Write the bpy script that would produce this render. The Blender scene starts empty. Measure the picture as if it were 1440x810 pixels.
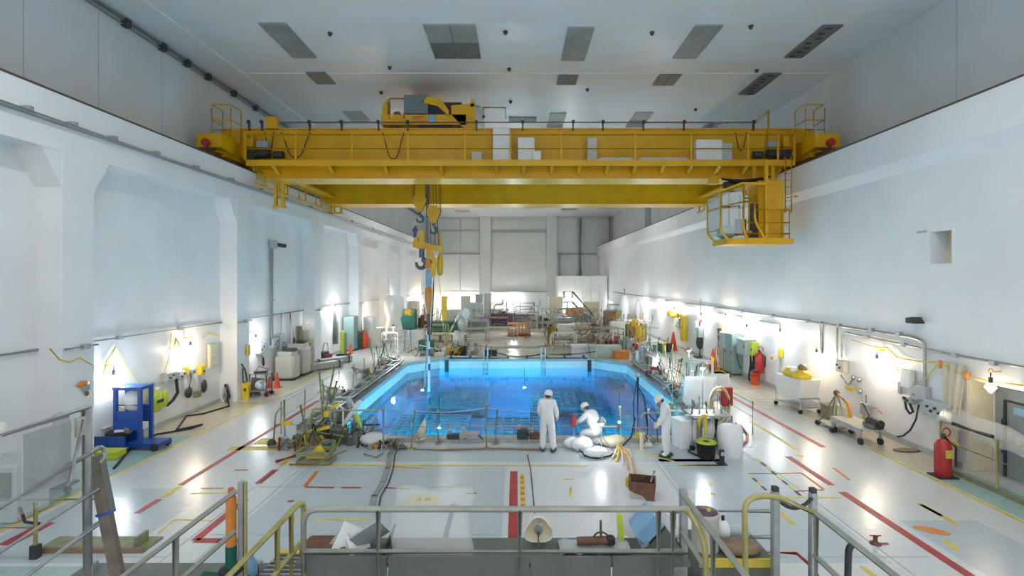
import bpy, bmesh, math, random
from mathutils import Vector, Matrix
random.seed(7)
PI = math.pi
scn = bpy.context.scene
C = scn.collection

# ---------------------------------------------------------------- camera, world, exposure
cam_d = bpy.data.cameras.new('camera'); cam = bpy.data.objects.new('camera', cam_d); C.objects.link(cam)
cam_d.sensor_width = 36.0; cam_d.lens = 18.0            # 720 px focal length at 1440 px
cam_d.shift_x = -7/1440; cam_d.shift_y = -13/1440
cam_d.clip_start = 0.05; cam_d.clip_end = 300
cam.location = (0, 0, 5.0); cam.rotation_euler = (PI/2, 0, 0)
scn.camera = cam
world = bpy.data.worlds.new('hall_ambient'); scn.world = world; world.use_nodes = True
bg = world.node_tree.nodes['Background']
bg.inputs[0].default_value = (0.94, 0.97, 1.0, 1); bg.inputs[1].default_value = 1.0
vs = scn.view_settings
vs.view_transform = 'Standard'; vs.look = 'None'; vs.gamma = 1.0; vs.use_curve_mapping = False
vs.exposure = 0.75
LAMP = 0.27                                             # common factor of all work lights

# ---------------------------------------------------------------- coordinates
H = 5.0; FPX = 720.0; VX, VY = 727.0, 392.0
def P(x, y, Y): return Vector(((x-VX)*Y/FPX, Y, H-(y-VY)*Y/FPX))
def F(x, y, z=0.0):
    Y = FPX*(H-z)/(y-VY); return Vector(((x-VX)*Y/FPX, Y, z))
XL, XLP, XR, XRB = -12.1, -11.4, 11.7, 11.5             # left bay wall, left pillar face, right wall, right beam
XUL, XUR, ZC, ZL = -13.4, 13.7, 13.9, 9.6               # upper walls, ceiling, ledge
YB, Y0 = 74.0, -7.0
def Lw(x, y, X=XL): Y = X*FPX/(x-VX); return Vector((X, Y, H-(y-VY)*Y/FPX))
def Rw(x, y, X=XR): return Lw(x, y, X)

# ---------------------------------------------------------------- materials
M = {}
def mat(name, col, rough=0.5, metal=0.0, var=0.0, scale=3.0, bump=0.0, col2=None, trans=0.0, alpha=1.0, emit=None, es=0.0, coat=0.0, stretch=None):
    m = bpy.data.materials.new(name); m.use_nodes = True; nt = m.node_tree; b = nt.nodes['Principled BSDF']
    c = (*col, 1)
    b.inputs['Base Color'].default_value = c; b.inputs['Roughness'].default_value = rough; b.inputs['Metallic'].default_value = metal
    if coat: b.inputs['Coat Weight'].default_value = coat; b.inputs['Coat Roughness'].default_value = 0.12
    if trans: b.inputs['Transmission Weight'].default_value = trans
    if alpha < 1: b.inputs['Alpha'].default_value = alpha
    if emit: b.inputs['Emission Color'].default_value = (*emit, 1); b.inputs['Emission Strength'].default_value = es
    if var or bump or col2:
        tc = nt.nodes.new('ShaderNodeTexCoord'); mp = nt.nodes.new('ShaderNodeMapping')
        if stretch: mp.inputs['Scale'].default_value = stretch
        nz = nt.nodes.new('ShaderNodeTexNoise'); nz.inputs['Scale'].default_value = scale; nz.inputs['Detail'].default_value = 5
        nt.links.new(tc.outputs['Object'], mp.inputs[0]); nt.links.new(mp.outputs[0], nz.inputs['Vector'])
        if var or col2:
            rp = nt.nodes.new('ShaderNodeValToRGB'); e = rp.color_ramp.elements
            e[0].position = 0.35; e[1].position = 0.68
            k = col2 or tuple(max(0, x*(1-var)) for x in col)
            e[0].color = (*k, 1); e[1].color = c
            nt.links.new(nz.outputs['Fac'], rp.inputs[0]); nt.links.new(rp.outputs[0], b.inputs['Base Color'])
        if bump:
            bp = nt.nodes.new('ShaderNodeBump'); bp.inputs['Strength'].default_value = bump; bp.inputs['Distance'].default_value = 0.02
            nt.links.new(nz.outputs['Fac'], bp.inputs['Height']); nt.links.new(bp.outputs[0], b.inputs['Normal'])
    M[name] = m; return m
mat('wall_white', (0.83, 0.84, 0.85), 0.30, var=0.06, scale=0.7, bump=0.05)
mat('wall_upper', (0.72, 0.75, 0.77), 0.42, var=0.10, scale=0.35, bump=0.04, col2=(0.66, 0.665, 0.655))
mat('ceiling_paint', (0.80, 0.84, 0.88), 0.27, scale=0.5, bump=0.25, col2=(0.80, 0.79, 0.76), stretch=(1, 2.5, 1))
mat('back_paint', (0.82, 0.84, 0.81), 0.5, var=0.06, scale=0.5)
mat('joint', (0.30, 0.30, 0.29), 0.8)
mat('rust_joint', (0.10, 0.07, 0.05), 0.8)
mat('floor_paint', (0.61, 0.655, 0.67), 0.25, scale=7, bump=0.22, col2=(0.67, 0.685, 0.67))
mat('floor_teal', (0.38, 0.56, 0.53), 0.25, var=0.12, scale=7, bump=0.22)
mat('floor_beige', (0.60, 0.55, 0.44), 0.25, var=0.10, scale=7, bump=0.22)
mat('floor_slab_shade', (0.51, 0.575, 0.61), 0.25, var=0.06, scale=7, bump=0.22)  # bluish plates, mostly shadow on the floor put into the colour
mat('floor_pale_lit', (0.71, 0.73, 0.74), 0.25, var=0.05, scale=7, bump=0.22)  # pale plate, mostly a patch of light painted on the floor
mat('tape_red', (0.50, 0.05, 0.05), 0.45, var=0.35, scale=3)
mat('tape_yellow', (0.80, 0.62, 0.08), 0.45, var=0.25, scale=4)
mat('tape_orange', (0.80, 0.25, 0.06), 0.45, var=0.3, scale=5)
mat('tape_black', (0.05, 0.06, 0.06), 0.5)
mat('tape_blue', (0.04, 0.10, 0.22), 0.5)
mat('crane_yellow', (0.76, 0.405, 0.003), 0.32, var=0.14, scale=1.3)
mat('crane_dark', (0.12, 0.08, 0.05), 0.6, var=0.4, scale=6)
mat('girder_cream', (0.85, 0.70, 0.30), 0.3, var=0.1)
mat('steel', (0.55, 0.57, 0.57), 0.35, 0.8, var=0.25, scale=5)
mat('galv', (0.50, 0.53, 0.53), 0.42, 0.6, var=0.25, scale=7)
mat('rail_paint', (0.38, 0.40, 0.34), 0.4, 0.15, var=0.2, scale=4)
mat('rail_olive', (0.50, 0.45, 0.17), 0.4, 0.15, var=0.3, scale=4)
mat('dark_metal', (0.07, 0.075, 0.08), 0.5, 0.3, var=0.4, scale=8)
mat('rubber', (0.025, 0.025, 0.027), 0.65)
mat('white_paint', (0.80, 0.82, 0.80), 0.4, var=0.08, scale=3)
mat('grey_box', (0.48, 0.53, 0.54), 0.4, var=0.12, scale=4)
mat('greyblue_box', (0.34, 0.42, 0.44), 0.4, var=0.12, scale=4)
mat('teal_box', (0.26, 0.38, 0.37), 0.4, var=0.15, scale=4)
mat('green', (0.012, 0.13, 0.095), 0.5, var=0.3, scale=4)
mat('blue', (0.015, 0.075, 0.36), 0.38, var=0.2, scale=5)
mat('light_blue', (0.25, 0.48, 0.72), 0.4, var=0.15, scale=5)
mat('red', (0.48, 0.03, 0.03), 0.35, var=0.25, scale=6)
mat('cone_red', (0.75, 0.09, 0.03), 0.45, var=0.15, scale=6)
mat('orange', (0.78, 0.28, 0.05), 0.45, var=0.2, scale=6)
mat('yellow', (0.85, 0.60, 0.03), 0.42, var=0.2, scale=6)
mat('lime', (0.62, 0.72, 0.06), 0.5, var=0.2, scale=6)
mat('brown', (0.20, 0.09, 0.05), 0.6, var=0.35, scale=8)
mat('wood', (0.30, 0.22, 0.14), 0.6, var=0.35, scale=6, stretch=(1, 1, 8))
mat('beige_plastic', (0.58, 0.56, 0.48), 0.4, var=0.08, scale=4)
mat('cream', (0.75, 0.68, 0.50), 0.5, var=0.1, scale=4)
mat('olive', (0.28, 0.29, 0.16), 0.55, var=0.3, scale=5)
mat('panel_grey', (0.16, 0.175, 0.155), 0.5, var=0.2, scale=3)
mat('cloth_white', (0.86, 0.87, 0.88), 0.75, bump=0.4, scale=14)
mat('ctrl_grey', (0.15, 0.20, 0.21), 0.4)
mat('door_grey', (0.24, 0.29, 0.30), 0.4, var=0.1, scale=4)
mat('film_cream', (0.74, 0.66, 0.50), 0.3, alpha=0.86, bump=0.9, scale=9)
mat('old_plank', (0.20, 0.165, 0.135), 0.6, var=0.4, scale=6)
mat('film', (0.74, 0.76, 0.75), 0.2, alpha=0.30, bump=0.8, scale=9)
mat('film_dense', (0.85, 0.86, 0.85), 0.28, alpha=0.82, bump=0.9, scale=9)
mat('film_clear', (0.55, 0.60, 0.62), 0.10, alpha=0.20, bump=0.3, scale=6)
mat('coverall', (0.76, 0.77, 0.78), 0.75, bump=0.45, scale=16)
mat('skin', (0.55, 0.34, 0.24), 0.55)
mat('silver_wrap', (0.62, 0.65, 0.62), 0.3, 0.35, var=0.25, scale=8, bump=1.0)
mat('pool_steel', (0.76, 0.84, 0.86), 0.35, 0.15, var=0.10, scale=2)
mat('rack', (0.30, 0.38, 0.42), 0.5, var=0.4, scale=3)
mat('pale_green', (0.50, 0.56, 0.50), 0.45, var=0.15, scale=3)
mat('glass', (0.75, 0.85, 0.87), 0.05, alpha=0.30)
mat('hook_blue', (0.09, 0.14, 0.19), 0.4, 0.4)
mat('purple', (0.13, 0.06, 0.095), 0.5, var=0.3, scale=6)
mat('pink_red', (0.50, 0.20, 0.19), 0.5)
mat('bulb_cool', (1, 1, 1), 0.4, emit=(0.88, 0.96, 1.0), es=40)
mat('bulb_warm', (1, 1, 1), 0.4, emit=(1.0, 0.80, 0.55), es=40)

# ---------------------------------------------------------------- mesh helpers
def basis(d):
    d = Vector(d).normalized(); u = Vector((0, 0, 1)) if abs(d.z) < 0.92 else Vector((1, 0, 0))
    a = d.cross(u).normalized(); return a, a.cross(d).normalized()
class MB:
    def __init__(s): s.v = []; s.f = []; s.sm = []
    def add(s, vs_, fs, smooth=False):
        o = len(s.v); s.v += [tuple(p) for p in vs_]
        for f in fs: s.f.append(tuple(i+o for i in f)); s.sm.append(smooth)
        return s
    def box(s, c, d, rz=0.0, rx=0.0, ry=0.0, bev=0.0):
        R_ = Matrix.Rotation(rz, 3, 'Z') @ Matrix.Rotation(ry, 3, 'Y') @ Matrix.Rotation(rx, 3, 'X')
        c = Vector(c); x, y, z = d[0]/2, d[1]/2, d[2]/2
        if bev <= 0:
            p = [c+R_ @ Vector(q) for q in ((-x,-y,-z),(x,-y,-z),(x,y,-z),(-x,y,-z),(-x,-y,z),(x,-y,z),(x,y,z),(-x,y,z))]
            return s.add(p, [(0,3,2,1),(4,5,6,7),(0,1,5,4),(1,2,6,5),(2,3,7,6),(3,0,4,7)])
        b = min(bev, x*.4, y*.4, z*.4); rings = []
        for zz, k in ((-z, b), (-z+b, 0), (z-b, 0), (z, b)):
            xx, yy = x-k, y-k
            rings.append([(xx, -yy+b, zz), (xx, yy-b, zz), (xx-b, yy, zz), (-xx+b, yy, zz), (-xx, yy-b, zz), (-xx, -yy+b, zz), (-xx+b, -yy, zz), (xx-b, -yy, zz)])
        vs2 = [c+R_ @ Vector(q) for r in rings for q in r]; fs = []
        for k in range(3):
            for i in range(8):
                j = (i+1) % 8; fs.append((k*8+i, k*8+j, k*8+8+j, k*8+8+i))
        fs.append(tuple(range(7, -1, -1))); fs.append(tuple(range(24, 32)))
        return s.add(vs2, fs)
    def bb(s, x0, x1, y0, y1, z0, z1): return s.box(((x0+x1)/2, (y0+y1)/2, (z0+z1)/2), (abs(x1-x0), abs(y1-y0), abs(z1-z0)))
    def cyl(s, p, q, r, n=10, r2=None, caps=True):
        p, q = Vector(p), Vector(q); a, b = basis(q-p); r2 = r if r2 is None else r2
        v = [p+(a*math.cos(2*PI*i/n)+b*math.sin(2*PI*i/n))*r for i in range(n)] + [q+(a*math.cos(2*PI*i/n)+b*math.sin(2*PI*i/n))*r2 for i in range(n)]
        s.add(v, [(i, (i+1) % n, n+(i+1) % n, n+i) for i in range(n)], True)
        if caps: s.add(v[:n], [tuple(range(n-1, -1, -1))]); s.add(v[n:], [tuple(range(n))])
        return s
    def tube(s, pts, r, n=8, caps=True):
        pts = [Vector(p) for p in pts]; v = []; N = len(pts); prev = None
        for i, p in enumerate(pts):
            d = (pts[min(i+1, N-1)]-pts[max(i-1, 0)])
            if d.length < 1e-6: d = Vector((0, 0, 1))
            d.normalize()
            if prev is None: a, b = basis(d)
            else:
                a = prev-d*prev.dot(d)
                a = a.normalized() if a.length > 1e-4 else basis(d)[0]
                b = d.cross(a)
            prev = a
            rr = r[i] if isinstance(r, (list, tuple)) else r
            v += [p+(a*math.cos(2*PI*k/n)+b*math.sin(2*PI*k/n))*rr for k in range(n)]
        fs = [(i*n+k, i*n+(k+1) % n, (i+1)*n+(k+1) % n, (i+1)*n+k) for i in range(N-1) for k in range(n)]
        s.add(v, fs, True)
        if caps: s.add(v[:n], [tuple(range(n-1, -1, -1))]); s.add(v[-n:], [tuple(range(n))])
        return s
    def lathe(s, prof, c=(0, 0, 0), n=14, axis='Z', smooth=True):
        v = []
        for r, h in prof:
            for i in range(n):
                ca, sa = math.cos(2*PI*i/n)*r, math.sin(2*PI*i/n)*r
                q = (ca, sa, h) if axis == 'Z' else ((h, ca, sa) if axis == 'X' else (sa, h, ca))
                v.append(Vector(c)+Vector(q))
        N = len(prof); fs = [(k*n+i, k*n+(i+1) % n, (k+1)*n+(i+1) % n, (k+1)*n+i) for k in range(N-1) for i in range(n)]
        s.add(v, fs, smooth)
        if prof[0][0] > 1e-4: s.add(v[:n], [tuple(range(n-1, -1, -1))])
        if prof[-1][0] > 1e-4: s.add(v[-n:], [tuple(range(n))])
        return s
    def sph(s, c, r, n=10, m=6, sc=(1, 1, 1)):
        o = MB(); o.lathe([(max(1e-5, math.sin(PI*k/m))*r, -math.cos(PI*k/m)*r) for k in range(m+1)], n=n)
        return s.add([Vector(c)+Vector((p[0]*sc[0], p[1]*sc[1], p[2]*sc[2])) for p in o.v], o.f, True)
    def prism(s, poly, axis, a0, a1):
        def mk(u, w, a): return {'X': (a, u, w), 'Y': (u, a, w), 'Z': (u, w, a)}[axis]
        n = len(poly); v = [mk(u, w, a0) for u, w in poly]+[mk(u, w, a1) for u, w in poly]
        return s.add(v, [tuple(range(n-1, -1, -1)), tuple(range(n, 2*n))]+[(i, (i+1) % n, n+(i+1) % n, n+i) for i in range(n)])
    def xf(s, mtx): s.v = [tuple(mtx @ Vector(p)) for p in s.v]; return s
    def build(s, name, m, parent=None, world=False):
        me = bpy.data.meshes.new(name); v = [Vector(p) for p in s.v]; off = Vector((0, 0, 0))
        if parent is None:
            xs = [p.x for p in v]; ys = [p.y for p in v]; zs = [p.z for p in v]
            off = Vector(((min(xs)+max(xs))/2, (min(ys)+max(ys))/2, min(zs)))
        elif world:
            q = parent
            while q is not None: off += Vector(q.location); q = q.parent
        me.from_pydata([tuple(p-off) for p in v], [], s.f); me.polygons.foreach_set('use_smooth', s.sm)
        bm = bmesh.new(); bm.from_mesh(me); bmesh.ops.recalc_face_normals(bm, faces=bm.faces); bm.to_mesh(me); bm.free()
        me.materials.append(M[m] if isinstance(m, str) else m); me.update()
        o = bpy.data.objects.new(name, me); C.objects.link(o)
        if parent is None: o.location = off
        else: o.parent = parent
        return o
def tag(o, label, cat, group=None):
    o['label'] = label; o['category'] = cat
    if group: o['group'] = group
    return o
def thing(name, label, cat, loc=(0, 0, 0), rz=0.0, group=None):
    o = bpy.data.objects.new(name, None); C.objects.link(o); o.empty_display_size = 0.1
    o.location = loc; o.rotation_euler = (0, 0, rz); return tag(o, label, cat, group)
def struct(o): o['kind'] = 'structure'; return o
def box(c, d, **k): return MB().box(c, d, **k)
def tube(pts, r, n=8): return MB().tube(pts, r, n)
def dup(root, loc=None, rz=None, label=None):
    r = root.copy(); C.objects.link(r)
    if loc is not None: r.location = loc
    if rz is not None: r.rotation_euler = (0, 0, rz)
    if label: r['label'] = label
    for ch in list(root.children):
        c = ch.copy(); C.objects.link(c); c.parent = r
        for g in list(ch.children):
            d = g.copy(); C.objects.link(d); d.parent = c
    return r
def arc(c, r, a0, a1, n, ax=(1, 0, 0), ay=(0, 0, 1)):
    c = Vector(c); ax = Vector(ax); ay = Vector(ay)
    return [c+ax*(r*math.cos(a0+(a1-a0)*i/n))+ay*(r*math.sin(a0+(a1-a0)*i/n)) for i in range(n+1)]
def sag(a, b, d, n=8):
    a, b = Vector(a), Vector(b); return [a.lerp(b, i/n)-Vector((0, 0, d*4*(i/n)*(1-i/n))) for i in range(n+1)]
def fillet(pts, r=0.15, n=4):
    pts = [Vector(p) for p in pts]; out = [pts[0]]
    for i in range(1, len(pts)-1):
        a, b, c = pts[i-1], pts[i], pts[i+1]; k = min(r, (a-b).length*.45, (c-b).length*.45)
        s, e = b+(a-b).normalized()*k, b+(c-b).normalized()*k
        for j in range(n+1):
            t = j/n; out.append(s*(1-t)**2+b*2*t*(1-t)+e*t*t)
    out.append(pts[-1]); return out
ORD = ['first', 'second', 'third', 'fourth', 'fifth', 'sixth', 'seventh', 'eighth', 'ninth', 'tenth', 'eleventh', 'twelfth', 'thirteenth', 'fourteenth', 'fifteenth', 'sixteenth']

# ---------------------------------------------------------------- setting: floor and pool
PX, PY0, PY1, CH = 6.3, 15.9, 31.0, 1.6                 # pool half width, near and far edge, corner chamfer
ZW = -0.42
fm = MB()
fm.bb(-14.5, 14.5, Y0, PY0, -0.3, 0); fm.bb(-14.5, 14.5, PY1, YB+0.5, -0.3, 0)
fm.bb(-14.5, -PX, PY0, PY1, -0.3, 0); fm.bb(PX, 14.5, PY0, PY1, -0.3, 0)
for s in (-1, 1): fm.prism([(s*PX, PY1-CH), (s*PX, PY1), (s*(PX-CH), PY1)], 'Z', -0.3, 0)
floor = struct(fm.build('floor', 'floor_paint'))
def mark(name, m, pts, w, h=0.004):
    """tape laid on the floor along points"""
    b = MB()
    for a, c in zip(pts[:-1], pts[1:]):
        a, c = Vector((a[0], a[1], 0)), Vector((c[0], c[1], 0)); d = (c-a); ang = math.atan2(d.y, d.x)
        mid = (a+c)/2; b.box((mid.x, mid.y, h/2+0.001), (d.length, w, h), rz=ang)
    return b.build(name, m, floor, world=True)
outline = [(-PX, PY0), (PX, PY0), (PX, PY1-CH), (PX-CH, PY1), (-PX+CH, PY1), (-PX, PY1-CH)]
ZP = -6.5
pl = MB(); n = len(outline)
e = 0.02
oi = [(x*0.9993, 23.45+(y-23.45)*0.9993) for x, y in outline]
vv = [(x, y, -0.01) for x, y in oi]+[(x, y, ZP) for x, y in oi]
pl.add(vv, [(i, (i+1) % n, n+(i+1) % n, n+i) for i in range(n)]+[tuple(range(n, 2*n))])
pool = struct(pl.build('pool_basin', 'pool_steel'))
# water: closed body with absorption
wm = bpy.data.materials.new('pool_water'); wm.use_nodes = True; nt = wm.node_tree; b = nt.nodes['Principled BSDF']
b.inputs['Base Color'].default_value = (0.30, 0.80, 1.0, 1); b.inputs['Roughness'].default_value = 0.02; b.inputs['IOR'].default_value = 1.33; b.inputs['Transmission Weight'].default_value = 1.0
va = nt.nodes.new('ShaderNodeVolumeAbsorption'); va.inputs['Color'].default_value = (0.0, 0.905, 0.975, 1); va.inputs['Density'].default_value = 0.55
nt.links.new(va.outputs[0], nt.nodes['Material Output'].inputs['Volume'])
nz = nt.nodes.new('ShaderNodeTexNoise'); nz.inputs['Scale'].default_value = 1.6; nz.inputs['Detail'].default_value = 3
tc = nt.nodes.new('ShaderNodeTexCoord'); nt.links.new(tc.outputs['Object'], nz.inputs['Vector'])
bp = nt.nodes.new('ShaderNodeBump'); bp.inputs['Strength'].default_value = 0.25; bp.inputs['Distance'].default_value = 0.03
nt.links.new(nz.outputs['Fac'], bp.inputs['Height']); nt.links.new(bp.outputs[0], b.inputs['Normal']); M['pool_water'] = wm
wb = MB(); o2 = [(x*0.9985, 23.45+(y-23.45)*0.9985) for x, y in outline]
vv = [(x, y, ZW) for x, y in o2]+[(x, y, ZP+0.02) for x, y in o2]
wb.add(vv, [(i, (i+1) % n, n+(i+1) % n, n+i) for i in range(n)]+[tuple(range(n, 2*n)), tuple(range(n-1, -1, -1))])
wat = wb.build('pool_water', 'pool_water'); tag(wat, 'clear bright blue water filling the large pool', 'water'); wat['kind'] = 'stuff'
# curb round the pool
cb = MB()
for a, c in zip(outline, outline[1:]+outline[:1]):
    a, c = Vector((*a, 0)), Vector((*c, 0)); d = c-a; nrm = Vector((d.y, -d.x, 0)).normalized()
    mid = (a+c)/2+nrm*0.16; cb.box((mid.x, mid.y, 0.07), (d.length+0.2, 0.30, 0.14), rz=math.atan2(d.y, d.x))
curb = struct(cb.build('pool_curb', 'galv'))

# ---------------------------------------------------------------- setting: walls and ceiling
wl = struct(MB().bb(XL-0.4, XL, Y0, YB, 0, 8.2).build('wall_left', 'wall_white'))
wb_ = MB(); wb_.bb(XUL-0.4, XLP, Y0, YB, 8.2, ZL)
beamL = struct(wb_.build('trim_1', 'wall_white'))
PILL = [4.8, 12.85, 20.85, 28.85, 36.85, 44.85, 52.85, 60.85, 68.85]
for i, y in enumerate(PILL):
    b = MB(); b.bb(XL, XLP, y, y+0.95, 0, 8.2)
    b.prism([(y+0.95, 8.2), (y+0.95, 7.3), (y+1.5, 8.2)], 'X', XL, XLP-0.02); b.prism([(y, 8.2), (y, 7.3), (y-0.55, 8.2)], 'X', XL, XLP-0.02)
    o = struct(b.build('wall_pillar', 'wall_white'))
# right wall with an alcove near the camera and a small window niche
AY0, AY1, AZ, AX = 8.5, 13.3, 2.40, 12.35
WY0, WY1, WZ0, WZ1 = 13.75, 14.45, 5.42, 6.32
b = MB()
b.bb(XR, XR+0.9, Y0, AY0, 0, 8.2); b.bb(XR, XR+0.9, AY0, AY1, AZ, 8.2); b.bb(AX, XR+0.9, AY0, AY1, 0, AZ)
b.bb(XR, XR+0.9, AY1, WY0, 0, 8.2); b.bb(XR, XR+0.9, WY0, WY1, 0, WZ0); b.bb(XR, XR+0.9, WY0, WY1, WZ1, 8.2); b.bb(XR+0.5, XR+0.9, WY0, WY1, WZ0, WZ1)
b.bb(XR, XR+0.9, WY1, YB, 0, 8.2)
wr = struct(b.build('wall_right', 'wall_white'))
b = MB(); b.prism([(XRB, ZL), (XRB, 8.55), (XR, 8.2), (XUR+0.4, 8.2), (XUR+0.4, ZL)], 'Y', Y0, YB)
struct(b.build('trim_2', 'wall_white'))
def upper(name, X, s, joints):
    w = MB(); w.bb(X+s*0.03, X+s*0.4, Y0, YB, ZL, ZC); o = struct(w.build(name, 'joint'))
    ys = [Y0]+joints+[YB]
    for a, c in zip(ys[:-1], ys[1:]):
        MB().bb(X, X+s*0.03, a+0.012, c-0.012, ZL+0.07, ZC).build('wall_panel', 'wall_upper', o, world=True)
    MB().bb(X-s*0.02, X+s*0.03, Y0, YB, ZL, ZL+0.07).build('rust_joint', 'rust_joint', o, world=True)
upper('wall_left_upper', XUL, -1, [2, 5, 8, 11, 13.9, 16.4, 19.3, 22.3, 25.4, 31, 37, 43, 49, 55, 61, 67])
upper('wall_right_upper', XUR, 1, [3.3, 9.6, 15.96, 22.3, 28.6, 35, 41.3, 47.6, 60.3, 66.6])
MB().bb(XUR-0.05, XUR, 52.4, 54.6, ZL+0.1, ZC).build('dark_opening', 'teal_box', bpy.data.objects['wall_right_upper'], world=True)
# rails of the crane runway on the ledges
for X, nm, lb in ((-12.4, 'crane_rail', 'dark steel crane rail along the left wall ledge'), (12.5, 'crane_rail', 'dark steel crane rail along the right wall ledge')):
    r = MB(); r.bb(X-0.09, X+0.09, Y0, YB-0.2, ZL, ZL+0.05); r.bb(X-0.03, X+0.03, Y0, YB-0.2, ZL+0.05, ZL+0.13); r.bb(X-0.05, X+0.05, Y0, YB-0.2, ZL+0.13, ZL+0.17)
    tag(r.build(nm, 'dark_metal'), lb, 'rail')
for X, sg in ((XLP, -1), (XRB, 1)):
    struct(MB().bb(X-sg*.015, X+sg*.25, Y0, YB-.1, ZL, ZL+.05).build('trim_3' if sg < 0 else 'trim_4', 'rust_joint'))
ceil = struct(MB().bb(XUL-0.4, XUR+0.4, Y0, YB+0.4, ZC, ZC+0.3).build('ceiling', 'ceiling_paint'))
MB().bb(XUL, -11.85, Y0, YB, ZC-0.05, ZC).build('corner_strip', 'ceiling_paint', ceil, world=True)
MB().bb(XUL, XUR, 22.15, 22.35, ZC-0.02, ZC).build('corner_strip', 'ceiling_paint', ceil, world=True)
def K(x, y): return P(x, y, (ZC-H)*FPX/(VY-y))
mat('hatch', (0.40, 0.42, 0.41), 0.4, 0.2, var=0.25, scale=1.5)
mat('hatch_dark', (0.23, 0.235, 0.23), 0.45, 0.3, var=0.25, scale=1.5)
def hatch(xa, xb, ya, yb, nx=1, ny=1, m='hatch', grill=False):
    """panel fixed to the ceiling: xa..xb px along its near edge, ya..yb px"""
    p0, p1 = K(xa, ya), K(xb, ya); q = K(xa, yb); Ya, Yb = p0.y, q.y; w = (p1.x-p0.x)/nx; l = (Yb-Ya)/ny
    for i in range(nx):
        for j in range(ny):
            c = (p0.x+w*(i+.5), Ya+l*(j+.5), ZC-0.03)
            o = box(c, (w-0.03, l-0.03, 0.06)).build('ceiling_panel', m if not (ny == 2 and j == 1) else 'hatch_dark', ceil, world=True)
            if grill:
                g = MB()
                for k in range(7): g.box((c[0]+random.uniform(-.15, .15), c[1]-l/2+l*(k+.5)/7, ZC-0.065), (w*0.3, 0.1, 0.02))
                g.build('grille', 'dark_metal', o, world=True)
hatch(362, 402, 31, 80); hatch(594, 669, 33, 81, 2, 2); hatch(798, 837, 37, 84); hatch(978, 1018, 34, 81); hatch(1157, 1187, 34, 80, grill=True, m='hatch_dark')
hatch(429, 458, 101, 117, m='hatch_dark'); hatch(785, 814, 104, 118, 2, 1, m='hatch_dark'); hatch(928, 960, 103, 119, 2, 1, m='hatch_dark'); hatch(1073, 1100, 102, 132, grill=True, m='hatch_dark')
hatch(481, 508, 156, 171); hatch(667, 676, 149, 187); hatch(773, 797, 158, 186, 1, 2); hatch(894, 920, 157, 178, 1, 2); hatch(995, 1015, 172, 187, grill=True)
hatch(715, 755, 164, 170, 2, 1, m='hatch_dark'); hatch(734, 762, 290, 292.5); hatch(790, 812, 293, 295.5); hatch(640, 660, 296, 298); hatch(846, 864, 290, 292.5)
for x, y in ((464, 46), (711, 44), (716, 96), (917, 45), (718, 142), (536, 129), (826, 125), (1056, 36), (1064, 98), (680, 163), (548, 94), (978, 153)):
    p = K(x, y); MB().lathe([(0.09, 0), (0.09, -0.03), (0.05, -0.12), (0.0, -0.13)], (p.x, p.y, ZC), n=8).build('ceiling_anchor', 'dark_metal', ceil, world=True)
# back wall
bk = struct(MB().bb(-14, 14.2, YB, YB+0.4, 0, ZC).build('wall_back', 'back_paint'))
def B(x, y, Y=YB): return P(x, y, Y)
def bpanel(x0, x1, y0, y1, d, m='back_paint', name='wall_panel'):
    a, c = B(x0, y1, YB-d/2), B(x1, y0, YB-d/2)
    return box(((a.x+c.x)/2, YB-d/2, (a.z+c.z)/2), (c.x-a.x, d, c.z-a.z)).build(name, m, bk, world=True)
for x0, x1 in ((675, 690), (769, 783)): bpanel(x0, x1, 304.5, 440, 0.8, name='wall_column')
for x0, x1, y0, y1 in ((617, 647, 308, 356), (648, 674, 308, 356), (617, 647, 358, 408), (648, 674, 358, 408), (692, 767, 310, 409), (784, 856, 308, 356), (784, 856, 358, 440), (617, 674, 410, 440), (692, 767, 411, 440)): bpanel(x0, x1, y0, y1, 0.12)
for x0, x1, y0, y1 in ((618, 675, 323.5, 325), (692, 768, 323, 327), (618, 674, 356.3, 357.4), (690, 768, 409.3, 410.3), (784, 857, 356.5, 357.4)): bpanel(x0, x1, y0, y1, 0.35, 'grey_box', 'wall_beam')
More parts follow.
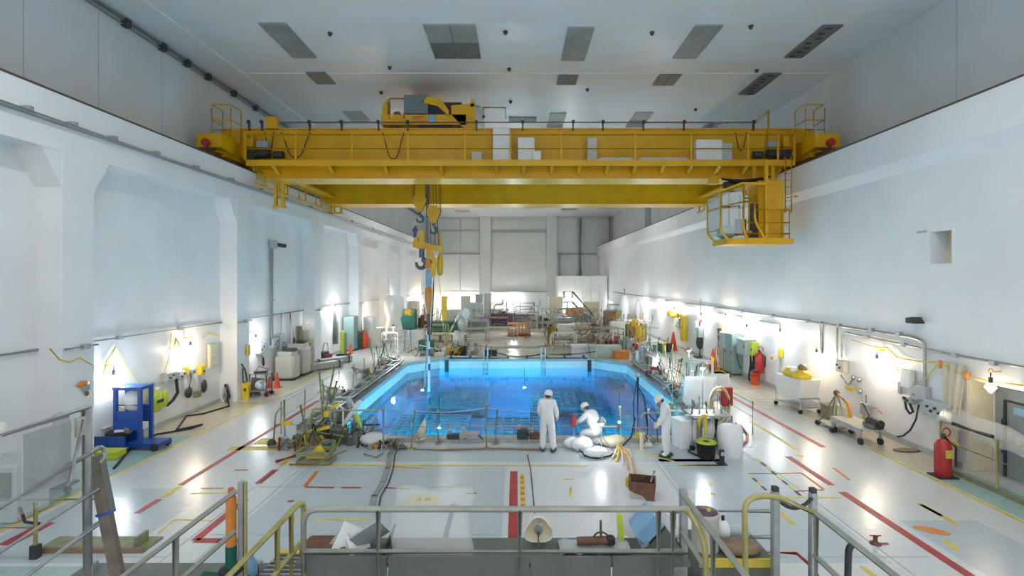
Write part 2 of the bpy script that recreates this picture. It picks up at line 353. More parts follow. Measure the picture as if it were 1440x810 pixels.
# ---------------------------------------------------------------- work lights along the walls
def lamp(loc, n, label, warm=False, watt=260, kind='wall', group=None, name='work_light'):
    """bulb in a wire guard and socket hung on a hook; n = direction away from the wall"""
    n = Vector(n); loc = Vector(loc); t = thing(name, label, 'light', loc, 0, group)
    s = MB(); s.cyl((0, 0, 0.16), (0, 0, 0.30), 0.045, 8); s.cyl((0, 0, 0.30), (0, 0, 0.42), 0.015, 6); s.build('socket', 'rubber', t)
    h = MB(); h.tube(arc((0, 0, 0.46), 0.05, -PI/2, PI, 6, n, (0, 0, 1)), 0.012, 6); h.box((-n*0.16+Vector((0, 0, 0.44))), (0.22 if abs(n.x) > .5 else 0.04, 0.22 if abs(n.y) > .5 else 0.04, 0.03)); h.build('hook', 'yellow', t)
    MB().lathe([(0.02, 0.16), (0.05, 0.12), (0.075, 0.05), (0.06, -0.02), (0.0, -0.045)], n=12).build('bulb', 'bulb_warm' if warm else 'bulb_cool', t)
    g = MB()
    for k in range(4):
        a = PI*k/4; d = Vector((math.cos(a), math.sin(a), 0))
        g.tube([d*0.05+Vector((0, 0, 0.17)), d*0.12+Vector((0, 0, 0.06)), Vector((0, 0, -0.11)), -d*0.12+Vector((0, 0, 0.06)), -d*0.05+Vector((0, 0, 0.17))], 0.005, 4)
    g.build('wire_guard', 'steel', t)
    ld = bpy.data.lights.new('lamp_light', 'POINT'); ld.energy = watt*LAMP; ld.shadow_soft_size = 0.12
    ld.color = (1.0, 0.80, 0.58) if warm else (0.90, 0.96, 1.0)
    lo = bpy.data.objects.new('lamp_light', ld); C.objects.link(lo); lo.parent = t; lo.location = n*0.22+Vector((0, 0, 0.02))
    return t
LL = [(160, 535, 0, 'above the blue tool cart'), (268, 492, 1, 'above the row of wall sockets'), (360, 480, 0, 'above the red traffic cones'), (432, 455, 1, 'above the grey pump cabinets'), (474, 440, 0, ''), (517, 449, 1, ''), (553, 428, 0, ''), (585, 422, 1, '')]
for i, (x, y, w, d) in enumerate(LL):
    p = Lw(x, y, XL+0.25)
    lamp(p, (1, 0, 0), '%s left wall work light from the camera' % ORD[i] + (', '+d if d else ''), w, (130, 150, 130, 200)[i] if i < 4 else 380)
RR = [(1393, 548, 1, 'over the plastic curtain'), (1233, 512, 1, 'above the low grey trolley'), (1148, 502, 1, 'above the yellow laundry cart'), (1097, 472, 0, 'beside the fire extinguisher'), (1050, 465, 0, 'over the teal cabinets'), (1020, 449, 1, ''), (986, 447, 0, ''), (948, 438, 1, ''), (926, 434, 0, ''), (905, 430, 0, '')]
for i, (x, y, w, d) in enumerate(RR):
    p = Rw(x, y, XR-0.25)
    lamp(p, (-1, 0, 0), '%s right wall work light from the camera' % ORD[i] + (', '+d if d else ''), w, (16 if i == 0 else 115) if i < 5 else 240)
BK = [(628, 426, 1), (655, 424, 0), (690, 423, 1), (722, 422, 0), (800, 428, 0), (857, 425, 0)]
for i, (x, y, w) in enumerate(BK):
    p = P(x, y, YB-.45 if x < 780 else 65.18)
    lamp(p, (0, -1, 0), 'glowing work light on the far back wall, %s from the left' % ORD[i], w, 520)
# free standing lamps by the pool
def stand_lamp(p, h, label, warm=False, watt=250):
    t = thing('lamp_stand', label, 'light', p)
    MB().cyl((0, 0, 0.25), (0, 0, h), 0.018, 8).build('pole', 'steel', t)
    for k in range(3):
        a = 2*PI*k/3+0.4; MB().cyl((0, 0, 0.55), (0.42*math.cos(a), 0.42*math.sin(a), 0.02), 0.012, 6).build('leg', 'steel', t)
    hd = MB(); hd.lathe([(0.03, 0.14), (0.06, 0.10), (0.13, 0.0), (0.135, -0.03)], (0, 0, h), n=12); hd.build('reflector', 'steel', t)
    MB().sph((0, 0, h-0.02), 0.085, 10, 6).build('bulb', 'bulb_warm' if warm else 'bulb_cool', t)
    ld = bpy.data.lights.new('lamp_light', 'POINT'); ld.energy = watt*LAMP; ld.shadow_soft_size = 0.10; ld.color = (1, .88, .7) if warm else (0.92, 0.97, 1.0)
    lo = bpy.data.objects.new('lamp_light', ld); C.objects.link(lo); lo.parent = t; lo.location = (0, 0, h-0.2)
    return t
stand_lamp(F(553, 503), 2.0, 'bright lamp on a thin tripod beside the left pool rail', watt=350)
stand_lamp(F(969, 545), 1.75, 'bright lamp on tripod right of the pool rail, further one', watt=220)
stand_lamp(F(988, 612), 2.2, 'bright lamp on tripod among wrapped gear right of the pool', watt=200)
stand_lamp(F(722, 470), 2.6, 'bright lamp on tripod behind the orange basket', watt=600)
# light held low over the water beside the crouching worker
def water_light(p, label, watt, r=0.055):
    t = thing('underwater_light', label, 'light', p)
    MB().lathe([(0.03, 0.30), (0.06, 0.22), (0.07, 0.08)], n=10).build('housing', 'steel', t)
    MB().sph((0, 0, 0.0), r, 10, 6).build('bulb', 'bulb_cool', t)
    c = MB(); c.tube([(0, 0, 0.3), (0.02, 0, 1.5), (0.0, 0, -p[2]+0.2)], 0.012, 6); c.build('cable', 'rubber', t)
    ld = bpy.data.lights.new('lamp_light', 'POINT'); ld.energy = watt; ld.shadow_soft_size = 0.05; ld.color = (0.75, 0.95, 1.0)
    lo = bpy.data.objects.new('lamp_light', ld); C.objects.link(lo); lo.parent = t; lo.location = (0, 0, -0.12)
water_light((-3.2, 21.0, -2.6), 'glowing light hanging in the water at the left, nearest one', 560)
water_light((4.3, 21.5, -2.4), 'glowing light hanging in the water at the right', 500)
water_light((-4.9, 26.5, -1.8), 'glowing light hanging in the water below the crane pole', 300)
water_light((0.4, 28.0, -2.6), 'glowing light hanging in the water near the far pool wall', 330)
water_light((0.5, 18.5, -3.8), 'glowing light deep in the water near the workers', 620)

# ---------------------------------------------------------------- conduits and fittings on the left wall
def pipe(name, pts, r, m, label, cat='pipe', n=8, group=None): return tag(tube(pts, r, n).build(name, m), label, cat, group)
XP = XLP+0.10
t = thing('ledge_conduit', 'grey conduit with clamps running below the left wall ledge', 'conduit', (XP, 10, 8.86))
tube([(XP, Y0, 8.86), (XP, 40, 8.86), (XP, 72, 8.86)], 0.095, 10).build('tube', 'galv', t, world=True)
for y in (11.8, 13.0, 14.3, 16.0, 18, 20.2, 22.5, 25, 28, 31, 35, 40):
    box((XP, y, 8.93), (0.24, 0.12, 0.10)).build('clamp', 'galv', t, world=True)
t = thing('corner_conduit', 'grey conduit with clamps along the left ceiling corner', 'conduit', (XUL+0.12, 12, 13.75))
tube([(XUL+0.12, Y0, 13.75), (XUL+0.12, 72, 13.75)], 0.07, 8).build('tube', 'galv', t, world=True)
tube([(XUL+0.10, Y0, 13.60), (XUL+0.10, 72, 13.60)], 0.035, 6).build('tube', 'galv', t, world=True)
for y in (13.5, 15.2, 17.4, 19.2, 20.6, 22, 24, 26, 28, 31): box((XUL+0.12, y, 13.68), (0.2, 0.22, 0.26)).build('clamp', 'dark_metal', t, world=True)
ZP1 = 3.22
t = thing('wall_conduit', 'grey conduit running in and out of the left wall bays', 'conduit', (XL+0.08, 16, ZP1))
edges = [Y0]+PILL
for i, y in enumerate(PILL):
    a = (PILL[i-1]+0.95) if i else Y0
    tube([(XL+0.07, a, ZP1), (XL+0.07, y, ZP1)], 0.035, 6).build('bay_tube', 'galv', t, world=True)
    tube([(XLP+0.07, y-0.03, ZP1), (XLP+0.07, y+0.98, ZP1)], 0.035, 6).build('pillar_tube', 'galv', t, world=True)
    box((XLP+0.07, y+0.6, ZP1), (0.12, 0.2, 0.12)).build('joint_box', 'galv', t, world=True)
for y in (15.5, 18.3, 23, 25.3, 31, 34): box((XL+0.07, y, ZP1), (0.12, 0.16, 0.11)).build('clamp', 'galv', t, world=True)
# yellow cables and hooks hanging from that conduit
def loop(y, X, z, dz, w, label, m='yellow'):
    c = MB(); c.tube([(X, y, z), (X+0.03, y-w*.5, z-dz*.7), (X+0.03, y, z-dz), (X+0.03, y+w*.5, z-dz*.7), (X, y, z)], 0.018, 6)
    c.tube([(X, y+0.02, z), (X+0.05, y-w*.3, z-dz*.5), (X+0.05, y+0.05, z-dz*.8), (X+0.05, y+w*.4, z-dz*.5), (X, y, z)], 0.016, 6)
    return tag(c.build('cable_loop', m), label, 'cable')
p = Lw(70, 490, XLP+0.05); pipe('cable', [p, p+Vector((0.05, 0.2, -0.3)), p+Vector((0.05, 0.5, -0.42)), p+Vector((0.05, 0.8, -0.35)), p+Vector((0.03, 1.2, -0.6))], 0.02, 'yellow', 'yellow cable looped on the nearest left pillar', 'cable')
a, b_ = Lw(163, 487, XL+0.08), Lw(145, 525, XL+0.15)
pipe('cable', [a, a.lerp(b_, .5)+Vector((0, -.1, 0)), b_, a, Lw(180, 520, XL+0.1), Lw(200, 542, XL+.1), Lw(225, 540, XL+.1), Lw(237, 505, XL+0.1), Lw(241, 468, XL+0.1)], 0.011, 'yellow', 'thin yellow cable strung across the left wall above the blue cart', 'cable')
loop(Lw(243, 475).y, XL+0.1, Lw(243, 475).z, 0.45, 0.3, 'coiled olive cable hung from the left conduit', 'lime')
p = Lw(286, 470); pipe('wall_hook', [p+Vector((0.05, -0.1, -0.15)), p+Vector((0.2, 0, 0.05)), p+Vector((0.45, 0.3, -0.1))], 0.025, 'yellow', 'small yellow bent bracket high on the left wall', 'bracket')
def box_fit(name, pos, d, m, label, cat, knobs=0, n=(1, 0, 0), face='dark_metal'):
    """electrical box on a wall with lid, knobs"""
    n = Vector(n); pos = Vector(pos); t = thing(name, label, cat, pos)
    side = abs(n.x) > .5
    D = (d[1], d[0], d[2]) if side else d
    box((0, 0, d[2]/2), D, bev=0.012).build('housing', m, t)
    ld = (0.02, d[0]*.86, d[2]*.86) if side else (d[0]*.86, 0.02, d[2]*.86)
    box(n*(d[1]/2+0.008)+Vector((0, 0, d[2]/2)), ld, bev=0.004).build('lid', m, t)
    for k in range(knobs):
        o = (k-(knobs-1)/2)*d[0]*.7/max(1, knobs); c = n*(d[1]/2+0.02)+Vector((0, 0, d[2]*(.62 if k % 2 else .4)))+(Vector((0, o, 0)) if side else Vector((o, 0, 0)))
        MB().cyl(c, c+n*0.04, 0.035, 8).build('knob', face, t)
    return t
def hang_cable(pos, dz, m, label, r=0.02, w=0.12):
    p = Vector(pos); c = MB(); c.tube([p, p+Vector((0.06, w*.5, -dz*.3)), p+Vector((0.06, w, -dz*.8)), p+Vector((0.06, w*.5, -dz)), p+Vector((0.05, 0, -dz*.75)), p+Vector((0.03, 0.02, -dz*.2))], r, 6)
    return tag(c.build('hanging_cable', m), label, 'cable')
W = XL+0.12
def wl_(x, y, dx=0.1): return Lw(x, y, XL+dx)
box_fit('socket_box', wl_(237, 536), (0.45, 0.18, 0.32), 'grey_box', 'grey socket box on the left wall right of the blue cart', 'socket', 2)
box_fit('socket_box', wl_(253, 534), (0.42, 0.18, 0.32), 'grey_box', 'grey socket box feeding the black corrugated hose', 'socket', 2)
box_fit('junction_box', wl_(261, 529), (0.16, 0.14, 0.34), 'yellow', 'small yellow box between two grey sockets', 'junction box')
box_fit('socket_box', wl_(269, 526), (0.28, 0.16, 0.2), 'greyblue_box', 'small grey socket box above a hanging round lamp', 'socket', 1)
box_fit('switch_box', wl_(283, 527), (0.28, 0.15, 0.36), 'yellow', 'yellow switch box above a hanging dark glove', 'switch', 1)
box_fit('electric_meter', wl_(299, 517), (0.55, 0.1, 0.95), 'cream', 'tall cream meter panel with dial on the left wall', 'meter', 1, face='steel')
a = [wl_(248, 534, .15), wl_(250, 552, .25), wl_(243, 563, .3), wl_(235, 570, .3)]
h = MB()
for k in range(22):
    t_ = k/21*3; i = min(2, int(t_)); q = a[i].lerp(a[i+1], t_-i); h.lathe([(0.045, -0.03), (0.06, 0), (0.045, 0.03)], q, n=8)
h.tube(a, 0.04, 8); tag(h.build('corrugated_hose', 'rubber'), 'black corrugated hose hanging to a lime jacket on the left wall', 'hose')
t = thing('round_lamp', 'dark round lamp head hanging on a cable on the left wall', 'lamp', wl_(265, 552, .15))
MB().lathe([(0.0, -0.03), (0.19, -0.02), (0.21, 0.02), (0.12, 0.07), (0.0, 0.08)], n=14, axis='X').build('head', 'dark_metal', t)
tube([(0.02, 0, 0.18), (0.03, 0.1, 0.5), (0.0, 0.12, 0.8)], 0.016, 6).build('cable', 'rubber', t)
MB().sph((0, 0, 0), 0.16, 10, 6, (0.5, 1, 1.6)).xf(Matrix.Translation(wl_(287, 543, .15))).build('glove_bundle', 'dark_metal').update_tag()
tag(bpy.data.objects['glove_bundle'], 'dark bundle hanging below the yellow switch box', 'bundle')
tag(MB().box(wl_(278, 554, .15), (0.1, 0.35, 0.26), bev=.03).build('tape_roll', 'olive'), 'olive tape roll hung low on the left wall', 'tape')
t = thing('coiled_cable', 'thick brown cable bundle hanging on the second pillar', 'cable', P(318, 540, 20.72))
for k in range(4): tube([(0.03*k-.05, -.02*k, 0), (-.12+.06*k, -.03, -0.45), (-.02+.05*k, -.05, -0.75), (.1+.03*k, -.04, -0.5), (.05, 0, 0)], 0.016, 6).build('coil', 'dark_metal', t)
pipe('floor_cable', [P(319, 548, 20.7), P(320, 560, 20.65), F(322, 572)+Vector((0, 0, .03)), F(305, 577)+Vector((0, 0, .03)), F(285, 583)+Vector((0, 0, .03)), F(262, 586)+Vector((0, 0, .03)), F(248, 606)+Vector((0, 0, .03)), F(285, 598)+Vector((0, 0, .03)), F(268, 604)+Vector((0, 0, .03)), F(220, 612)+Vector((0, 0, .03)), F(190, 625)+Vector((0, 0, .03)), F(160, 660)+Vector((0, 0, .03))], 0.03, 'rubber', 'dark cable lying along the floor below the left wall', 'cable')
# mid left wall
def wp(x, y, dx=.1): return Lw(x, y, XLP+dx)
box_fit('yellow_sign', wp(349, 500, .05), (0.28, 0.04, 0.45), 'yellow', 'small yellow sign on the second pillar', 'sign')
box_fit('socket_box', wl_(366, 497), (0.5, 0.2, 0.5), 'grey_box', 'grey socket box behind the second pillar', 'socket', 2)
hang_cable(wl_(368, 500), 0.5, 'rubber', 'short black cable under the socket box behind the second pillar', .03)
hang_cable(Lw(340, 512, XLP+.05), 0.9, 'rubber', 'black cable loop on the corner of the second pillar', .03, .3)
box_fit('socket_box', wl_(385, 489), (0.55, 0.2, 0.5), 'grey_box', 'grey socket box under the tall vertical conduit', 'socket', 2)
box_fit('socket_box', wl_(395, 490), (0.5, 0.2, 0.75), 'grey_box', 'tall grey switch box right of the vertical conduit', 'socket', 1)
SD = (0, -1, 0)
box_fit('junction_box', P(429, 494, 28.68), (0.32, 0.3, 1.2), 'beige_plastic', 'beige cabinet fixed below the bright lamp on the third pillar', 'cabinet', 1, SD)
box_fit('junction_box', P(438, 488, 28.7), (0.3, 0.25, 0.5), 'cream', 'cream box with dial beside the beige cabinet', 'junction box', 1, SD)
box_fit('tall_box', wl_(421, 484), (0.25, 0.2, 1.0), 'olive', 'narrow olive box left of the beige cabinet on the third pillar', 'junction box')
t = thing('vertical_conduit', 'tall grey conduit with a camera on top rising on the left wall', 'conduit', wl_(382, 485))
q = wl_(382, 345); zt = q.z
dz = zt-t.location.z
for dy in (-0.1, 0.1): tube([(0, dy, 0), (0, dy, dz)], 0.045, 8).build('tube', 'galv', t)
box((0.1, 0, dz+0.05), (0.3, 0.35, 0.4), bev=.03).build('top_box', 'grey_box', t); MB().cyl((0.15, 0.1, dz+.05), (0.45, 0.5, dz), 0.1, 10).build('camera_head', 'dark_metal', t)
box((0.03, 0, dz*.45), (0.1, 0.4, 0.06)).build('clamp', 'galv', t)
for x, lb in ((396, 'conduit dropping to the tall grey switch box'), (408, 'conduit dropping to the beige pump tank')): pipe('drop_conduit', [wl_(x, 440), wl_(x, 487)], 0.035, 'galv', 'thin vertical %s on the left wall' % lb, 'conduit')
pipe('red_cable', [wl_(408, 440, .15), wl_(413, 475, .2), wl_(420, 497, .3), wl_(437, 512, .4)], 0.02, 'red', 'thin red cable hanging down the left wall to the floor', 'cable')
for x, y, lb in ((262, 370, 'nearer'), (363, 372, 'farther')):
    q = wl_(x, y, .005); f = MB(); f.box((q.x+.01, q.y, q.z), (0.03, 0.75 if x < 300 else .6, 1.0 if x < 300 else .8), bev=.01)
    t = tag(f.build('access_hatch', 'wall_white'), 'white painted access cover flush in the left wall, %s one' % lb, 'cover')
# paper flowers on near pillar
q = Lw(117, 540, XLP+.06); t = thing('wall_sticker', 'orange and teal cut-out decoration on the nearest left pillar', 'decoration', q)
MB().sph((0, 0, 0), 0.2, 10, 5, (0.12, 1, .4)).build('orange_cap', 'orange', t); box((0.0, 0.1, -0.13), (0.02, 0.2, 0.12)).build('teal_band', 'teal_box', t); MB().sph((0, 0.12, -0.27), 0.07, 8, 5, (0.3, 1, 1)).build('brown_ball', 'brown', t)

# ---------------------------------------------------------------- conduits and fittings on the right wall
XQ = XR-0.07
t = thing('main_conduit', 'long grey conduit along the right wall bending down at a curve', 'conduit', (XQ, 20, 3.3))
tube(fillet([(XQ, 62, 3.42), (XQ, 15.0, 3.28), (XQ, 14.62, 3.2), (XQ, 14.62, 1.5)], 0.45, 6), 0.05, 8).build('tube', 'galv', t, world=True)
for y in (15.6, 16.8, 18.5, 20.5, 23.3, 26.5, 30, 35, 40): box((XQ, y, 3.31), (0.12, 0.16, 0.14)).build('clamp', 'galv', t, world=True)
box((XQ-0.05, 14.62, 1.75), (0.25, 0.35, 0.4), bev=.03).build('end_box', 'grey_box', t, world=True)
t = thing('second_conduit', 'thinner grey conduit along the right wall dropping beside a valve', 'conduit', (XQ, 16, 3.0))
tube(fillet([(XQ, Y0, 2.9), (XQ, 14, 2.98), (XQ, 18.3, 3.1), (XQ, 18.35, 2.2)], .2), 0.035, 6).build('tube', 'galv', t, world=True)
tube([(XQ, 18.6, 3.3), (XQ, 18.6, 1.9)], 0.035, 6).build('tube', 'galv', t, world=True)
for y in (12.5, 13.6, 15.4, 17): box((XQ, y, 2.98+(y-14)*.028), (0.1, 0.15, 0.11)).build('clamp', 'galv', t, world=True)
pipe('drop_conduit', [Rw(1155, 452, XQ), Rw(1155, 497, XQ)], 0.06, 'galv', 'short vertical conduit above the yellow laundry cart', 'conduit')
pipe('drop_conduit', [Rw(1096, 503, XQ), Rw(1096, 552, XQ)], 0.035, 'white_paint', 'white vertical conduit from a yellow call box to the floor', 'conduit')
pipe('drop_conduit', [Rw(985, 420, XQ), Rw(985, 445, XQ)], 0.04, 'galv', 'short vertical conduit far along the right wall', 'conduit')
pipe('bent_pipe', fillet([Rw(1010, 440, XQ), Rw(1044, 446, XQ), Rw(1044, 458, XQ)], .2), 0.03, 'galv', 'bent grey pipe over the gauge panel on the right wall', 'pipe')
pipe('bent_pipe', fillet([Rw(1068, 451, XQ), Rw(1097, 456, XQ), Rw(1097, 466, XQ)], .2), 0.03, 'galv', 'bent grey pipe above the cool lamp by the extinguisher', 'pipe')
def rw(x, y, dx=.12): return Rw(x, y, XR-dx)
N = (-1, 0, 0)
box_fit('valve_box', rw(1184, 523), (0.4, 0.2, 0.4), 'beige_plastic', 'beige box at the foot of the vertical conduit pair', 'junction box', 2, N)
t = thing('pipe_valve', 'grey pipe valve with bends on the right wall', 'valve', rw(1206, 545))
tube(fillet([(0, .9, .25), (0, .5, -.05), (0, .2, .3), (0, -.1, .3), (0, -.15, -.2)], .15), 0.035, 6).build('tube', 'galv', t)
for yy, zz in ((.2, .3), (-.1, .28), (-.15, -.1)): MB().sph((-.02, yy, zz), 0.085, 8, 6).build('valve_body', 'steel', t)
box((-.02, .35, -.12), (.1, .4, .12)).build('yellow_grip', 'yellow', t)
q = rw(1288, 452); t = thing('wall_speaker', 'small dark loudspeaker high on the right wall', 'speaker', q)
MB().prism([(-0.18, -.05), (.14, -.05), (.14, .1), (-.05, .13)], 'X', -0.2, 0.12).build('body', 'dark_metal', t); box((.05, 0, .05), (.15, .06, .06)).build('mount', 'dark_metal', t)
box_fit('fuse_box', rw(1276, 546), (0.42, 0.12, 0.55), 'white_paint', 'white panel box left of the big conduit end', 'cabinet', 0, N)
box_fit('wall_plate', rw(1266, 554, .06), (0.12, 0.05, 0.38), 'greyblue_box', 'narrow grey plate beside the white panel box', 'plate', 0, N)
box_fit('socket_box', rw(1279, 566), (0.36, 0.18, 0.2), 'grey_box', 'grey socket with black plug right of the low trolley', 'socket', 2, N)
hang_cable(rw(1272, 560, .25), 0.42, 'rubber', 'black plug cable looping below the grey socket', .035, -.25)
box_fit('socket_box', rw(1290, 562), (0.3, 0.2, 0.36), 'grey_box', 'grey socket box on the big conduit end', 'socket', 1, N, 'steel')
pipe('floor_cable', [rw(1292, 569, .2), rw(1288, 590, .25), rw(1280, 605, .35), rw(1270, 613, .5), rw(1262, 614, .7)], 0.025, 'rubber', 'black cable hanging from the conduit end to the low trolley', 'cable')
t = box_fit('control_box', rw(1320, 588, .15), (0.75, 0.26, 0.45), 'grey_box', 'grey control box with dials left of the plastic curtain', 'control box', 4, N, 'rubber')
box_fit('call_box', rw(1098, 503, .08), (0.24, 0.1, 0.42), 'yellow', 'yellow call box beside the cool lamp on the right wall', 'call box', 0, N)
box_fit('call_box', rw(1088, 506, .08), (0.4, 0.12, 0.2), 'cream', 'cream box with red button next to the yellow call box', 'call box', 1, N, 'red')
# yellow string cable on right wall
pipe('cable', [rw(1198, 478, .1), rw(1230, 488, .12), rw(1248, 489, .1), rw(1262, 503, .12), rw(1290, 508, .12), rw(1320, 510, .12), rw(1338, 518, .12), rw(1360, 528, .15), rw(1395, 537, .15), rw(1440, 542, .15)], 0.02, 'yellow', 'yellow cable strung along the right wall towards the plastic curtain', 'cable')
pipe('cable', [rw(1248, 489, .1), rw(1262, 520, .1), rw(1283, 540, .1), rw(1300, 535, .1), rw(1318, 512, .1)], 0.014, 'lime', 'thin lime cable drooping between two hooks on the right wall', 'cable')
for x, y, lb in ((1322, 512, 'left of'), (1360, 528, 'above')):
    tag(MB().sph((0, 0, 0), .09, 8, 5, (.6, .9, 1.3)).xf(Matrix.Translation(rw(x, y, .15))).build('cable_clip', 'orange'), 'orange cable clip %s the plastic curtain' % lb, 'clip')
# niche window
w1 = struct(box((XR+0.46, (WY0+WY1)/2, (WZ0+WZ1)/2), (0.06, WY1-WY0, WZ1-WZ0)).build('window_1', 'cream'))
box((XR+0.42, WY0+.27, (WZ0+WZ1)/2-.05), (0.04, .45, .78)).build('shutter', 'greyblue_box', w1, world=True)
for y in (WY0-.02, WY1+.02): box((XR-.005, y, (WZ0+WZ1)/2), (0.05, .05, WZ1-WZ0+.08)).build('frame', 'white_paint', w1, world=True)
tag(MB().box(rw(1296, 326, .02), (0.03, 0.35, 0.05)).build('name_plate', 'grey_box'), 'thin grey plate left of the small wall window', 'plate')
# alcove: door, curtain of film
d1 = struct(box((AX-0.04, 11.3, 1.15), (0.08, 3.7, 2.2), bev=.01).build('door_1', 'door_grey'))
box((AX-.07, 12.85, 1.0), (0.1, .06, 1.9)).build('door_frame', 'dark_metal', d1, world=True)
box((AX-.07, 11.2, 1.95), (0.1, 3.3, .05)).build('door_frame', 'dark_metal', d1, world=True)
box(((XR+AX)/2, AY1-.012, AZ/2), (AX-XR-.02, .02, AZ-.02)).build('jamb', 'cream', d1, world=True)
for z in (.7, 1.4): MB().cyl((AX-.13, 12.85, z-.08), (AX-.13, 12.85, z+.08), .05, 8).build('hinge', 'dark_metal', d1, world=True)
box((AX-.1, 12.45, 1.75), (.03, .35, .18)).build('door_sticker', 'light_blue', d1, world=True); box((AX-.1, 12.2, 1.66), (.05, .12, .12)).build('handle', 'rubber', d1, world=True); box((AX-.1, 12.5, .98), (.03, .12, .1)).build('door_sticker', 'lime', d1, world=True)
box((AX-.1, 11.6, 1.35), (.03, 1.3, .02)).build('door_seam', 'dark_metal', d1, world=True)
def sheet(name, grid, m, label, cat='plastic sheet', parent=None, th=0.0):
    """sheet from a grid of points (rows of Vectors)"""
    nr, nc = len(grid), len(grid[0]); v = [p for r in grid for p in r]
    b = MB(); b.add(v, [(i*nc+j, i*nc+j+1, (i+1)*nc+j+1, (i+1)*nc+j) for i in range(nr-1) for j in range(nc-1)], True)
    o = b.build(name, m, parent)
    so = o.modifiers.new('thickness', 'SOLIDIFY'); so.thickness = 0.006
    if label: tag(o, label, cat)
    return o
g = []
for i in range(9):
    row = []
    for j in range(13):
        u, v_ = j/12, i/8; y = 13.95-u*.75+.25*v_*u*0; z = 2.75-v_*2.7
        row.append(Vector((XR-.12-.09*math.sin(u*19+v_)*(.4+v_)-.25*v_*u, y+(.2*u-.1)*v_, z)))
    g.append(row)
sheet('plastic_curtain', g, 'film_cream', 'cream translucent plastic curtain hanging at the right wall alcove', 'curtain')
g = []
for i in range(4):
    g.append([Vector((XR-.15-.12*i-.03*math.sin(j*1.7+i), 13.7-j*.42, 1.62-.03*j-.14*i+.04*math.sin(j*2.1+i))) for j in range(12)])
sheet('plastic_drape', g, 'film', 'clear plastic film draped along the alcove railing')
t = thing('alcove_railing', 'yellow post railing in front of the right wall alcove', 'railing', (XR-.5, 11.5, 0))
for y in (13.55, 11.95, 10.3): tube([(XR-.5, y, 0), (XR-.5, y, 1.25)], 0.035, 8).build('post', 'rail_olive', t, world=True)
tube([(XR-.5, 13.55, 1.25), (XR-.5, 9, 1.25)], .03, 8).build('rail', 'rail_paint', t, world=True)
tube([(XR-.5, 13.55, .75), (XR-.5, 9, .75)], .025, 8).build('rail', 'rail_olive', t, world=True)
tube([(XR-.55, 13.1, 1.3), (XR-.55, 12.0, 1.3)], .045, 8).build('dark_grip', 'rubber', t, world=True)
tube([(XR-.52, 13.5, 1.0), (XR-.52, 12.95, .78)], .03, 6).build('striped_bar', 'tape_yellow', t, world=True)
MB().bb(XR-.55, XR-.45, 9, 13.3, 0, .1).build('toe_board', 'olive', t, world=True)
# baseboards and floor edge strip
struct(MB().bb(XR-.04, XR, 13.4, YB, 0, .18).build('baseboard_right', 'grey_box')); 
struct(MB().bb(XL, XL+.04, Y0, YB, 0, .14).build('baseboard_left', 'grey_box'))

# unseen high-bay lamps added to brighten floor and back wall: camera end, behind crane
def add_highbay(x, y, label, watt):
    t = thing('added_highbay', label, 'light', (x, y, ZC-.75)); MB().lathe([(.32, 0), (.30, .06), (.16, .28), (.1, .34), (.1, .5), (0, .5)], n=16).build('shade', 'galv', t); MB().cyl((0, 0, .5), (0, 0, .75), .02, 6).build('stem', 'dark_metal', t); MB().lathe([(0, .03), (.26, .03), (.26, .05), (0, .05)], n=16).build('lens', 'bulb_cool', t)
    ld = bpy.data.lights.new('lamp_light', 'SPOT'); ld.energy = watt*LAMP; ld.spot_size = 2.7; ld.spot_blend = .5; ld.shadow_soft_size = .25; ld.color = (.95, .98, 1.0)
    lo = bpy.data.objects.new('lamp_light', ld); C.objects.link(lo); lo.parent = t; lo.location = (0, 0, -.03)
for i, (x, y) in enumerate(((-5.5, 9), (5.5, 9))): add_highbay(x, y, 'added unseen high-bay lamp near the camera end, %s one' % ('left', 'right')[i], 2700)
for i, (x, y) in enumerate(((-6, 42), (6, 42), (-6, 57), (6, 57))): add_highbay(x, y, 'added unseen high-bay lamp behind the crane, %s %s' % (('nearer', 'farther')[i//2], ('left', 'right')[i % 2]), 3000)
# ---------------------------------------------------------------- overhead travelling crane
GZ0, GZ1 = 9.35, 11.55
crane = thing('overhead_crane', 'large yellow double girder overhead crane spanning the hall', 'crane', (0, 22, ZL))
def cr(b, name, m='crane_yellow', parent=None): return b.build(name, m, parent or crane, world=True)
XA, XB = -11.15, 11.2
for gi, (ya, yb) in enumerate(((22.25, 23.6), (29.8, 31.3))):
    g = MB(); g.bb(XA, XB, ya+.08, yb-.08, GZ0+.05, GZ1-.05)
    o = cr(g, 'girder')
    cr(MB().bb(XA, XB, ya, yb, GZ0, GZ0+.05), 'bottom_flange', 'crane_yellow', o)
    cr(MB().bb(XA-.8, XB+.8, ya, yb, GZ1-.05, GZ1), 'top_flange', 'crane_yellow', o)
    cr(MB().bb(XA-.6, XB+.6, ya+.55, ya+.65, GZ1, GZ1+.12), 'trolley_rail', 'dark_metal', o)
    for s, X in ((-1, XA), (1, XB)):
        e = MB(); e.prism([(X, GZ0), (X, GZ1), (X+s*1.7, GZ1), (X+s*1.7, GZ1-1.1), (X+s*.9, GZ1-1.2)], 'Y', ya+.1, yb-.1); cr(e, 'girder_end', 'crane_yellow', o)
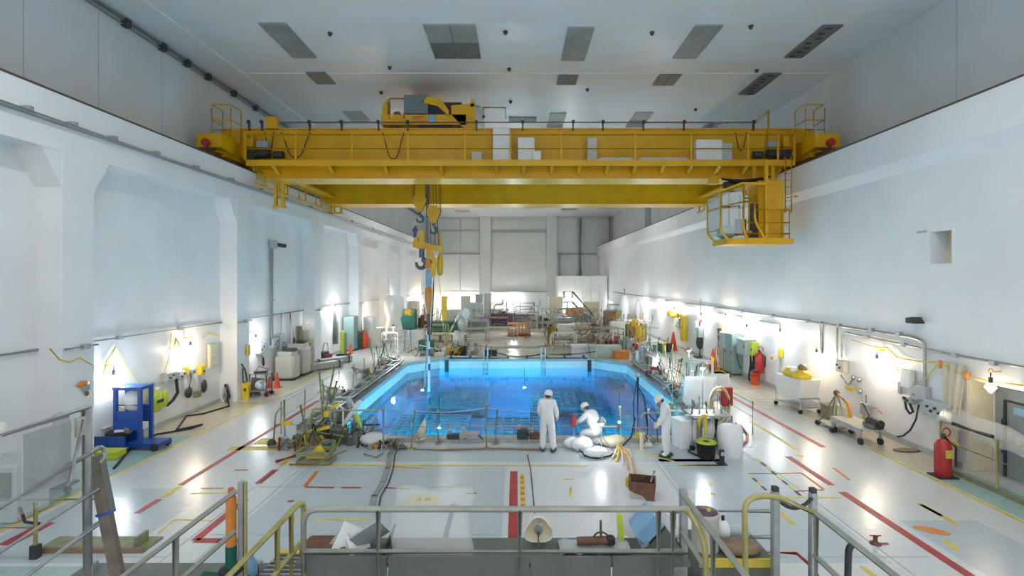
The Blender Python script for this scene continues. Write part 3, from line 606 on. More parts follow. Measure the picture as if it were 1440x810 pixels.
# end carriages on the rails
for s, X in ((-1, -12.4), (1, 12.5)):
    e = MB(); e.bb(X-.35, X+.35, 21.2, 32.3, 10.05, 10.85)
    o = cr(e, 'end_carriage')
    for y in (21.0, 23.0, 30.6, 32.4):
        cr(MB().cyl((X-.16, y, ZL+.17+.36), (X+.16, y, ZL+.17+.36), .36, 16), 'wheel', 'crane_dark', o)
        cr(MB().bb(X-.3, X+.3, y-.25, y+.25, ZL+.55, 10.2), 'wheel_box', 'crane_yellow', o)
    b = MB(); b.cyl((X+s*.05, 20.55, 10.45), (X+s*.05, 21.2, 10.45), .12, 12); b.cyl((X+s*.05, 20.40, 10.45), (X+s*.05, 20.55, 10.45), .16, 12); cr(b, 'buffer', 'red', o)
    h = MB(); h.prism([(20.6, 10.85), (21.6, 10.95), (21.6, 10.2), (20.6, 10.3)], 'X', X-.5, X+.5); cr(h, 'buffer_hood', 'crane_yellow', o)
    # ladder cage railing on the carriage
    c = MB(); x0, x1 = X-.1*s-.4, X-.1*s+.4
    for xx, yy in ((x0, 21.3), (x1, 21.3), (x0, 22.1), (x1, 22.1)): c.tube([(xx, yy, 10.85), (xx, yy, 12.1)], .028, 6)
    c.tube(fillet([(x0, 22.1, 12.0), (x0, 22.1, 12.25), (x0, 21.3, 12.25), (x1, 21.3, 12.25), (x1, 22.1, 12.25), (x1, 22.1, 12.0)], .12), .028, 6)
    c.tube([(x0, 22.1, 11.6), (x0, 21.3, 11.6), (x1, 21.3, 11.6), (x1, 22.1, 11.6)], .025, 6); c.tube([(x0, 21.3, 11.2), (x1, 21.3, 11.2)], .025, 6)
    cr(c, 'cage_railing')
    # motor cluster at the walkway end
    m = MB(); m.cyl((X-s*1.2, 21.9, 10.35), (X-s*1.8, 21.9, 10.35), .2, 12); m.box((X-s*1.0, 22.0, 10.3), (.4, .4, .5)); m.cyl((X-s*2.0, 21.9, 10.3), (X-s*2.4, 21.9, 10.3), .16, 10); cr(m, 'drive_motor', 'dark_metal')
    cr(MB().box((X-s*1.5, 22.0, 10.75), (.5, .3, .3), bev=.03), 'drive_box', 'greyblue_box')
    cr(MB().box((X-s*.95, 22.05, 10.9), (.3, .35, .55), bev=.03), 'gear_case', 'crane_yellow')
# front walkway
WZ, WY = 9.95, 21.45
wk = cr(MB().bb(-11.35, 11.65, WY, 22.3, WZ-.06, WZ), 'walkway_deck')
cr(MB().bb(-11.35, 11.65, WY-.02, WY+.02, WZ-.22, WZ+.03), 'fascia', 'crane_yellow', wk)
px_posts = [345, 416, 495, 574, 654, 718, 789, 893, 972, 1052, 1094, 1117]
for x in px_posts:
    X = (x-VX)*WY/FPX; cr(MB().bb(X-.035, X+.035, WY-.03, WY+.03, WZ, WZ+1.1), 'railing_post')
xl, xr = (345-VX)*WY/FPX, (1117-VX)*WY/FPX
for z in (WZ+1.08, WZ+.5): cr(MB().tube([(xl, WY, z), (xr, WY, z)], .032, 6), 'railing_bar')
for xe in (xl, xr):
    for z in (WZ+1.08, WZ+.5): cr(MB().tube([(xe, WY, z), (xe, 22.2, z)], .03, 6), 'railing_bar')
# brackets under the walkway
X = -10.4
while X < 11.3:
    b = MB(); b.prism([(WY+.05, WZ-.08), (22.32, WZ-.08), (22.32, GZ0+.2), (22.2, GZ0+.2)], 'X', X-.03, X+.03)
    b.box((X+.06, 21.88, WZ-.22), (.1, .9, .04), rx=-.45); cr(b, 'bracket'); X += 2.37/2 if -1 < X < 9 else 2.37
# festoon rail, trolleys and cable loops
pz, py = 11.78, 22.2
fs = cr(MB().tube([(-10.3, py, pz), (10.4, py, pz)], .035, 6), 'festoon_rail', 'galv')
for x in (350, 368, 435, 480, 532, 573, 670, 735, 806, 848, 905, 962, 1060):
    X = (x-VX)*py/FPX; cr(MB().bb(X-.03, X+.03, py-.02, 22.3, GZ1-.1, pz), 'rail_stay', 'crane_dark', fs)
    cr(MB().box((X, py-.03, pz+.02), (.12, .08, .13)), 'rail_trolley', 'dark_metal', fs)
def fest(x0, x1, yb, m='rubber'):
    a, b_ = P(x0, 186, py-.05), P(x1, 186, py-.05); z = P(x0, yb, py).z
    pts = []
    for i in range(13):
        t_ = i/12; pts.append(Vector((a.x+(b_.x-a.x)*(.06+.88*t_ if 0 < i < 12 else t_), py-.06, a.z-(a.z-z)*(1-abs(2*t_-1)**2.6))))
    cr(MB().tube(pts, .02, 6), 'festoon_cable', m)
for a_ in ((396, 436, 222, 'rubber'), (538, 568, 224, 'rubber'), (373, 385, 216, 'rubber'), (1034, 1050, 212, 'rubber')): fest(*a_)
# railing end and post on the far right of festoon
cr(MB().tube([(10.3, py, pz), (10.9, py, 12.3), (10.9, py, WZ)], .04, 6), 'end_post'); cr(MB().box((-10.6, py, 11.75), (.5, .25, .5)), 'end_bracket')
# hanging gear below both ends of the crane, conductor collectors
def hang(x0, y0, x1, Y, nm='hanging_frame'):
    a = P(x0, y0, Y); c = MB(); w = (x1-x0)*Y/FPX
    for dx in (0, w): c.bb(a.x+dx-.06, a.x+dx+.06, Y-.08, Y+.08, a.z, GZ0+.3)
    c.bb(a.x-.1, a.x+w+.1, Y-.12, Y+.12, a.z-.08, a.z+.02); return cr(c, nm)
hang(388, 290, 398, 22.9); hang(466, 299, 480, 31.1)
for s, xs in ((-1, [350, 365, 378, 395]), (1, [1085, 1098, 1110])):
    b = MB()
    for k in range(5):
        X = s*(11.05+.0*k); y = 21.7+k*2.1
        b.tube(fillet([(X, y, GZ0+.4), (X-s*.05, y, GZ0-.35), (X-s*.05, y+.8, GZ0-.35), (X, y+.8, GZ0+.4)], .15), .04, 6)
    b.tube([(s*11.05, 21.6, GZ0-.3), (s*11.05, 31.4, GZ0-.3)], .035, 6); b.tube([(s*11.1, 21.6, GZ0+.25), (s*11.1, 31.4, GZ0+.25)], .05, 6)
    cr(b, 'side_railing')
    cr(MB().bb(s*10.6, s*11.35, 22.3, 31.3, GZ0+.35, GZ0+.45), 'side_walkway')
# ---- driver's cab hanging below the right end
CX0, CX1, CY0, CY1, CZ0, CZ1 = 8.10, 10.0, 20.35, 21.75, 6.5, 8.45
cab = thing('driver_cab', 'yellow crane driver cab with glass panes hanging under the right end', 'cab', (9.3, 21, CZ0))
def cbp(b, name, m='crane_yellow', parent=None): return b.build(name, m, parent or cab, world=True)
cbp(MB().bb(CX0+.25, 11.0, CY0, CY1+.1, CZ0-.12, CZ0+.12), 'floor_pan')
xs_fr = [(CX0, CZ0+.55, CZ1), (CX0+.88, CZ0+.1, CZ1+.25)]
fr = MB()
for yy in (CY0, CY1):
    fr.tube(fillet([(CX0, yy, CZ1-.05), (CX0, yy, CZ0+.4), (CX0+.4, yy, CZ0-.05)], .1), .05, 6)
    fr.tube([(CX0+.9, yy, CZ1+.28), (CX0+.9, yy, CZ0+.55), (CX0+1.05, yy, CZ0)], .055, 6)
    fr.tube(fillet([(CX0+1.35, yy, CZ1+.1), (CX0+1.35, yy, CZ0+.8), (CX0+1.75, yy, CZ0+.1)], .25), .05, 6)
    fr.tube([(CX0, yy, CZ1-.05), (CX0+.9, yy, CZ1+.28)], .055, 6); fr.tube([(CX0, yy, CZ0+1.35), (CX0+.9, yy, CZ0+1.55)], .04, 6); fr.tube([(CX0+.9, yy, CZ0+1.55), (CX0+1.4, yy, CZ0+1.62)], .04, 6); fr.tube([(CX0+.9, yy, CZ1-.25), (CX0+1.4, yy, CZ1-.25)], .04, 6)
for x, z in ((CX0, CZ1-.05), (CX0, CZ0+1.35), (CX0, CZ0+.45), (CX0+.9, CZ1+.28)): fr.tube([(x, CY0, z), (x, CY1, z)], .045, 6)
cbp(fr, 'frame')
cbp(MB().prism([(CX0, CZ1), (CX0+.9, CZ1+.3), (CX0+2.0, CZ1+.3), (CX0+2.0, CZ1+.4), (CX0+.85, CZ1+.4), (CX0, CZ1+.08)], 'Y', CY0+.06, CY1), 'roof')
cbp(MB().bb(CX0+1.72, CX0+2.75, CY0+.45, CY1, CZ0, CZ1+.55), 'cabinet_body')
cbp(MB().bb(CX0+1.42, CX0+1.72, CY0+.5, CY0+.56, CZ0+.2, CZ1-.4), 'door_panel', 'dark_metal')
for nm, b in (('side_pane', MB().bb(CX0+.04, CX0+.88, CY0-.005, CY0+.005, CZ0+1.4, CZ1+.0)), ('side_pane', MB().bb(CX0+.05, CX0+.86, CY0-.005, CY0+.005, CZ0+.3, CZ0+1.3)), ('front_pane', MB().bb(CX0-.005, CX0+.005, CY0+.05, CY1-.05, CZ0+.5, CZ1-.1)), ('rear_pane', MB().bb(CX0+.05, CX0+1.3, CY1-.005, CY1+.005, CZ0+.3, CZ1))): cbp(b, nm, 'glass')
cbp(MB().box((CX0+.55, 21.2, CZ0+.42), (.55, .7, .5), bev=.1), 'console', 'greyblue_box'); cbp(MB().box((CX0+1.2, 21.0, CZ0+.38), (.5, .5, .16), bev=.05), 'seat', 'orange'); cbp(MB().box((CX0+1.2, 21.3, CZ0+.7), (.45, .12, .55), bev=.05), 'seat_back', 'dark_metal'); cbp(MB().sph((CX0+1.1, 20.8, CZ0+.6), .09), 'red_lamp', 'cone_red')
pr = MB()
for X, yy in ((10.85, CY0+.05), (10.55, CY0+.05), (10.85, CY1), (10.3, CY1)): pr.tube([(X, yy, CZ0), (X, yy, CZ0+1.25)], .032, 6)
for z in (CZ0+1.25, CZ0+.75, CZ0+.3): pr.tube([(CX0+1.4 if z > CZ0+1 else 9.0, CY0+.05, z), (10.87, CY0+.05, z), (10.87, CY1, z)], .03, 6)
cbp(pr, 'platform_railing')
for X in (9.98, 10.75): cbp(MB().bb(X-.06, X+.06, 21.5, 21.62, CZ0, WZ-.07), 'hanger_post')
for X in (10.02,): cbp(MB().bb(X-.1, X+.02, CY0+.1, CY0+.25, CZ0, WZ-.2), 'hanger_post')
ld = MB()
for X in (10.95, 11.2): ld.tube([(X, 20.9, CZ0+1.2), (X, 20.9, WZ)], .03, 6)
for k in range(8): ld.tube([(10.95, 20.9, CZ0+1.4+k*.28), (11.2, 20.9, CZ0+1.4+k*.28)], .02, 6)
ld.tube(fillet([(11.0, 20.9, 8.3), (11.15, 20.3, 8.3), (11.35, 20.9, 8.3)], .2), .025, 6)
cbp(ld, 'ladder')
cl = MB()
for k in range(4): cl.tube(sag((8.5+.1*k, 21.25+.07*k, 9.15), (10.5, 21.25+.07*k, 9.25), .1+.06*k), .045, 6)
cbp(cl, 'cable_bundle', 'rubber'); cbp(MB().box((9.3, 21.6, 8.95), (1.2, .25, .25), bev=.04), 'junction_case', 'dark_metal'); cbp(MB().box((8.4, 21.9, 9.2), (.35, .35, .3)), 'bracket_block')
# ---- trolley on top of the girders
TX0, TX1 = -6.0, -2.25
tr = thing('hoist_trolley', 'yellow hoist trolley with drum and grey control box on the crane', 'trolley', (-4.1, 26, GZ1+.12))
def tp(b, name, m='crane_yellow', parent=None): return b.build(name, m, parent or tr, world=True)
tp(MB().bb(TX0, TX1, 22.6, 30.9, GZ1+.25, GZ1+.7), 'frame')
for y in (22.85, 30.35):
    for X in (TX0+.5, TX1-.5): tp(MB().cyl((X, y-.1, GZ1+.36), (X, y+.1, GZ1+.36), .24, 14), 'wheel', 'crane_dark')
tp(MB().bb(-4.97, -3.95+.05-.02, 22.5, 23.2, 12.28, 13.08).box((-4.5, 22.49, 12.7), (.8, .02, .6)), 'control_box', 'ctrl_grey')
tp(MB().bb(-4.95, -4.85, 22.6, 22.7, GZ1+.7, 12.3).bb(-4.1, -4.0, 22.6, 22.7, GZ1+.7, 12.3), 'box_stand', 'dark_metal')
tp(MB().cyl((-3.4, 24.2, 12.55), (-2.6, 24.2, 12.55), .75, 20).cyl((-4.9, 24.2, 12.55), (-3.4, 24.2, 12.55), .55, 20), 'hoist_drum', 'crane_dark')
tp(MB().lathe([(.82, -.03), (.82, .03)], (-3.65, 22.66, 12.1), n=24, axis='Y'), 'brake_disc', 'rubber')
tp(MB().prism([(-4.2, 12.75), (-3.5, 12.6), (-3.0, 12.15), (-3.0, 12.4), (-3.3, 12.85), (-3.9, 13.0)], 'Y', 22.48, 22.6), 'drum_cover')
tp(MB().cyl((-4.6, 22.7, 12.0), (-4.1, 22.7, 12.05), .18, 12), 'hoist_motor', 'orange'); tp(MB().box((-3.75, 22.7, 12.05), (.3, .3, .4), bev=.04), 'blue_motor', 'light_blue'); tp(MB().sph((-3.35, 22.7, 11.95), .16), 'yellow_cap', 'yellow')
tp(MB().prism([(-3.1+.2, GZ1+.7), (-2.95+.05, 12.65), (-1.97+.1, 12.75), (-1.85, 11.9), (-1.7, 11.6), (-2.3, 11.6)], 'Y', 22.6, 23.6), 'gear_housing')
tp(MB().bb(-2.05, -1.9, 22.6, 23.2, 12.6, 12.95), 'housing_fin')
for x0 in (TX0+.02, -1.85):
    c = MB(); x1 = x0+(1.0 if x0 < -3 else 1.35)
    for X in (x0+.35, x1): c.tube([(X, 22.6, GZ1+.5), (X, 22.6, 12.95 if x0 < -3 else 12.55)], .03, 6)
    zt = 12.95 if x0 < -3 else 12.55
    c.tube([(x0+.35, 22.6, zt), (x1, 22.6, zt)], .03, 6); tp(c, 'guard_railing')
tp(MB().prism([(TX0-.02, GZ1+.3), (TX0+.05, 12.7), (TX0+.25, 12.95), (TX0+.25, GZ1+.3)], 'Y', 22.7, 23.3), 'end_frame')
tp(MB().box((-5.35, 22.9, 12.2), (.3, .3, .5), bev=.05), 'red_motor', 'brown')
# ---- ropes, hook blocks and the lifting tool
HX, HY = P(592, 285, 26.5).x, 26.5
def block(x, y, r, label, rope_top):
    c = P(x, y, HY); t = thing('hook_block', label, 'hook block', (c.x, c.y, c.z-1.0))
    s = MB(); s.lathe([(r, -.06), (r, .06)], (0, 0, 1.0), n=18, axis='Y'); s.build('sheave', 'dark_metal', t)
    k = MB()
    for yy in (-.14, .1):
        k.prism([(-r*1.0, 1.0), (-r*.85, 1.0+r*.55), (-r*.4, 1.0+r*.95), (r*.4, 1.0+r*.95), (r*.85, 1.0+r*.55), (r*1.0, 1.0), (r*.3, .45), (-r*.3, .45)], 'Y', yy, yy+.04)
    k.cyl((0, -.17, 1.0), (0, .17, 1.0), .07, 10); k.build('side_plates', 'crane_yellow', t)
    h = MB(); h.cyl((0, 0, .30), (0, 0, .5), .07, 8); h.tube([(0, 0, .34), (.02, 0, .25)]+arc((-.0, 0, .08), .16, PI/3, -PI*1.05, 10), [.06, .07]+[.075-.003*i for i in range(11)], 8); h.build('hook', 'hook_blue', t)
    rp = MB()
    for dx in (-r, r): rp.cyl((dx, 0, 1.0), (dx*.95, 0, rope_top-t.location.z), .018, 6); rp.cyl((dx*.8, .05, 1.0), (dx*.72, .05, rope_top-t.location.z), .018, 6)
    rp.build('rope', 'dark_metal', t)
    return t
block(590.5, 283, .36, 'yellow hook block with dark hook, left and higher one under the crane', 11.9)
block(610, 299, .36, 'yellow hook block with dark hook, right and lower one under the crane', 11.9)
c = P(602, 345, HY)
lb = thing('lifting_beam', 'yellow lifting beam with large blue-grey hook hanging under the crane', 'lifting beam', (c.x, c.y, c.z-1.2))
def lp(b, name, m='crane_yellow'): return b.build(name, m, lb)
lp(MB().prism([(-.75, 1.45), (-.75, 1.1), (-.3, .95), (.0, 1.0), (.75, .85), (.75, 1.15), (.3, 1.2), (-.2, 1.35)], 'Y', -.2, .2), 'beam_body')
lp(MB().bb(-.45, -.2, -.15, .15, 1.3, 1.95).bb(-.7, -.5, -.22, .22, 1.1, 1.6), 'upright'); lp(MB().cyl((-.68, -.1, 1.55), (-.62, -.1, 2.2), .08, 8).sph((-.66, -.1, 1.95), .15), 'swivel', 'hook_blue')
hk = MB(); hk.cyl((-.3, -.15, 1.0), (-.3, -.15, .55), .14, 10); hk.tube([(-.3, -.15, .62), (-.22, -.15, .5)]+arc((-.34, -.15, .25), .24, PI/3, -PI*1.1, 12), [.12, .13]+[.14-.006*i for i in range(13)], 8); lp(hk, 'large_hook', 'hook_blue')
lp(MB().prism([(-.05, 1.05), (.25, 1.0), (.45, .3), (.4, -.4), (.05, -.5), (-.08, .2)], 'Y', -.25, -.05), 'shackle'); lp(MB().cyl((.15, -.28, .35), (.15, -.05, .35), .1, 10), 'shackle_pin', 'dark_metal')
lp(MB().cyl((.62, 0, 1.9), (.62, 0, .4), .06, 8).lathe([(.0, -.7), (.14, -.6), (.18, -.2), (.14, .3), (.06, .45)], (.62, 0, .3), n=10), 'side_pendant')
rp = MB()
for dx in (-.1, -.02, .1, .3, .45): rp.cyl((dx*1.2, .05, 1.2), (dx*.6, .05, 11.9-lb.location.z), .018, 6)
lp(rp, 'rope', 'dark_metal')
c = P(604, 380, HY); zb = ZW-1.6
tl = thing('lifting_tool', 'long orange and blue lifting tool lowered from the crane into the pool', 'lifting tool', (c.x-.02, HY-.15, zb))
def tlp(b, name, m): return b.build(name, m, tl)
z0 = P(604, 378, HY).z-zb; z1 = P(604, 403, HY).z-zb; z2 = P(604, 430, HY).z-zb; z3 = P(604, 470, HY).z-zb
tlp(MB().lathe([(.09, z1), (.15, z1+.1), (.15, z0-.1), (.1, z0), (.16, z0+.15), (.12, z0+.55), (.08, z0+.75)], n=12), 'upper_joint', 'light_blue'); tlp(MB().lathe([(.1, z0), (.19, z0+.06), (.19, z0+.4), (.1, z0+.55)], n=12), 'top_collar', 'orange')
tlp(MB().lathe([(.05, z2-.5), (.08, z2-.3), (.15, z2), (.19, z1-.6), (.17, z1-.1), (.10, z1)], n=12), 'orange_grip', 'orange')
tlp(MB().cyl((0, 0, z3), (0, 0, z2-.4), .075, 10), 'brown_shaft', 'brown'); tlp(MB().cyl((.03, 0, 0), (.0, 0, z3), .06, 10), 'white_mast', 'white_paint')
sg = MB()
for k in range(5): sg.cyl((.03, 0, 2.3+k*.75), (.028, 0, 2.65+k*.75), .068, 10)
tlp(sg, 'blue_bands', 'blue')
tlp(MB().cyl((-.22, 0, 1.0), (-.05, 0, z3+.3), .03, 8), 'side_rod', 'steel'); tlp(MB().tube([(.3, 0, z0+.6), (.25, 0, z1), (.22, 0, z2), (.12, 0, z3)], .035, 6), 'hose', 'rubber')
c = P(617, 375, HY); pipe('guide_rope', [c, P(618, 395, HY), P(624, 470, HY), P(628, 505, HY)-Vector((0, 0, 0))], .015, 'steel', 'thin steel guide rope right of the lifting tool', 'rope')
# ---- things standing on the walkway
def cabinet(x0, x1, y0, y1, Y, dep, m, label, doors=1, name='electrical_cabinet'):
    a, b_ = P(x0, y1, Y), P(x1, y0, Y); t = thing(name, label, 'cabinet', ((a.x+b_.x)/2, Y+dep/2, WZ)); w, h = b_.x-a.x, b_.z-WZ
    box((0, 0, h/2), (w, dep, h), bev=.02).build('body', m, t)
    for k in range(doors): box((-w/2+w*(k+.5)/doors, -dep/2-.01, h/2), (w/doors-.05, .02, h-.1), bev=.008).build('door', m, t)
    return t
cabinet(693, 717, 179, 226, 21.75, .4, 'white_paint', 'tall pale cabinet standing on the crane walkway', 1)
cabinet(728, 752, 193, 226, 21.75, .4, 'white_paint', 'shorter pale cabinet right of the tall one on the crane walkway', 1)
cabinet(749, 761, 212, 226, 21.62, .3, 'white_paint', 'low white box at the foot of the pale cabinets on the crane', 1)
cabinet(663, 678, 213, 226, 21.75, .3, 'beige_plastic', 'small beige box left of the tall cabinet on the crane walkway', 1)
cabinet(979, 1016, 196, 226, 21.75, .4, 'white_paint', 'double door white cabinet on the right of the crane walkway', 2)
cabinet(1016, 1030, 201, 226, 21.75, .4, 'grey_box', 'grey cabinet right of the double door cabinet on the crane', 1)
cabinet(826, 840, 193, 226, 21.85, .3, 'beige_plastic', 'narrow beige cabinet in the middle of the crane walkway', 1)
for x0, x1, y0, lb in ((842, 893, 219, 'long grey bar bundle lying on the crane walkway'), (899, 968, 218, 'long pale plank bundle lying on the crane walkway')):
    a, b_ = P(x0, 226, 21.7), P(x1, y0, 21.7); t = thing('plank_bundle', lb, 'planks', ((a.x+b_.x)/2, 21.7, WZ)); w = b_.x-a.x
    for k in range(3): box((random.uniform(-.05, .05), (k-1)*.09, .06+.05*(k == 1)), (w-.1*k, .08, .1+.04*k)).build('plank', 'beige_plastic' if k else 'galv', t)
# ---------------------------------------------------------------- floor colour fields, slab and pale ones mostly painted shade and light, and tapes
def field(m, x0, x1, y0, y1, name='floor_field', h=0.0015): return MB().bb(x0, x1, y0, y1, 0.0, h).build(name, m, floor, world=True)
field('floor_teal', XL+.04, -10.25, 9.2, 16.3); field('floor_beige', XL+.04, -10.25, 16.3, 20.8); field('floor_beige', XL+.04, -10.3, 21.9, 30)
field('floor_beige', 10.5, XR-.04, 13.3, 30); field('floor_teal', 10.5, XR-.05, Y0, 13.2); field('floor_teal', -12, -7.2, 5, 8.9, h=.001)
field('floor_slab_shade', -5.6, -.3, 8.3, 13.6); field('floor_slab_shade', 3.9, 6.6, 9.0, 14.2); field('floor_pale_lit', .25, 3.7, 6, 13.6); field('floor_slab_shade', -6.2, 5.6, 14.0, 15.2); field('floor_teal', 9.4, 11, 26, 40)
field('floor_slab_shade', -10, -7.2, 9, 12.2, h=.001); field('floor_slab_shade', 7.9, 9.5, 8.2, 10.6, h=.001); field('floor_beige', -8, 8, 33, 52, h=.001)
def tl_(m, pts, w, name='floor_tape'): return mark(name, m, pts, w)
def fp(x, y): p = F(x, y); return (p.x, p.y)
tl_('tape_red', [(9.1, 15.2), (9.1, 24)], .17); tl_('tape_red', [(7.62, 8.4), (7.62, 12.0)], .19); tl_('tape_red', [(7.62, 12.4), (7.62, 14.4)], .17); tl_('tape_red', [(7.6, 5), (7.6, 8.1)], .19)
tl_('tape_yellow', [(10.4, 5), (10.4, 15.2)], .1); tl_('tape_yellow', [(8.95, 10.4), (8.95, 11.4)], .12); tl_('tape_yellow', [(8.2, 15), (8.2, 18)], .12); tl_('tape_yellow', [(6.0, 7.9), (6.0, 8.9)], .1)
tl_('tape_yellow', [(-10.22, 9.6), (-10.22, 28)], .1); tl_('tape_red', [(-8.15, 12.4), (-8.15, 21)], .15); tl_('tape_yellow', [(-8.1, 11.7), (-8.1, 12.3)], .14); tl_('tape_red', [(-8.1, 10.9), (-8.1, 11.6)], .14); tl_('tape_yellow', [(-8.2, 21.4), (-8.2, 24)], .12)
tl_('tape_red', [(-9.6, 9.6), (-9.6, 10.5)], .3); tl_('tape_red', [(-6.32, 12.5), (-6.32, 13.4)], .17); tl_('tape_red', [(-6.15, 11.6), (-6.15, 9.78), (-5.2, 9.76)], .17)
tl_('tape_red', [(-.08, 7), (-.08, 13.3)], .19); tl_('tape_blue', [(-1.38, 9.55), (-1.4, 11.35)], .1)
for k in range(12):
    y = 11.2+k*.16; tl_('tape_yellow' if k % 2 else 'tape_orange', [(.13, y), (.13, y+.15)], .1)
tl_('tape_yellow', [(-6.1, 13.72), (1.9, 13.68)], .09); tl_('tape_yellow', [(4.3, 13.7), (5.55, 13.7)], .09); tl_('tape_orange', [(-2, 15.05), (1.2, 15.05)], .05); tl_('tape_yellow', [(3.4, 14.9), (4.3, 14.0)], .08)
tl_('tape_yellow', [(-8.5, 15.1), (-6.7, 15.1)], .35); tl_('tape_yellow', [(-8.0, 15.75), (-7.3, 15.75)], .6); tl_('tape_yellow', [(-6.3, 15.3), (-6.3, 13.7)], .14)
a = [fp(447, 662), fp(429, 684)]; tl_('tape_orange', a, .1); tl_('tape_red', [fp(429, 685), fp(470, 686)], .07); tl_('tape_red', [fp(480, 686), fp(508, 686)], .07); tl_('tape_red', [fp(540, 686), fp(577, 688)], .06); tl_('tape_orange', [fp(548, 656), fp(598, 659)], .05)
tl_('tape_yellow', [fp(405, 732), fp(420, 732)], .1); tl_('tape_red', [fp(330, 661), fp(348, 661)], .06); tl_('tape_orange', [fp(283, 687), fp(314, 687)], .07); tl_('tape_yellow', [fp(270, 694), fp(325, 693)], .06); tl_('tape_red', [fp(405, 705), fp(413, 705)], .1)
tl_('tape_yellow', [fp(245, 731), fp(300, 732)], .05); tl_('tape_yellow', [fp(245, 731), fp(222, 751)], .05); tl_('tape_yellow', [fp(440, 731), fp(520, 731)], .05); tl_('tape_yellow', [fp(654, 694), fp(671, 694)], .12)
tl_('tape_orange', [fp(655, 694.2), fp(670, 694.2)], .05); tl_('tape_yellow', [fp(794, 674), fp(807, 674)], .06); tl_('tape_yellow', [fp(803, 685), fp(801, 698)], .06)
for k in range(8):
    p, q = Vector(fp(1064, 645)), Vector(fp(1127, 698)); a, b_ = p.lerp(q, k/8), p.lerp(q, (k+.85)/8); tl_('tape_black' if k % 2 else 'tape_yellow', [tuple(a), tuple(b_)], .07)
for k in range(4):
    p, q = Vector(fp(1053, 667)), Vector(fp(1078, 690)); a, b_ = p.lerp(q, k/4), p.lerp(q, (k+.9)/4); tl_('tape_black' if k % 2 else 'tape_yellow', [tuple(a), tuple(b_)], .07)
tl_('tape_black', [fp(1053, 666), fp(1090, 666)], .04); tl_('tape_orange', [fp(1090, 666), fp(1127, 665), fp(1158, 688)], .06); tl_('tape_red', [fp(1158, 689), fp(1118, 691)], .05); tl_('tape_yellow', [fp(1105, 699), fp(1183, 700)], .07)
tl_('tape_orange', [fp(1172, 658), fp(1195, 675)], .07); tl_('tape_yellow', [fp(1098, 720), fp(1116, 738)], .1); tl_('tape_yellow', [fp(1120, 640), fp(1130, 642)], .12); tl_('tape_yellow', [fp(1328, 760), fp(1347, 774)], .12); tl_('tape_yellow', [fp(1295, 710), fp(1325, 726)], .1)
tl_('tape_yellow', [fp(960, 654), fp(1018, 655)], .07); tl_('tape_red', [fp(980, 654), fp(1016, 654)], .05); tl_('tape_yellow', [fp(997, 680), fp(1003, 681)], .15); tl_('tape_yellow', [fp(1000, 694), fp(1006, 695)], .15)
for k in range(8): x = 10.0+k*.0; tl_('tape_yellow', [(9.7, 19.8+k*.55), (10.6, 19.5+k*.55)], .07)
tl_('tape_yellow', [(9.6, 19.3), (9.6, 24.2)], .07)
# yellow floor plate with number, orange oval
o = MB().prism([(x, y) for x, y in [(-2.48, 11.38), (-1.84, 11.38), (-1.78, 11.5), (-1.8, 11.78), (-1.88, 11.86), (-2.38, 11.86), (-2.48, 11.7)]], 'Z', .001, .008).build('floor_plate', 'tape_yellow', floor, world=True)
tl_('tape_red', [(-2.48, 11.4), (-2.46, 11.7), (-2.4, 11.84)], .025); tl_('tape_red', [(-1.86, 11.39), (-1.79, 11.5), (-1.8, 11.78)], .025)
cu = bpy.data.curves.new('plate_number', 'FONT'); cu.body = '2·8'; cu.size = .26; cu.extrude = .002; cu.align_x = 'CENTER'
co = bpy.data.objects.new('plate_number', cu); C.objects.link(co); bpy.context.view_layer.update()
me = bpy.data.meshes.new_from_object(co.evaluated_get(bpy.context.evaluated_depsgraph_get())); bpy.data.objects.remove(co)
co = bpy.data.objects.new('plate_number', me); C.objects.link(co); me.materials.clear(); me.materials.append(M['tape_black']); co.parent = floor; co.location = Vector((-2.12, 11.5, .012))-floor.location
p = F(1310, 746); b = MB(); b.add([Vector((p.x+.3*math.cos(a_*PI/8)*.9, p.y+.16*math.sin(a_*PI/8)-.12*math.cos(a_*PI/8), .006)) for a_ in range(16)], [tuple(range(16))]); b.build('floor_plate', 'orange', floor, world=True)
# floor joints
mat('floor_joint', (0.40, 0.43, 0.44), 0.5)
for pts in ([(-5.7, 13.64), (-5.7, 8.2)], [(-.25, 14.0), (-.25, 13.4)], [(-6.0, 10.0), (-.3, 10.0)], [(3.8, 14.2), (3.8, 6)], [(6.7, 14.2), (6.7, 6)], [(-6.2, 12.3), (-1.0, 12.3)], [(3.8, 9.2), (7.4, 9.2)], [(-10.2, 9.2), (-6.3, 9.2)], [(-6.3, 14), (-6.3, 6)], [(-7.2, 15.2), (7, 15.2)]): tl_('floor_joint', pts, .018, 'floor_seam')

# ---------------------------------------------------------------- foreground platform and railings
PZ = 1.5
pf = thing('viewing_platform', 'grey steel platform with landings behind the foreground railings', 'platform', (0, 3.5, 0))
MB().bb(-5.6, 3.4, .6, 5.3, PZ-.1, PZ).build('deck', 'panel_grey', pf, world=True)
for x0, x1 in ((-3.05, -2.3), (1.85, 2.95)):
    MB().bb(x0, x1, 5.3, 6.6, PZ-.1, PZ-.02).build('landing', 'dark_metal', pf, world=True)
    for k in range(14): MB().bb(x0, x1, 5.34+k*.09, 5.37+k*.09, PZ-.02, PZ).build('grating_bar', 'galv', pf, world=True)
    for k in range(5): MB().bb(x0, x1, 6.6+k*.28, 6.6+k*.28+.27, PZ-.3-k*.27, PZ-.26-k*.27).build('stair_tread', 'galv', pf, world=True)
    MB().bb(x0, x1, 6.52, 6.6, PZ-.03, PZ+.01).build('nosing', 'tape_yellow', pf, world=True)
MB().bb(-5.6, -3.1, 5.3, 6.7, PZ-.35, PZ-.22).build('side_deck', 'panel_grey', pf, world=True)
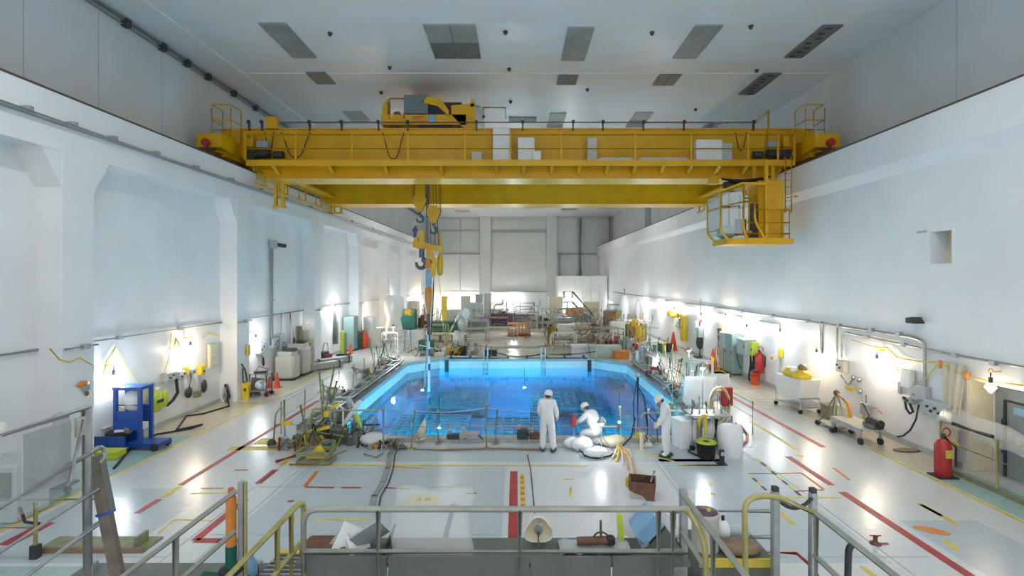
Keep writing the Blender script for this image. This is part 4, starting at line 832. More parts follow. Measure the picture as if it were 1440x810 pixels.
for x, y in ((-5.4, 6.5), (-3.3, 6.5), (-2.9, 5.2), (-5.4, 1), (3.2, 1), (3.2, 5.2), (1.9, 6.5), (2.9, 6.5), (-2.35, 6.5)): MB().bb(x-.05, x+.05, y-.05, y+.05, 0, PZ-.1).build('support_leg', 'galv', pf, world=True)
RZ = 2.66
def rail_thing(label, mats='rail_paint'): return thing('guard_railing', label, 'railing', (0, 4.5, PZ))
# centre railing
t = rail_thing('pale green tubular guard railing across the foreground centre')
YR = 5.2
def X_(x, Y=YR): return (x-VX)*Y/FPX
xa, xb = X_(427), X_(966)
tube(fillet([(xa, YR, PZ), (xa, YR, RZ), (X_(480), YR, RZ), (xb, YR, RZ)], .16, 6), .03, 10).build('top_rail', 'rail_paint', t, world=True)
tube([(xa, YR, 2.23), (xb, YR, 2.23)], .03, 10).build('mid_rail', 'rail_paint', t, world=True)
for x in (532, 731, 926, 946): tube([(X_(x), YR, PZ), (X_(x), YR, RZ)], .03, 10).build('post', 'rail_paint', t, world=True)
tube(fillet([(X_(946), YR, RZ-.0), (xb, YR, RZ), (xb+.05, YR-.35, RZ-.1), (xb+.05, YR-.5, PZ)], .2, 6), .028, 10).build('bent_end', 'rail_olive', t, world=True)
for a, c, lb in ((430, 545, 'post'), (545, 745, ''), (745, 860, ''), (860, 945, '')): MB().bb(X_(a, 5.3)+.01, X_(c, 5.3)-.01, 5.28, 5.31, PZ, 2.13).build('kick_panel', 'panel_grey', t, world=True)
# four side railings along the gangways
def side_rail(X, y0, y1, posts, label, m='rail_paint', loop=False, top=RZ):
    t = thing('gangway_railing', label, 'railing', (X, y1, PZ))
    if loop: tube(fillet([(X, y0, top), (X, y1, top), (X, y1, PZ)], .14, 6), .03, 10).build('top_rail', m, t, world=True)
    else: tube([(X, y0, top), (X, y1, top)], .03, 10).build('top_rail', m, t, world=True)
    tube([(X, y0, top-.43), (X, y1-.02, top-.43)], .027, 10).build('mid_rail', m, t, world=True)
    for y in posts: tube([(X, y, PZ), (X, y, top)], .03, 10).build('post', m, t, world=True)
    return t
side_rail(-3.1, 1.0, 5.62, [4.65, 2.8], 'left gangway handrail ending at the orange sleeved post')
side_rail(-2.27, 1.0, 5.45, [4.85, 5.15], 'gangway handrail just left of the centre railing', loop=True, m='rail_olive')
side_rail(1.80, 1.0, 5.6, [4.7, 3], 'sloping-looking handrail just right of the centre railing')
t = side_rail(2.98, 1.0, 5.15, [5.1, 3], 'rightmost gangway handrail with rounded front loop')
tube(fillet([(2.98, 5.1, RZ), (2.75, 5.5, RZ+.02), (2.42, 5.45, RZ), (2.42, 5.4, PZ)], .16, 6), .03, 10).build('front_loop', 'rail_olive', t, world=True)
for x, y0, Y, lb in ((1090, 688, 5.5, 'left'), (1143, 690, 5.7, 'right')):
    a = P(x, y0, Y); t = thing('gate_post', 'grey square gate post with chain, %s of the pair at right gangway' % lb, 'post', (a.x, Y, PZ-.02 if Y < 6.6 else 0))
    box((0, 0, (a.z-PZ)/2), (.075, .075, a.z-PZ), bev=.008).build('post', 'galv', t); box((0, 0, a.z-PZ+.02), (.06, .06, .06)).build('cap', 'dark_metal', t)
    box((0, 0, .08), (.08, .08, .16)).build('foot_sleeve', 'tape_yellow', t)
a, b_ = P(1091, 698, 5.5), P(1142, 700, 5.65); c = MB(); pts = sag(a, b_, .12, 16)
for k in range(16): c.sph((pts[k]+pts[k+1])/2, .022, 6, 4, (1.4, 1, 1))
tag(c.build('gate_chain', 'dark_metal'), 'small dark chain slung between the two gate posts', 'chain')
t = thing('landing_rail', 'grey two bar rail across the end of the right landing', 'railing', (2.7, 6.5, PZ))
for z in (2.05, 1.72): tube([(2.0, 6.5, z), (3.3, 6.5, z)], .03, 8).build('bar', 'galv', t, world=True)
for x in (2.0, 3.3): tube([(x, 6.5, PZ-.1), (x, 6.5, 2.1)], .03, 8).build('post', 'galv', t, world=True)
for x, lb in ((961, 'beside centre railing'),):
    a = P(x, 688, 5.65); t = thing('gate_post', 'grey gate post with plastic tag %s' % lb, 'post', (a.x, 5.65, PZ)); box((0, 0, (a.z-PZ)/2), (.08, .08, a.z-PZ), bev=.008).build('post', 'galv', t); box((.08, 0, a.z-PZ-.12), (.1, .02, .2)).build('tag', 'film_dense', t)
# bent dark bar behind right railing
a = P(1197, 765, 5.6); tag(tube(fillet([a+Vector((.04, 0, .03)), a+Vector((-.03, 0, -.05)), a+Vector((-.05, 0, -.9))], .1), .035, 8).build('bent_bar', 'dark_metal'), 'dark bent flat bar right of the rightmost handrail', 'bar')
# items on the right landing
t = thing('yellow_bench', 'grey bench with yellow edge on the right landing', 'bench', (2.44, 6.0, PZ))
box((0, 0, .2), (.84, .7, .40), bev=.02).build('body', 'panel_grey', t); box((0, -.36, .37), (.86, .03, .09)).build('yellow_edge', 'tape_yellow', t); box((0, -.36, .12), (.84, .03, .03)).build('yellow_edge', 'tape_yellow', t)
a = P(994, 770, 5.85); BZ = PZ+.4
t = thing('metal_drum', 'brown grey metal drum with purple lid on the bench', 'drum', (a.x, 5.9, BZ)); MB().lathe([(.15, 0), (.155, .02), (.15, .04), (.15, .36), (.16, .40), (.15, .42)], n=18).build('body', 'beige_plastic', t); MB().lathe([(.14, .42), (.135, .43), (0, .43)], n=18).build('lid', 'purple', t); MB().sph((.03, -.02, .44), .025).build('knob', 'yellow', t)
a = P(1024, 755, 5.9); t = thing('white_bottle', 'white round bottle with dark cap on the bench', 'bottle', (a.x, 6.05, BZ)); MB().lathe([(.05, 0), (.08, .05), (.085, .14), (.06, .22), (.03, .25)], n=12).build('body', 'cloth_white', t); MB().cyl((0, 0, .25), (0, 0, .3), .02, 8).build('cap', 'rubber', t)
t = thing('paper_roll', 'pale grey paper roll lying on the bench', 'roll', (2.55, 6.12, BZ)); MB().cyl((-.17, 0, .09), (.2, 0, .09), .09, 14).build('roll', 'grey_box', t); MB().cyl((-.18, 0, .09), (.21, 0, .09), .03, 10).build('core', 'beige_plastic', t)
t = thing('sack', 'brown dirty sack lying at the front of the bench', 'sack', (2.52, 5.8, BZ)); MB().sph((0, 0, .07), .2, 12, 8, (1.25, .8, .42)).build('bag', 'wood', t); tube([(-.2, 0, .07), (-.25, .02, .1)], .02, 6).build('tie', 'rubber', t)
tag(tube([P(1050, 775, 6.7), P(1120, 778, 6.4), P(1145, 800, 6), P(1160, 830, 5.8)], .02, 6).build('red_hose', 'red'), 'dark red hose hanging at the right landing', 'hose')
# orange sleeved post at left
a = P(325, 680, 5.8); t = thing('sleeved_post', 'post with orange and green sleeve at the left handrail end', 'post', (a.x, 5.8, PZ-.22)); h = a.z-(PZ-.22)
MB().cyl((0, 0, 0), (0, 0, h-.1), .035, 10).build('pole', 'galv', t); MB().cyl((0, 0, h-.70), (0, 0, h-.15), .055, 10).build('orange_sleeve', 'orange', t); MB().cyl((0, 0, h-.15), (0, 0, h-.05), .04, 10, .03).build('orange_tip', 'cone_red', t); MB().cyl((0, 0, h-.95), (0, 0, h-.70), .06, 10).build('green_sleeve', 'green', t); MB().lathe([(.12, 0), (.13, .02), (.12, .05), (.06, .06)], (0, 0, h-1.0), n=14).build('collar', 'rubber', t)
t = thing('steel_post', 'tall grey steel post right beside the orange sleeved post', 'post', (a.x+.09, 5.85, PZ-.22)); box((0, 0, h/2), (.06, .06, h+.02), bev=.006).build('post', 'galv', t); box((.05, 0, h/2), (.02, .04, h)).build('yellow_strip', 'rail_olive', t)
# green net, olive bundle on the left deck
g = []
for i in range(8): g.append([Vector((-4.25+j*.09+.05*i, 5.55+i*.12, PZ-.2+.22*math.sin(PI*min(1, j/9))*math.sin(PI*i/7)*(1+.2*math.sin(j*3+i*2))) ) for j in range(10)])
o = sheet('green_net', g, 'green', 'dark green netting heaped on the left side deck', 'net')
t = thing('olive_roll', 'olive tarpaulin roll beside the green netting', 'tarpaulin', (-3.55, 6.0, PZ-.22)); MB().tube([(-.05, -.5, .09), (0, 0, .1), (.05, .5, .08)], .1, 10).build('roll', 'olive', t); MB().lathe([(.105, -.03), (.11, 0), (.105, .03)], (0, 0, .1), n=12, axis='Y').build('strap', 'rubber', t)
t = thing('blue_bottle', 'light blue plastic bottle lying beside the green netting', 'bottle', (-3.3, 6.35, PZ-.22)); MB().lathe([(.06, 0), (.075, .03), (.075, .2), (.03, .27), (.03, .3)], n=12).build('body', 'light_blue', t); MB().cyl((0, 0, .3), (0, 0, .33), .033, 8).build('cap', 'white_paint', t)
# plastic sheet over the centre railing
g = []
for i in range(10):
    v_ = i/9
    g.append([Vector((X_(548+j*9.5, 5.4)+.03*math.sin(i*1.3), 5.36+.22*(1-v_)+.015*math.sin(j*1.9+i*.8), 2.75-.98*v_+.03*math.sin(j*.7))) for j in range(13)])
for j in range(13): g[0][j].y += .1; g[0][j].z -= .06
sheet('plastic_sheet', g, 'film', 'translucent plastic sheet draped behind the centre railing')
# white cardboard pieces
for x, y, d, rx, ry, rz, m, lb in ((488, 758, (.22, .30, .02), .9, .5, .2, 'white_paint', 'white carton flap leaning at the left of the railing panel'), (520, 752, (.34, .36, .02), -.9, -.5, .3, 'grey_box', 'large pale board leaning behind the left kick panel'), (505, 768, (.24, .24, .02), .8, .1, .8, 'cloth_white', 'small white folded paper below the pale board'), (478, 766, (.2, .28, .03), 1.2, .6, -.2, 'beige_plastic', 'beige carton side at the left of the folded paper'), (546, 765, (.02, .3, .3), .2, .3, 0, 'dark_metal', 'dark narrow plate between the pale board and plastic sheet')):
    tag(box(P(x, y, 5.6), d, rx=rx, ry=ry, rz=rz).build('carton', m), lb, 'board')
tag(box(P(460, 770, 5.65), (.5, .3, .14), bev=.02).build('wooden_box', 'brown'), 'brown wooden box end beside the left end of centre railing', 'box')
t = thing('shelf_board', 'grey shelf board carrying small things behind the centre railing', 'shelf', (-.3, 5.6, PZ))
MB().bb(X_(430, 5.6), X_(960, 5.6), 5.33, 5.85, 2.0, 2.04).build('board', 'panel_grey', t, world=True)
for x in (440, 700, 950): MB().bb(X_(x, 5.6)-.03, X_(x, 5.6)+.03, 5.5, 5.6, PZ-.0, 2.0).build('leg', 'galv', t, world=True)
SZ = 2.04
# round mirror
a = P(757, 745, 5.7); t = thing('dish_mirror', 'cream rounded dish on a thin post behind the railing', 'dish', (a.x, 5.7, SZ)); c = a.z-SZ
ring = [(.155*(1+.12*math.cos(3*k*PI/9+PI/2))*math.cos(k*PI/9), .14*(1+.12*math.cos(3*k*PI/9+PI/2))*math.sin(k*PI/9)) for k in range(18)]
b = MB(); v = [(x, -.02, c+z) for x, z in ring]+[(x*.85, .05, c+z*.85) for x, z in ring]+[(x*.3, .09, c+z*.3) for x, z in ring]
b.add(v, [(k, (k+1) % 18, 18+(k+1) % 18, 18+k) for k in range(18)]+[(18+k, 18+(k+1) % 18, 36+(k+1) % 18, 36+k) for k in range(18)]+[tuple(range(36, 54))], True); o = b.build('dish', 'cream', t); o.modifiers.new('thickness', 'SOLIDIFY').thickness = .008
tube([Vector((x, -.02, c+z)) for x, z in ring+ring[:1]], .009, 6).build('rim', 'white_paint', t); tube([(.0, -.04, 0), (.0, -.04, c)], .017, 8).build('post', 'olive', t); MB().lathe([(.05, -.02), (.04, .03), (0, .04)], (0, -.0, c), n=10, axis='Y').build('hub', 'steel', t); box((.02, .0, c+.07), (.04, .05, .03)).build('clip', 'grey_box', t)
t = thing('beige_bin', 'beige round bin standing behind the dish', 'bin', (a.x+.02, 6.1, 1.3)); MB().lathe([(.14, 0), (.16, .7), (.165, .72)], n=14).build('bin', 'beige_plastic', t); MB().lathe([(.168, .7), (.168, .74), (.14, .745)], n=14).build('rim', 'cream', t); tube([(0, 0, -1.3), (0, 0, 0)], .05, 8).build('stand', 'galv', t)
# dark drill on cloth
a = P(840, 770, 5.6); t = thing('hand_drill', 'dark red hand drill lying on a grey cloth', 'drill', (a.x, 5.6, SZ+.04)); MB().cyl((-.22, 0, .05), (.12, 0, .06), .045, 10).build('body', 'brown', t); MB().cyl((.04, 0, .05), (.04, .02, .27), .016, 8, .012).build('spindle', 'brown', t); box((.14, 0, .06), (.1, .09, .1), bev=.02).build('grip', 'rubber', t); tube(arc((.04, 0, .06), .09, 0, PI, 8), .01, 6).build('guard', 'dark_metal', t)
g = [[Vector((a.x-.42+j*.07, 5.45+i*.06, SZ+.015+.035*abs(math.sin(j*1.1+i*.7)))) for j in range(12)] for i in range(6)]
sheet('grey_cloth', g, 'grey_box', 'crumpled grey cloth under the hand drill', 'cloth')
# wrapped blue box under film at the right
a = P(908, 745, 5.75); t = thing('blue_board', 'light blue board leaning under plastic film at the right of the railing', 'board', (a.x, 5.75, SZ)); box((0, 0, .22), (.16, .36, .30), ry=.75).build('board', 'light_blue', t); box((.02, 0, .0), (.2, .3, .12)).build('base_block', 'grey_box', t)
t = thing('grey_wedge', 'dark grey wedge block right of the blue board', 'block', (a.x+.2, 5.7, SZ)); MB().prism([(-.25, 0), (.15, 0), (-.02, .24)], 'Y', -.12, .12).build('wedge', 'panel_grey', t); box((-.05, 0, .01), (.42, .27, .02)).build('base', 'dark_metal', t)
g = []
for i in range(7):
    v_ = i/6; g.append([Vector((X_(866+j*10-3*(1-v_)*j*.3, 5.9)+.0, 5.95-.12*v_+.03*math.sin(j*1.5+i), 2.05+(.62-.05*j)*(1-v_)+.02*math.sin(j*2+i))) for j in range(10)])
sheet('plastic_tent', g, 'film', 'clear plastic film propped like a tent at the right of the railing')
tag(box(P(873, 748, 5.72), (.06, .02, .40), ry=-.1).build('lime_strip', 'lime'), 'lime strip standing at the left edge of the plastic tent', 'strip')
# ---------------------------------------------------------------- frame with clear panel at far left
FX = -3.32; t = thing('clear_screen', 'grey tubular frame with clear plastic panel at the left foreground', 'screen', (FX, 4, PZ))
zt = P(123, 572, 3.97).z
tube([(FX-.02, 4.0, PZ), (FX-.02, 3.97, zt)], .036, 10).build('post', 'galv', t, world=True); tube([(FX, 2.6, zt-.02), (FX, 3.97, zt)], .018, 8).build('top_bar', 'galv', t, world=True)
MB().bb(FX-.006, FX+.006, 2.7, 3.90, 3.42, zt-.03).build('clear_pane', 'film_clear', t, world=True); MB().bb(FX-.016, FX-.008, 3.45, 3.82, 3.52, zt-.06).build('grey_pane', 'galv', t, world=True); tube([(FX+.02, 3.78, 3.50), (FX+.02, 3.9, 3.93)], .012, 6).build('strut', 'galv', t, world=True); box((FX+.01, 3.88, 3.88), (.02, .08, .14)).build('corner_plate', 'galv', t, world=True)
for z0, z1, m in ((3.44, 3.66, 'galv'), (3.18, 3.34, 'galv'), (2.90, 3.06, 'galv')): tube([(FX+.0, 2.8, z0), (FX, 4.06, z1)], .02, 8).build('cross_rail', m, t, world=True)
tube(arc((FX, 4.06, 3.60), .06, PI/2, -PI/2, 8, (0, 1, 0), (0, 0, 1)), .018, 8).build('end_loop', 'galv', t, world=True)
a, b_ = P(136, 640, 4.1), P(166, 830, 4.05); t = thing('leaning_plank', 'worn grey brown plank leaning at the left foreground', 'plank', (b_.x, b_.y, b_.z))
d = a-b_; o = MB().box((d/2), (.09, .05, d.length), ry=math.atan2(d.x, d.z)); o.build('plank', 'old_plank', t); o = MB().box(d*.78, (.1, .06, d.length*.42), ry=math.atan2(d.x, d.z)); o.build('grey_wrap', 'panel_grey', t); o = MB().box(d*.57, (.11, .07, .02), ry=math.atan2(d.x, d.z)); o.build('strap', 'blue', t)
# yellow barrier on floor, left
p = F(50, 785); t = thing('floor_barrier', 'yellow floor barrier beside a pit at the far left', 'barrier', p)
tube([(0, 0, 0), (0, 0, 1.02)], .035, 8).build('post', 'rail_olive', t); tube([(-2.2, 0.0, 1.02), (1.0, .15, 1.0)], .025, 8).build('rail', 'rail_olive', t); tube([(-2.2, 0.0, .55), (0, 0, .55)], .02, 8).build('rail', 'rail_olive', t); box((0, 0, .12), (.12, .12, .24)).build('foot', 'dark_metal', t)
t = thing('floor_pit_cover', 'dark open floor channel beside the yellow barrier', 'channel', (p.x+.6, p.y+.3, 0)); box((.2, .15, .02), (2.0, .5, .04)).build('cover', 'olive', t); box((.2, -.12, .05), (2.0, .06, .1)).build('edge', 'wood', t); box((1.0, .1, .12), (.06, .3, .24)).build('end_plate', 'olive', t)
# gear by left wall seen through the frame
t = thing('blue_tub_cart', 'grey cart with dark blue tub near the left wall', 'cart', F(52, 700)); box((0, 0, .35), (1.1, .7, .06)).build('tray', 'galv', t); MB().lathe([(.28, 0), (.36, .22), (.38, .26)], (.1, 0, .4), n=14).build('tub', 'blue', t); tube(arc((.1, 0, .66), .2, 0, PI, 8), .02, 6).build('handle', 'steel', t); MB().sph((.15, 0, .72), .13).build('lamp_head', 'yellow', t)
for sx in (-.45, .45):
    for sy in (-.28, .28): MB().cyl((sx, sy-.03, .08), (sx, sy+.03, .08), .08, 10).build('wheel', 'rubber', t); box((sx, sy, .22), (.05, .05, .26)).build('leg', 'galv', t)
t = thing('grey_machine', 'grey boxy machine at the left edge beside the wall', 'machine', F(14, 725)); box((0, 0, .6), (1.0, .8, 1.2), bev=.04).build('body', 'grey_box', t); box((.2, -.42, .8), (.45, .05, .5)).build('panel', 'panel_grey', t); MB().cyl((-.3, -.2, 1.2), (-.3, -.2, 1.5), .1, 10).build('stack', 'dark_metal', t); tube([(.5, -.3, .3), (.8, -.5, .1), (1.0, -.4, .02)], .03, 6).build('hose', 'rubber', t)
p = F(60, 640); t = thing('yellow_stand', 'yellow lamp stand with long grey arm at the left pillar foot', 'stand', (XLP+.35, 12.4, 0)); tube([(0, 0, 0), (0, 0, 1.75)], .03, 8).build('post', 'yellow', t); box((0, 0, 1.6), (.25, .25, .3), bev=.03).build('head', 'beige_plastic', t); box((0, 0, 1.32), (.3, .28, .2)).build('bracket', 'yellow', t); tube([(.2, -.0, 1.68), (-.1, -1.6, 1.6)], .03, 8).build('arm', 'galv', t); box((0, 0, .02), (.5, .5, .04)).build('base', 'dark_metal', t)
t = thing('white_camera', 'white camera head on a thin pole at the left edge', 'camera', (-11.0, 10.9, 0)); tube([(0, 0, 0), (0, 0, 1.7)], .03, 8).build('pole', 'white_paint', t); MB().sph((0, 0, 1.8), .13, 10, 8, (1, 1, 1.2)).build('head', 'white_paint', t); MB().cyl((0, -.1, 1.9), (.02, -.16, 1.92), .06, 10).build('lens', 'rubber', t)
# ---------------------------------------------------------------- workers in white coveralls
def glove(w, d, up, m='cloth_white'):
    """palm and five bent fingers; w wrist, d hand direction, up back of hand"""
    d = Vector(d).normalized(); s = d.cross(Vector(up)).normalized(); n_ = s.cross(d).normalized(); w = Vector(w); b = MB()
    b.tube([w-d*.03, w, w+d*.04, w+d*.085, w+d*.095], [.034, .036, .044, .042, .03], 8)
    for k, (o, l) in enumerate(((-.033, .062), (-.011, .075), (.011, .07), (.033, .055))):
        p = w+d*.085+s*o; b.tube([p-d*.02, p+d*l*.45, p+d*l*.8-n_*.02, p+d*l*.85-n_*.05], [.011, .0105, .01, .008], 6)
    p = w+d*.03-s*.035; b.tube([p+s*.012, p-s*.025+d*.02, p-s*.032+d*.05-n_*.015], [.013, .012, .009], 6)
    return b
def person(loc, rz, J, label, face=True):
    root = thing('person', label, 'person', loc, rz)
    names = ['pelvis', 'waist', 'chest', 'neck', 'head', 'crown', 'shL', 'elL', 'wrL', 'shR', 'elR', 'wrR', 'hipL', 'knL', 'anL', 'toL', 'hipR', 'knR', 'anR', 'toR']
    K_ = 1.13; rad = dict(pelvis=(.165, .165), waist=(.165, .155), chest=(.185, .155), neck=(.062, .065), head=(.078, .092), crown=(.055, .06), shL=(.085, .09), shR=(.085, .09), elL=(.068, .068), elR=(.068, .068), wrL=(.05, .05), wrR=(.05, .05), hipL=(.115, .12), hipR=(.115, .12), knL=(.095, .095), knR=(.095, .095), anL=(.085, .085), anR=(.085, .085), toL=(.045, .035), toR=(.045, .035))
    E = [('pelvis', 'waist'), ('waist', 'chest'), ('chest', 'neck'), ('neck', 'head'), ('head', 'crown'), ('chest', 'shL'), ('shL', 'elL'), ('elL', 'wrL'), ('chest', 'shR'), ('shR', 'elR'), ('elR', 'wrR'), ('pelvis', 'hipL'), ('hipL', 'knL'), ('knL', 'anL'), ('anL', 'toL'), ('pelvis', 'hipR'), ('hipR', 'knR'), ('knR', 'anR'), ('anR', 'toR')]
    me = bpy.data.meshes.new('body'); me.from_pydata([J[k] for k in names], [(names.index(a), names.index(b)) for a, b in E], [])
    ob = bpy.data.objects.new('body', me); C.objects.link(ob)
    sk = ob.modifiers.new('skin', 'SKIN'); sk.use_smooth_shade = True
    for i, k in enumerate(names): me.skin_vertices[0].data[i].radius = tuple(q*(K_ if k not in ('neck', 'head', 'crown', 'toL', 'toR') else 1) for q in rad[k]); me.skin_vertices[0].data[i].use_root = (i == 0)
    ss = ob.modifiers.new('sub', 'SUBSURF'); ss.levels = 2; ss.render_levels = 2
    bpy.context.view_layer.update(); dg = bpy.context.evaluated_depsgraph_get()
    m2 = bpy.data.meshes.new_from_object(ob.evaluated_get(dg)); bpy.data.objects.remove(ob)
    m2.materials.clear(); m2.materials.append(M['coverall']); m2.materials.append(M['skin'])
    hd = Vector(J['head']); nk = Vector(J['neck']); ax = (Vector(J['crown'])-hd).normalized(); cut = hd-ax*.085
    for f in m2.polygons: f.use_smooth = True; f.material_index = 1 if (f.center-cut).dot(ax) > 0 and (f.center-hd).length < .25 else 0
    body = bpy.data.objects.new('body', m2); C.objects.link(body); body.parent = root
    fw = Vector(J['face']).normalized(); side = ax.cross(fw).normalized(); fw = side.cross(ax).normalized()
    mx = Matrix((side, fw, ax)).transposed().to_4x4(); mx.translation = hd   # local: x side, y forward, z up
    def hp(b, nm, m): return b.xf(mx).build(nm, m, root)
    hm = MB(); hm.lathe([(.125, .01), (.128, .05), (.118, .10), (.085, .145), (.04, .163), (.0, .168)], n=16); hm.v = [(p[0]*.95, p[1]*1.12, p[2]) for p in hm.v]
    hp(hm, 'helmet', 'white_paint')
    br = MB(); br.add([(.12*math.cos(a_), .135*math.sin(a_)+(.06*max(0, math.sin(a_))), .02-.015*max(0, math.sin(a_))) for a_ in [k*PI/8 for k in range(16)]]+[(.1*math.cos(a_), .115*math.sin(a_), .04) for a_ in [k*PI/8 for k in range(16)]], [(k, (k+1) % 16, 16+(k+1) % 16, 16+k) for k in range(16)], True); hp(br, 'helmet_brim', 'white_paint')
    hp(MB().sph((0, .085, -.035), .05, 10, 6, (1.15, .7, .9)), 'mask', 'pink_red' if face == 'red' else 'cloth_white'); hp(MB().sph((0, .097, .0), .018, 8, 5, (.8, 1, 1.3)), 'nose', 'skin')
    for sx in (-1, 1): hp(MB().sph((sx*.034, .088, .012), .013, 8, 5), 'eye', 'dark_metal'); hp(MB().sph((sx*.082, -.005, -.015), .028, 8, 5, (.4, .8, 1.2)), 'ear', 'skin')
    hr = MB(); hr.sph((0, -.03, -.01), .088, 12, 8, (.95, .85, 1.0)); hp(hr, 'hair', 'dark_metal')
    for w, e, up in (('wrL', 'elL', J.get('upL', (0, 1, 0))), ('wrR', 'elR', J.get('upR', (0, 1, 0)))):
        glove(J[w], Vector(J[w])-Vector(J[e]), up).build('glove', 'cream', root)
    for an, to in (('anL', 'toL'), ('anR', 'toR')):
        a, t_ = Vector(J[an]), Vector(J[to]); d = (t_-a); dz = d.z; d.z = 0; L_ = d.length or .1; d = d/L_
        if abs(dz) < .25:
            zf = min(a.z, t_.z)
            s = MB(); s.tube([a+Vector((0, 0, -.0)), a-d*.06+Vector((0, 0, -.05)), a+d*.04+Vector((0, 0, -.055)), t_+Vector((0, 0, .01)), t_+d*.05], [.088, .07, .062, .05, .03], 10); s.build('overshoe', 'green', root)
        else: MB().tube([a, a.lerp(t_, .5), t_, t_+(t_-a).normalized()*.03], [.075, .06, .05, .03], 10).build('overshoe', 'green', root)
    return root
# standing, seen from behind, right arm forward
A = dict(pelvis=(0, 0, .93), waist=(0, .01, 1.12), chest=(0, .02, 1.32), neck=(.01, .05, 1.50), head=(.02, .085, 1.60), crown=(.03, .10, 1.69), face=(.25, 1, -.35),
    shL=(-.19, .0, 1.42), elL=(-.24, .0, 1.14), wrL=(-.17, .16, .95), shR=(.19, .02, 1.42), elR=(.26, .02, 1.14), wrR=(.27, .20, .95), upL=(-1, 0, 0), upR=(1, 0, 0),
    hipL=(-.1, 0, .88), knL=(-.12, .02, .48), anL=(-.13, -.02, .11), toL=(-.15, .15, .05), hipR=(.1, 0, .88), knR=(.14, .02, .48), anR=(.18, -.05, .11), toR=(.22, .11, .05))
person((.88, 14.85, 0), -.15, A, 'person standing in white coverall and helmet, back to camera, facing the pool', face=True)
# standing, seen from the side, looking down (faces local +Y, rotated to face left)
A = dict(pelvis=(0, 0, .93), waist=(0, .01, 1.12), chest=(0, .03, 1.32), neck=(0, .10, 1.48), head=(0, .17, 1.565), crown=(0, .235, 1.635), face=(0, .75, -.7),
    shL=(-.18, .03, 1.40), elL=(-.22, .06, 1.12), wrL=(-.15, .22, .90), shR=(.18, .03, 1.40), elR=(.22, .06, 1.12), wrR=(.15, .24, .90), upL=(-1, 0, 0), upR=(1, 0, 0),
    hipL=(-.1, 0, .88), knL=(-.11, .03, .48), anL=(-.11, -.03, .11), toL=(-.13, .15, .05), hipR=(.1, 0, .88), knR=(.11, .0, .48), anR=(.12, -.08, .11), toR=(.14, .10, .05))
person((4.2, 14.4, 0), 1.25, A, 'person in white coverall standing at right, head bowed, seen from the side', face='red')
# kneeling and bent towards the left
A = dict(pelvis=(0, -.12, .50), waist=(0, -.04, .67), chest=(0, .09, .86), neck=(0, .22, 1.01), head=(0, .29, 1.085), crown=(0, .345, 1.16), face=(0, .8, -.6),
    shL=(-.18, .12, .94), elL=(-.24, .30, .74), wrL=(-.15, .50, .63), shR=(.18, .12, .94), elR=(.25, .28, .72), wrR=(.17, .48, .62), upL=(-.5, 0, 1), upR=(.5, 0, 1),
    hipL=(-.11, -.1, .46), knL=(-.16, .30, .36), anL=(-.15, .12, .10), toL=(-.16, .28, .05), hipR=(.11, -.1, .44), knR=(.17, .25, .13), anR=(.15, -.18, .12), toR=(.15, -.28, .06))
person((2.28, 15.35, 0), .75, A, 'person in white coverall kneeling and bent over the pool edge', face=True)
# ---------------------------------------------------------------- things around the workers
def bag(p, r, sc, label, m='cloth_white', name='plastic_bag'):
    p = Vector(p); t = thing(name, label, 'bag', p); b = MB(); b.sph((0, 0, r*sc[2]*.92), r, 14, 10, sc)
    b.v = [(x*(1+.10*math.sin(9*y+5*z)), y*(1+.08*math.sin(8*x+7*z)), max(.0, z*(1+.06*math.sin(11*x)))) for x, y, z in b.v]; b.build('sack', m, t)
    k = MB(); k.tube([(r*sc[0]*.3, 0, r*sc[2]*1.7), (r*sc[0]*.4, .02, r*sc[2]*2.05)], [.05, .02], 6); k.build('knot', m, t); return t
bag(F(818, 634), .28, (1.1, .8, .75), 'large white plastic bag in front of the kneeling worker'); bag(F(838, 643), .25, (1.3, .8, .6), 'white plastic bag lying nearest the camera by the kneeling worker'); bag(F(803, 630), .2, (1.1, .8, .85), 'small white plastic bag left of the larger ones'); bag(F(862, 628), .3, (1.2, .8, .6), 'pinkish white bundle right of the kneeling worker', 'cream')
t = stand_lamp(F(846, 640), .95, 'low glaring lamp beside the kneeling worker', watt=30)
pipe('curved_hose', [F(815, 637)+Vector((0, 0, .1)), F(822, 643)+Vector((0, 0, .04)), F(838, 646)+Vector((0, 0, .04)), F(858, 643)+Vector((0, 0, .04)), F(872, 636)+Vector((0, 0, .1)), F(888, 628)+Vector((0, 0, .3)), F(893, 622)+Vector((0, 0, .75))], .025, 'rubber', 'black hose curving on the floor by the white bags', 'hose')
t = thing('hose_bundle', 'bundle of cream and yellow hoses splayed on the floor near the workers', 'hoses', F(870, 634))
for k, (x, y) in enumerate(((861, 646), (867, 650), (876, 655), (884, 662), (880, 640), (884, 640), (892, 672), (898, 680), (888, 645))):
    q = F(x, y)-F(870, 634); tube([(0, 0, .2), q*.4+Vector((.02*k, 0, .12)), q+Vector((0, 0, .025))], .03 if k < 2 else .018, 6).build('hose', ('cream', 'yellow', 'cream', 'orange')[k % 4], t)
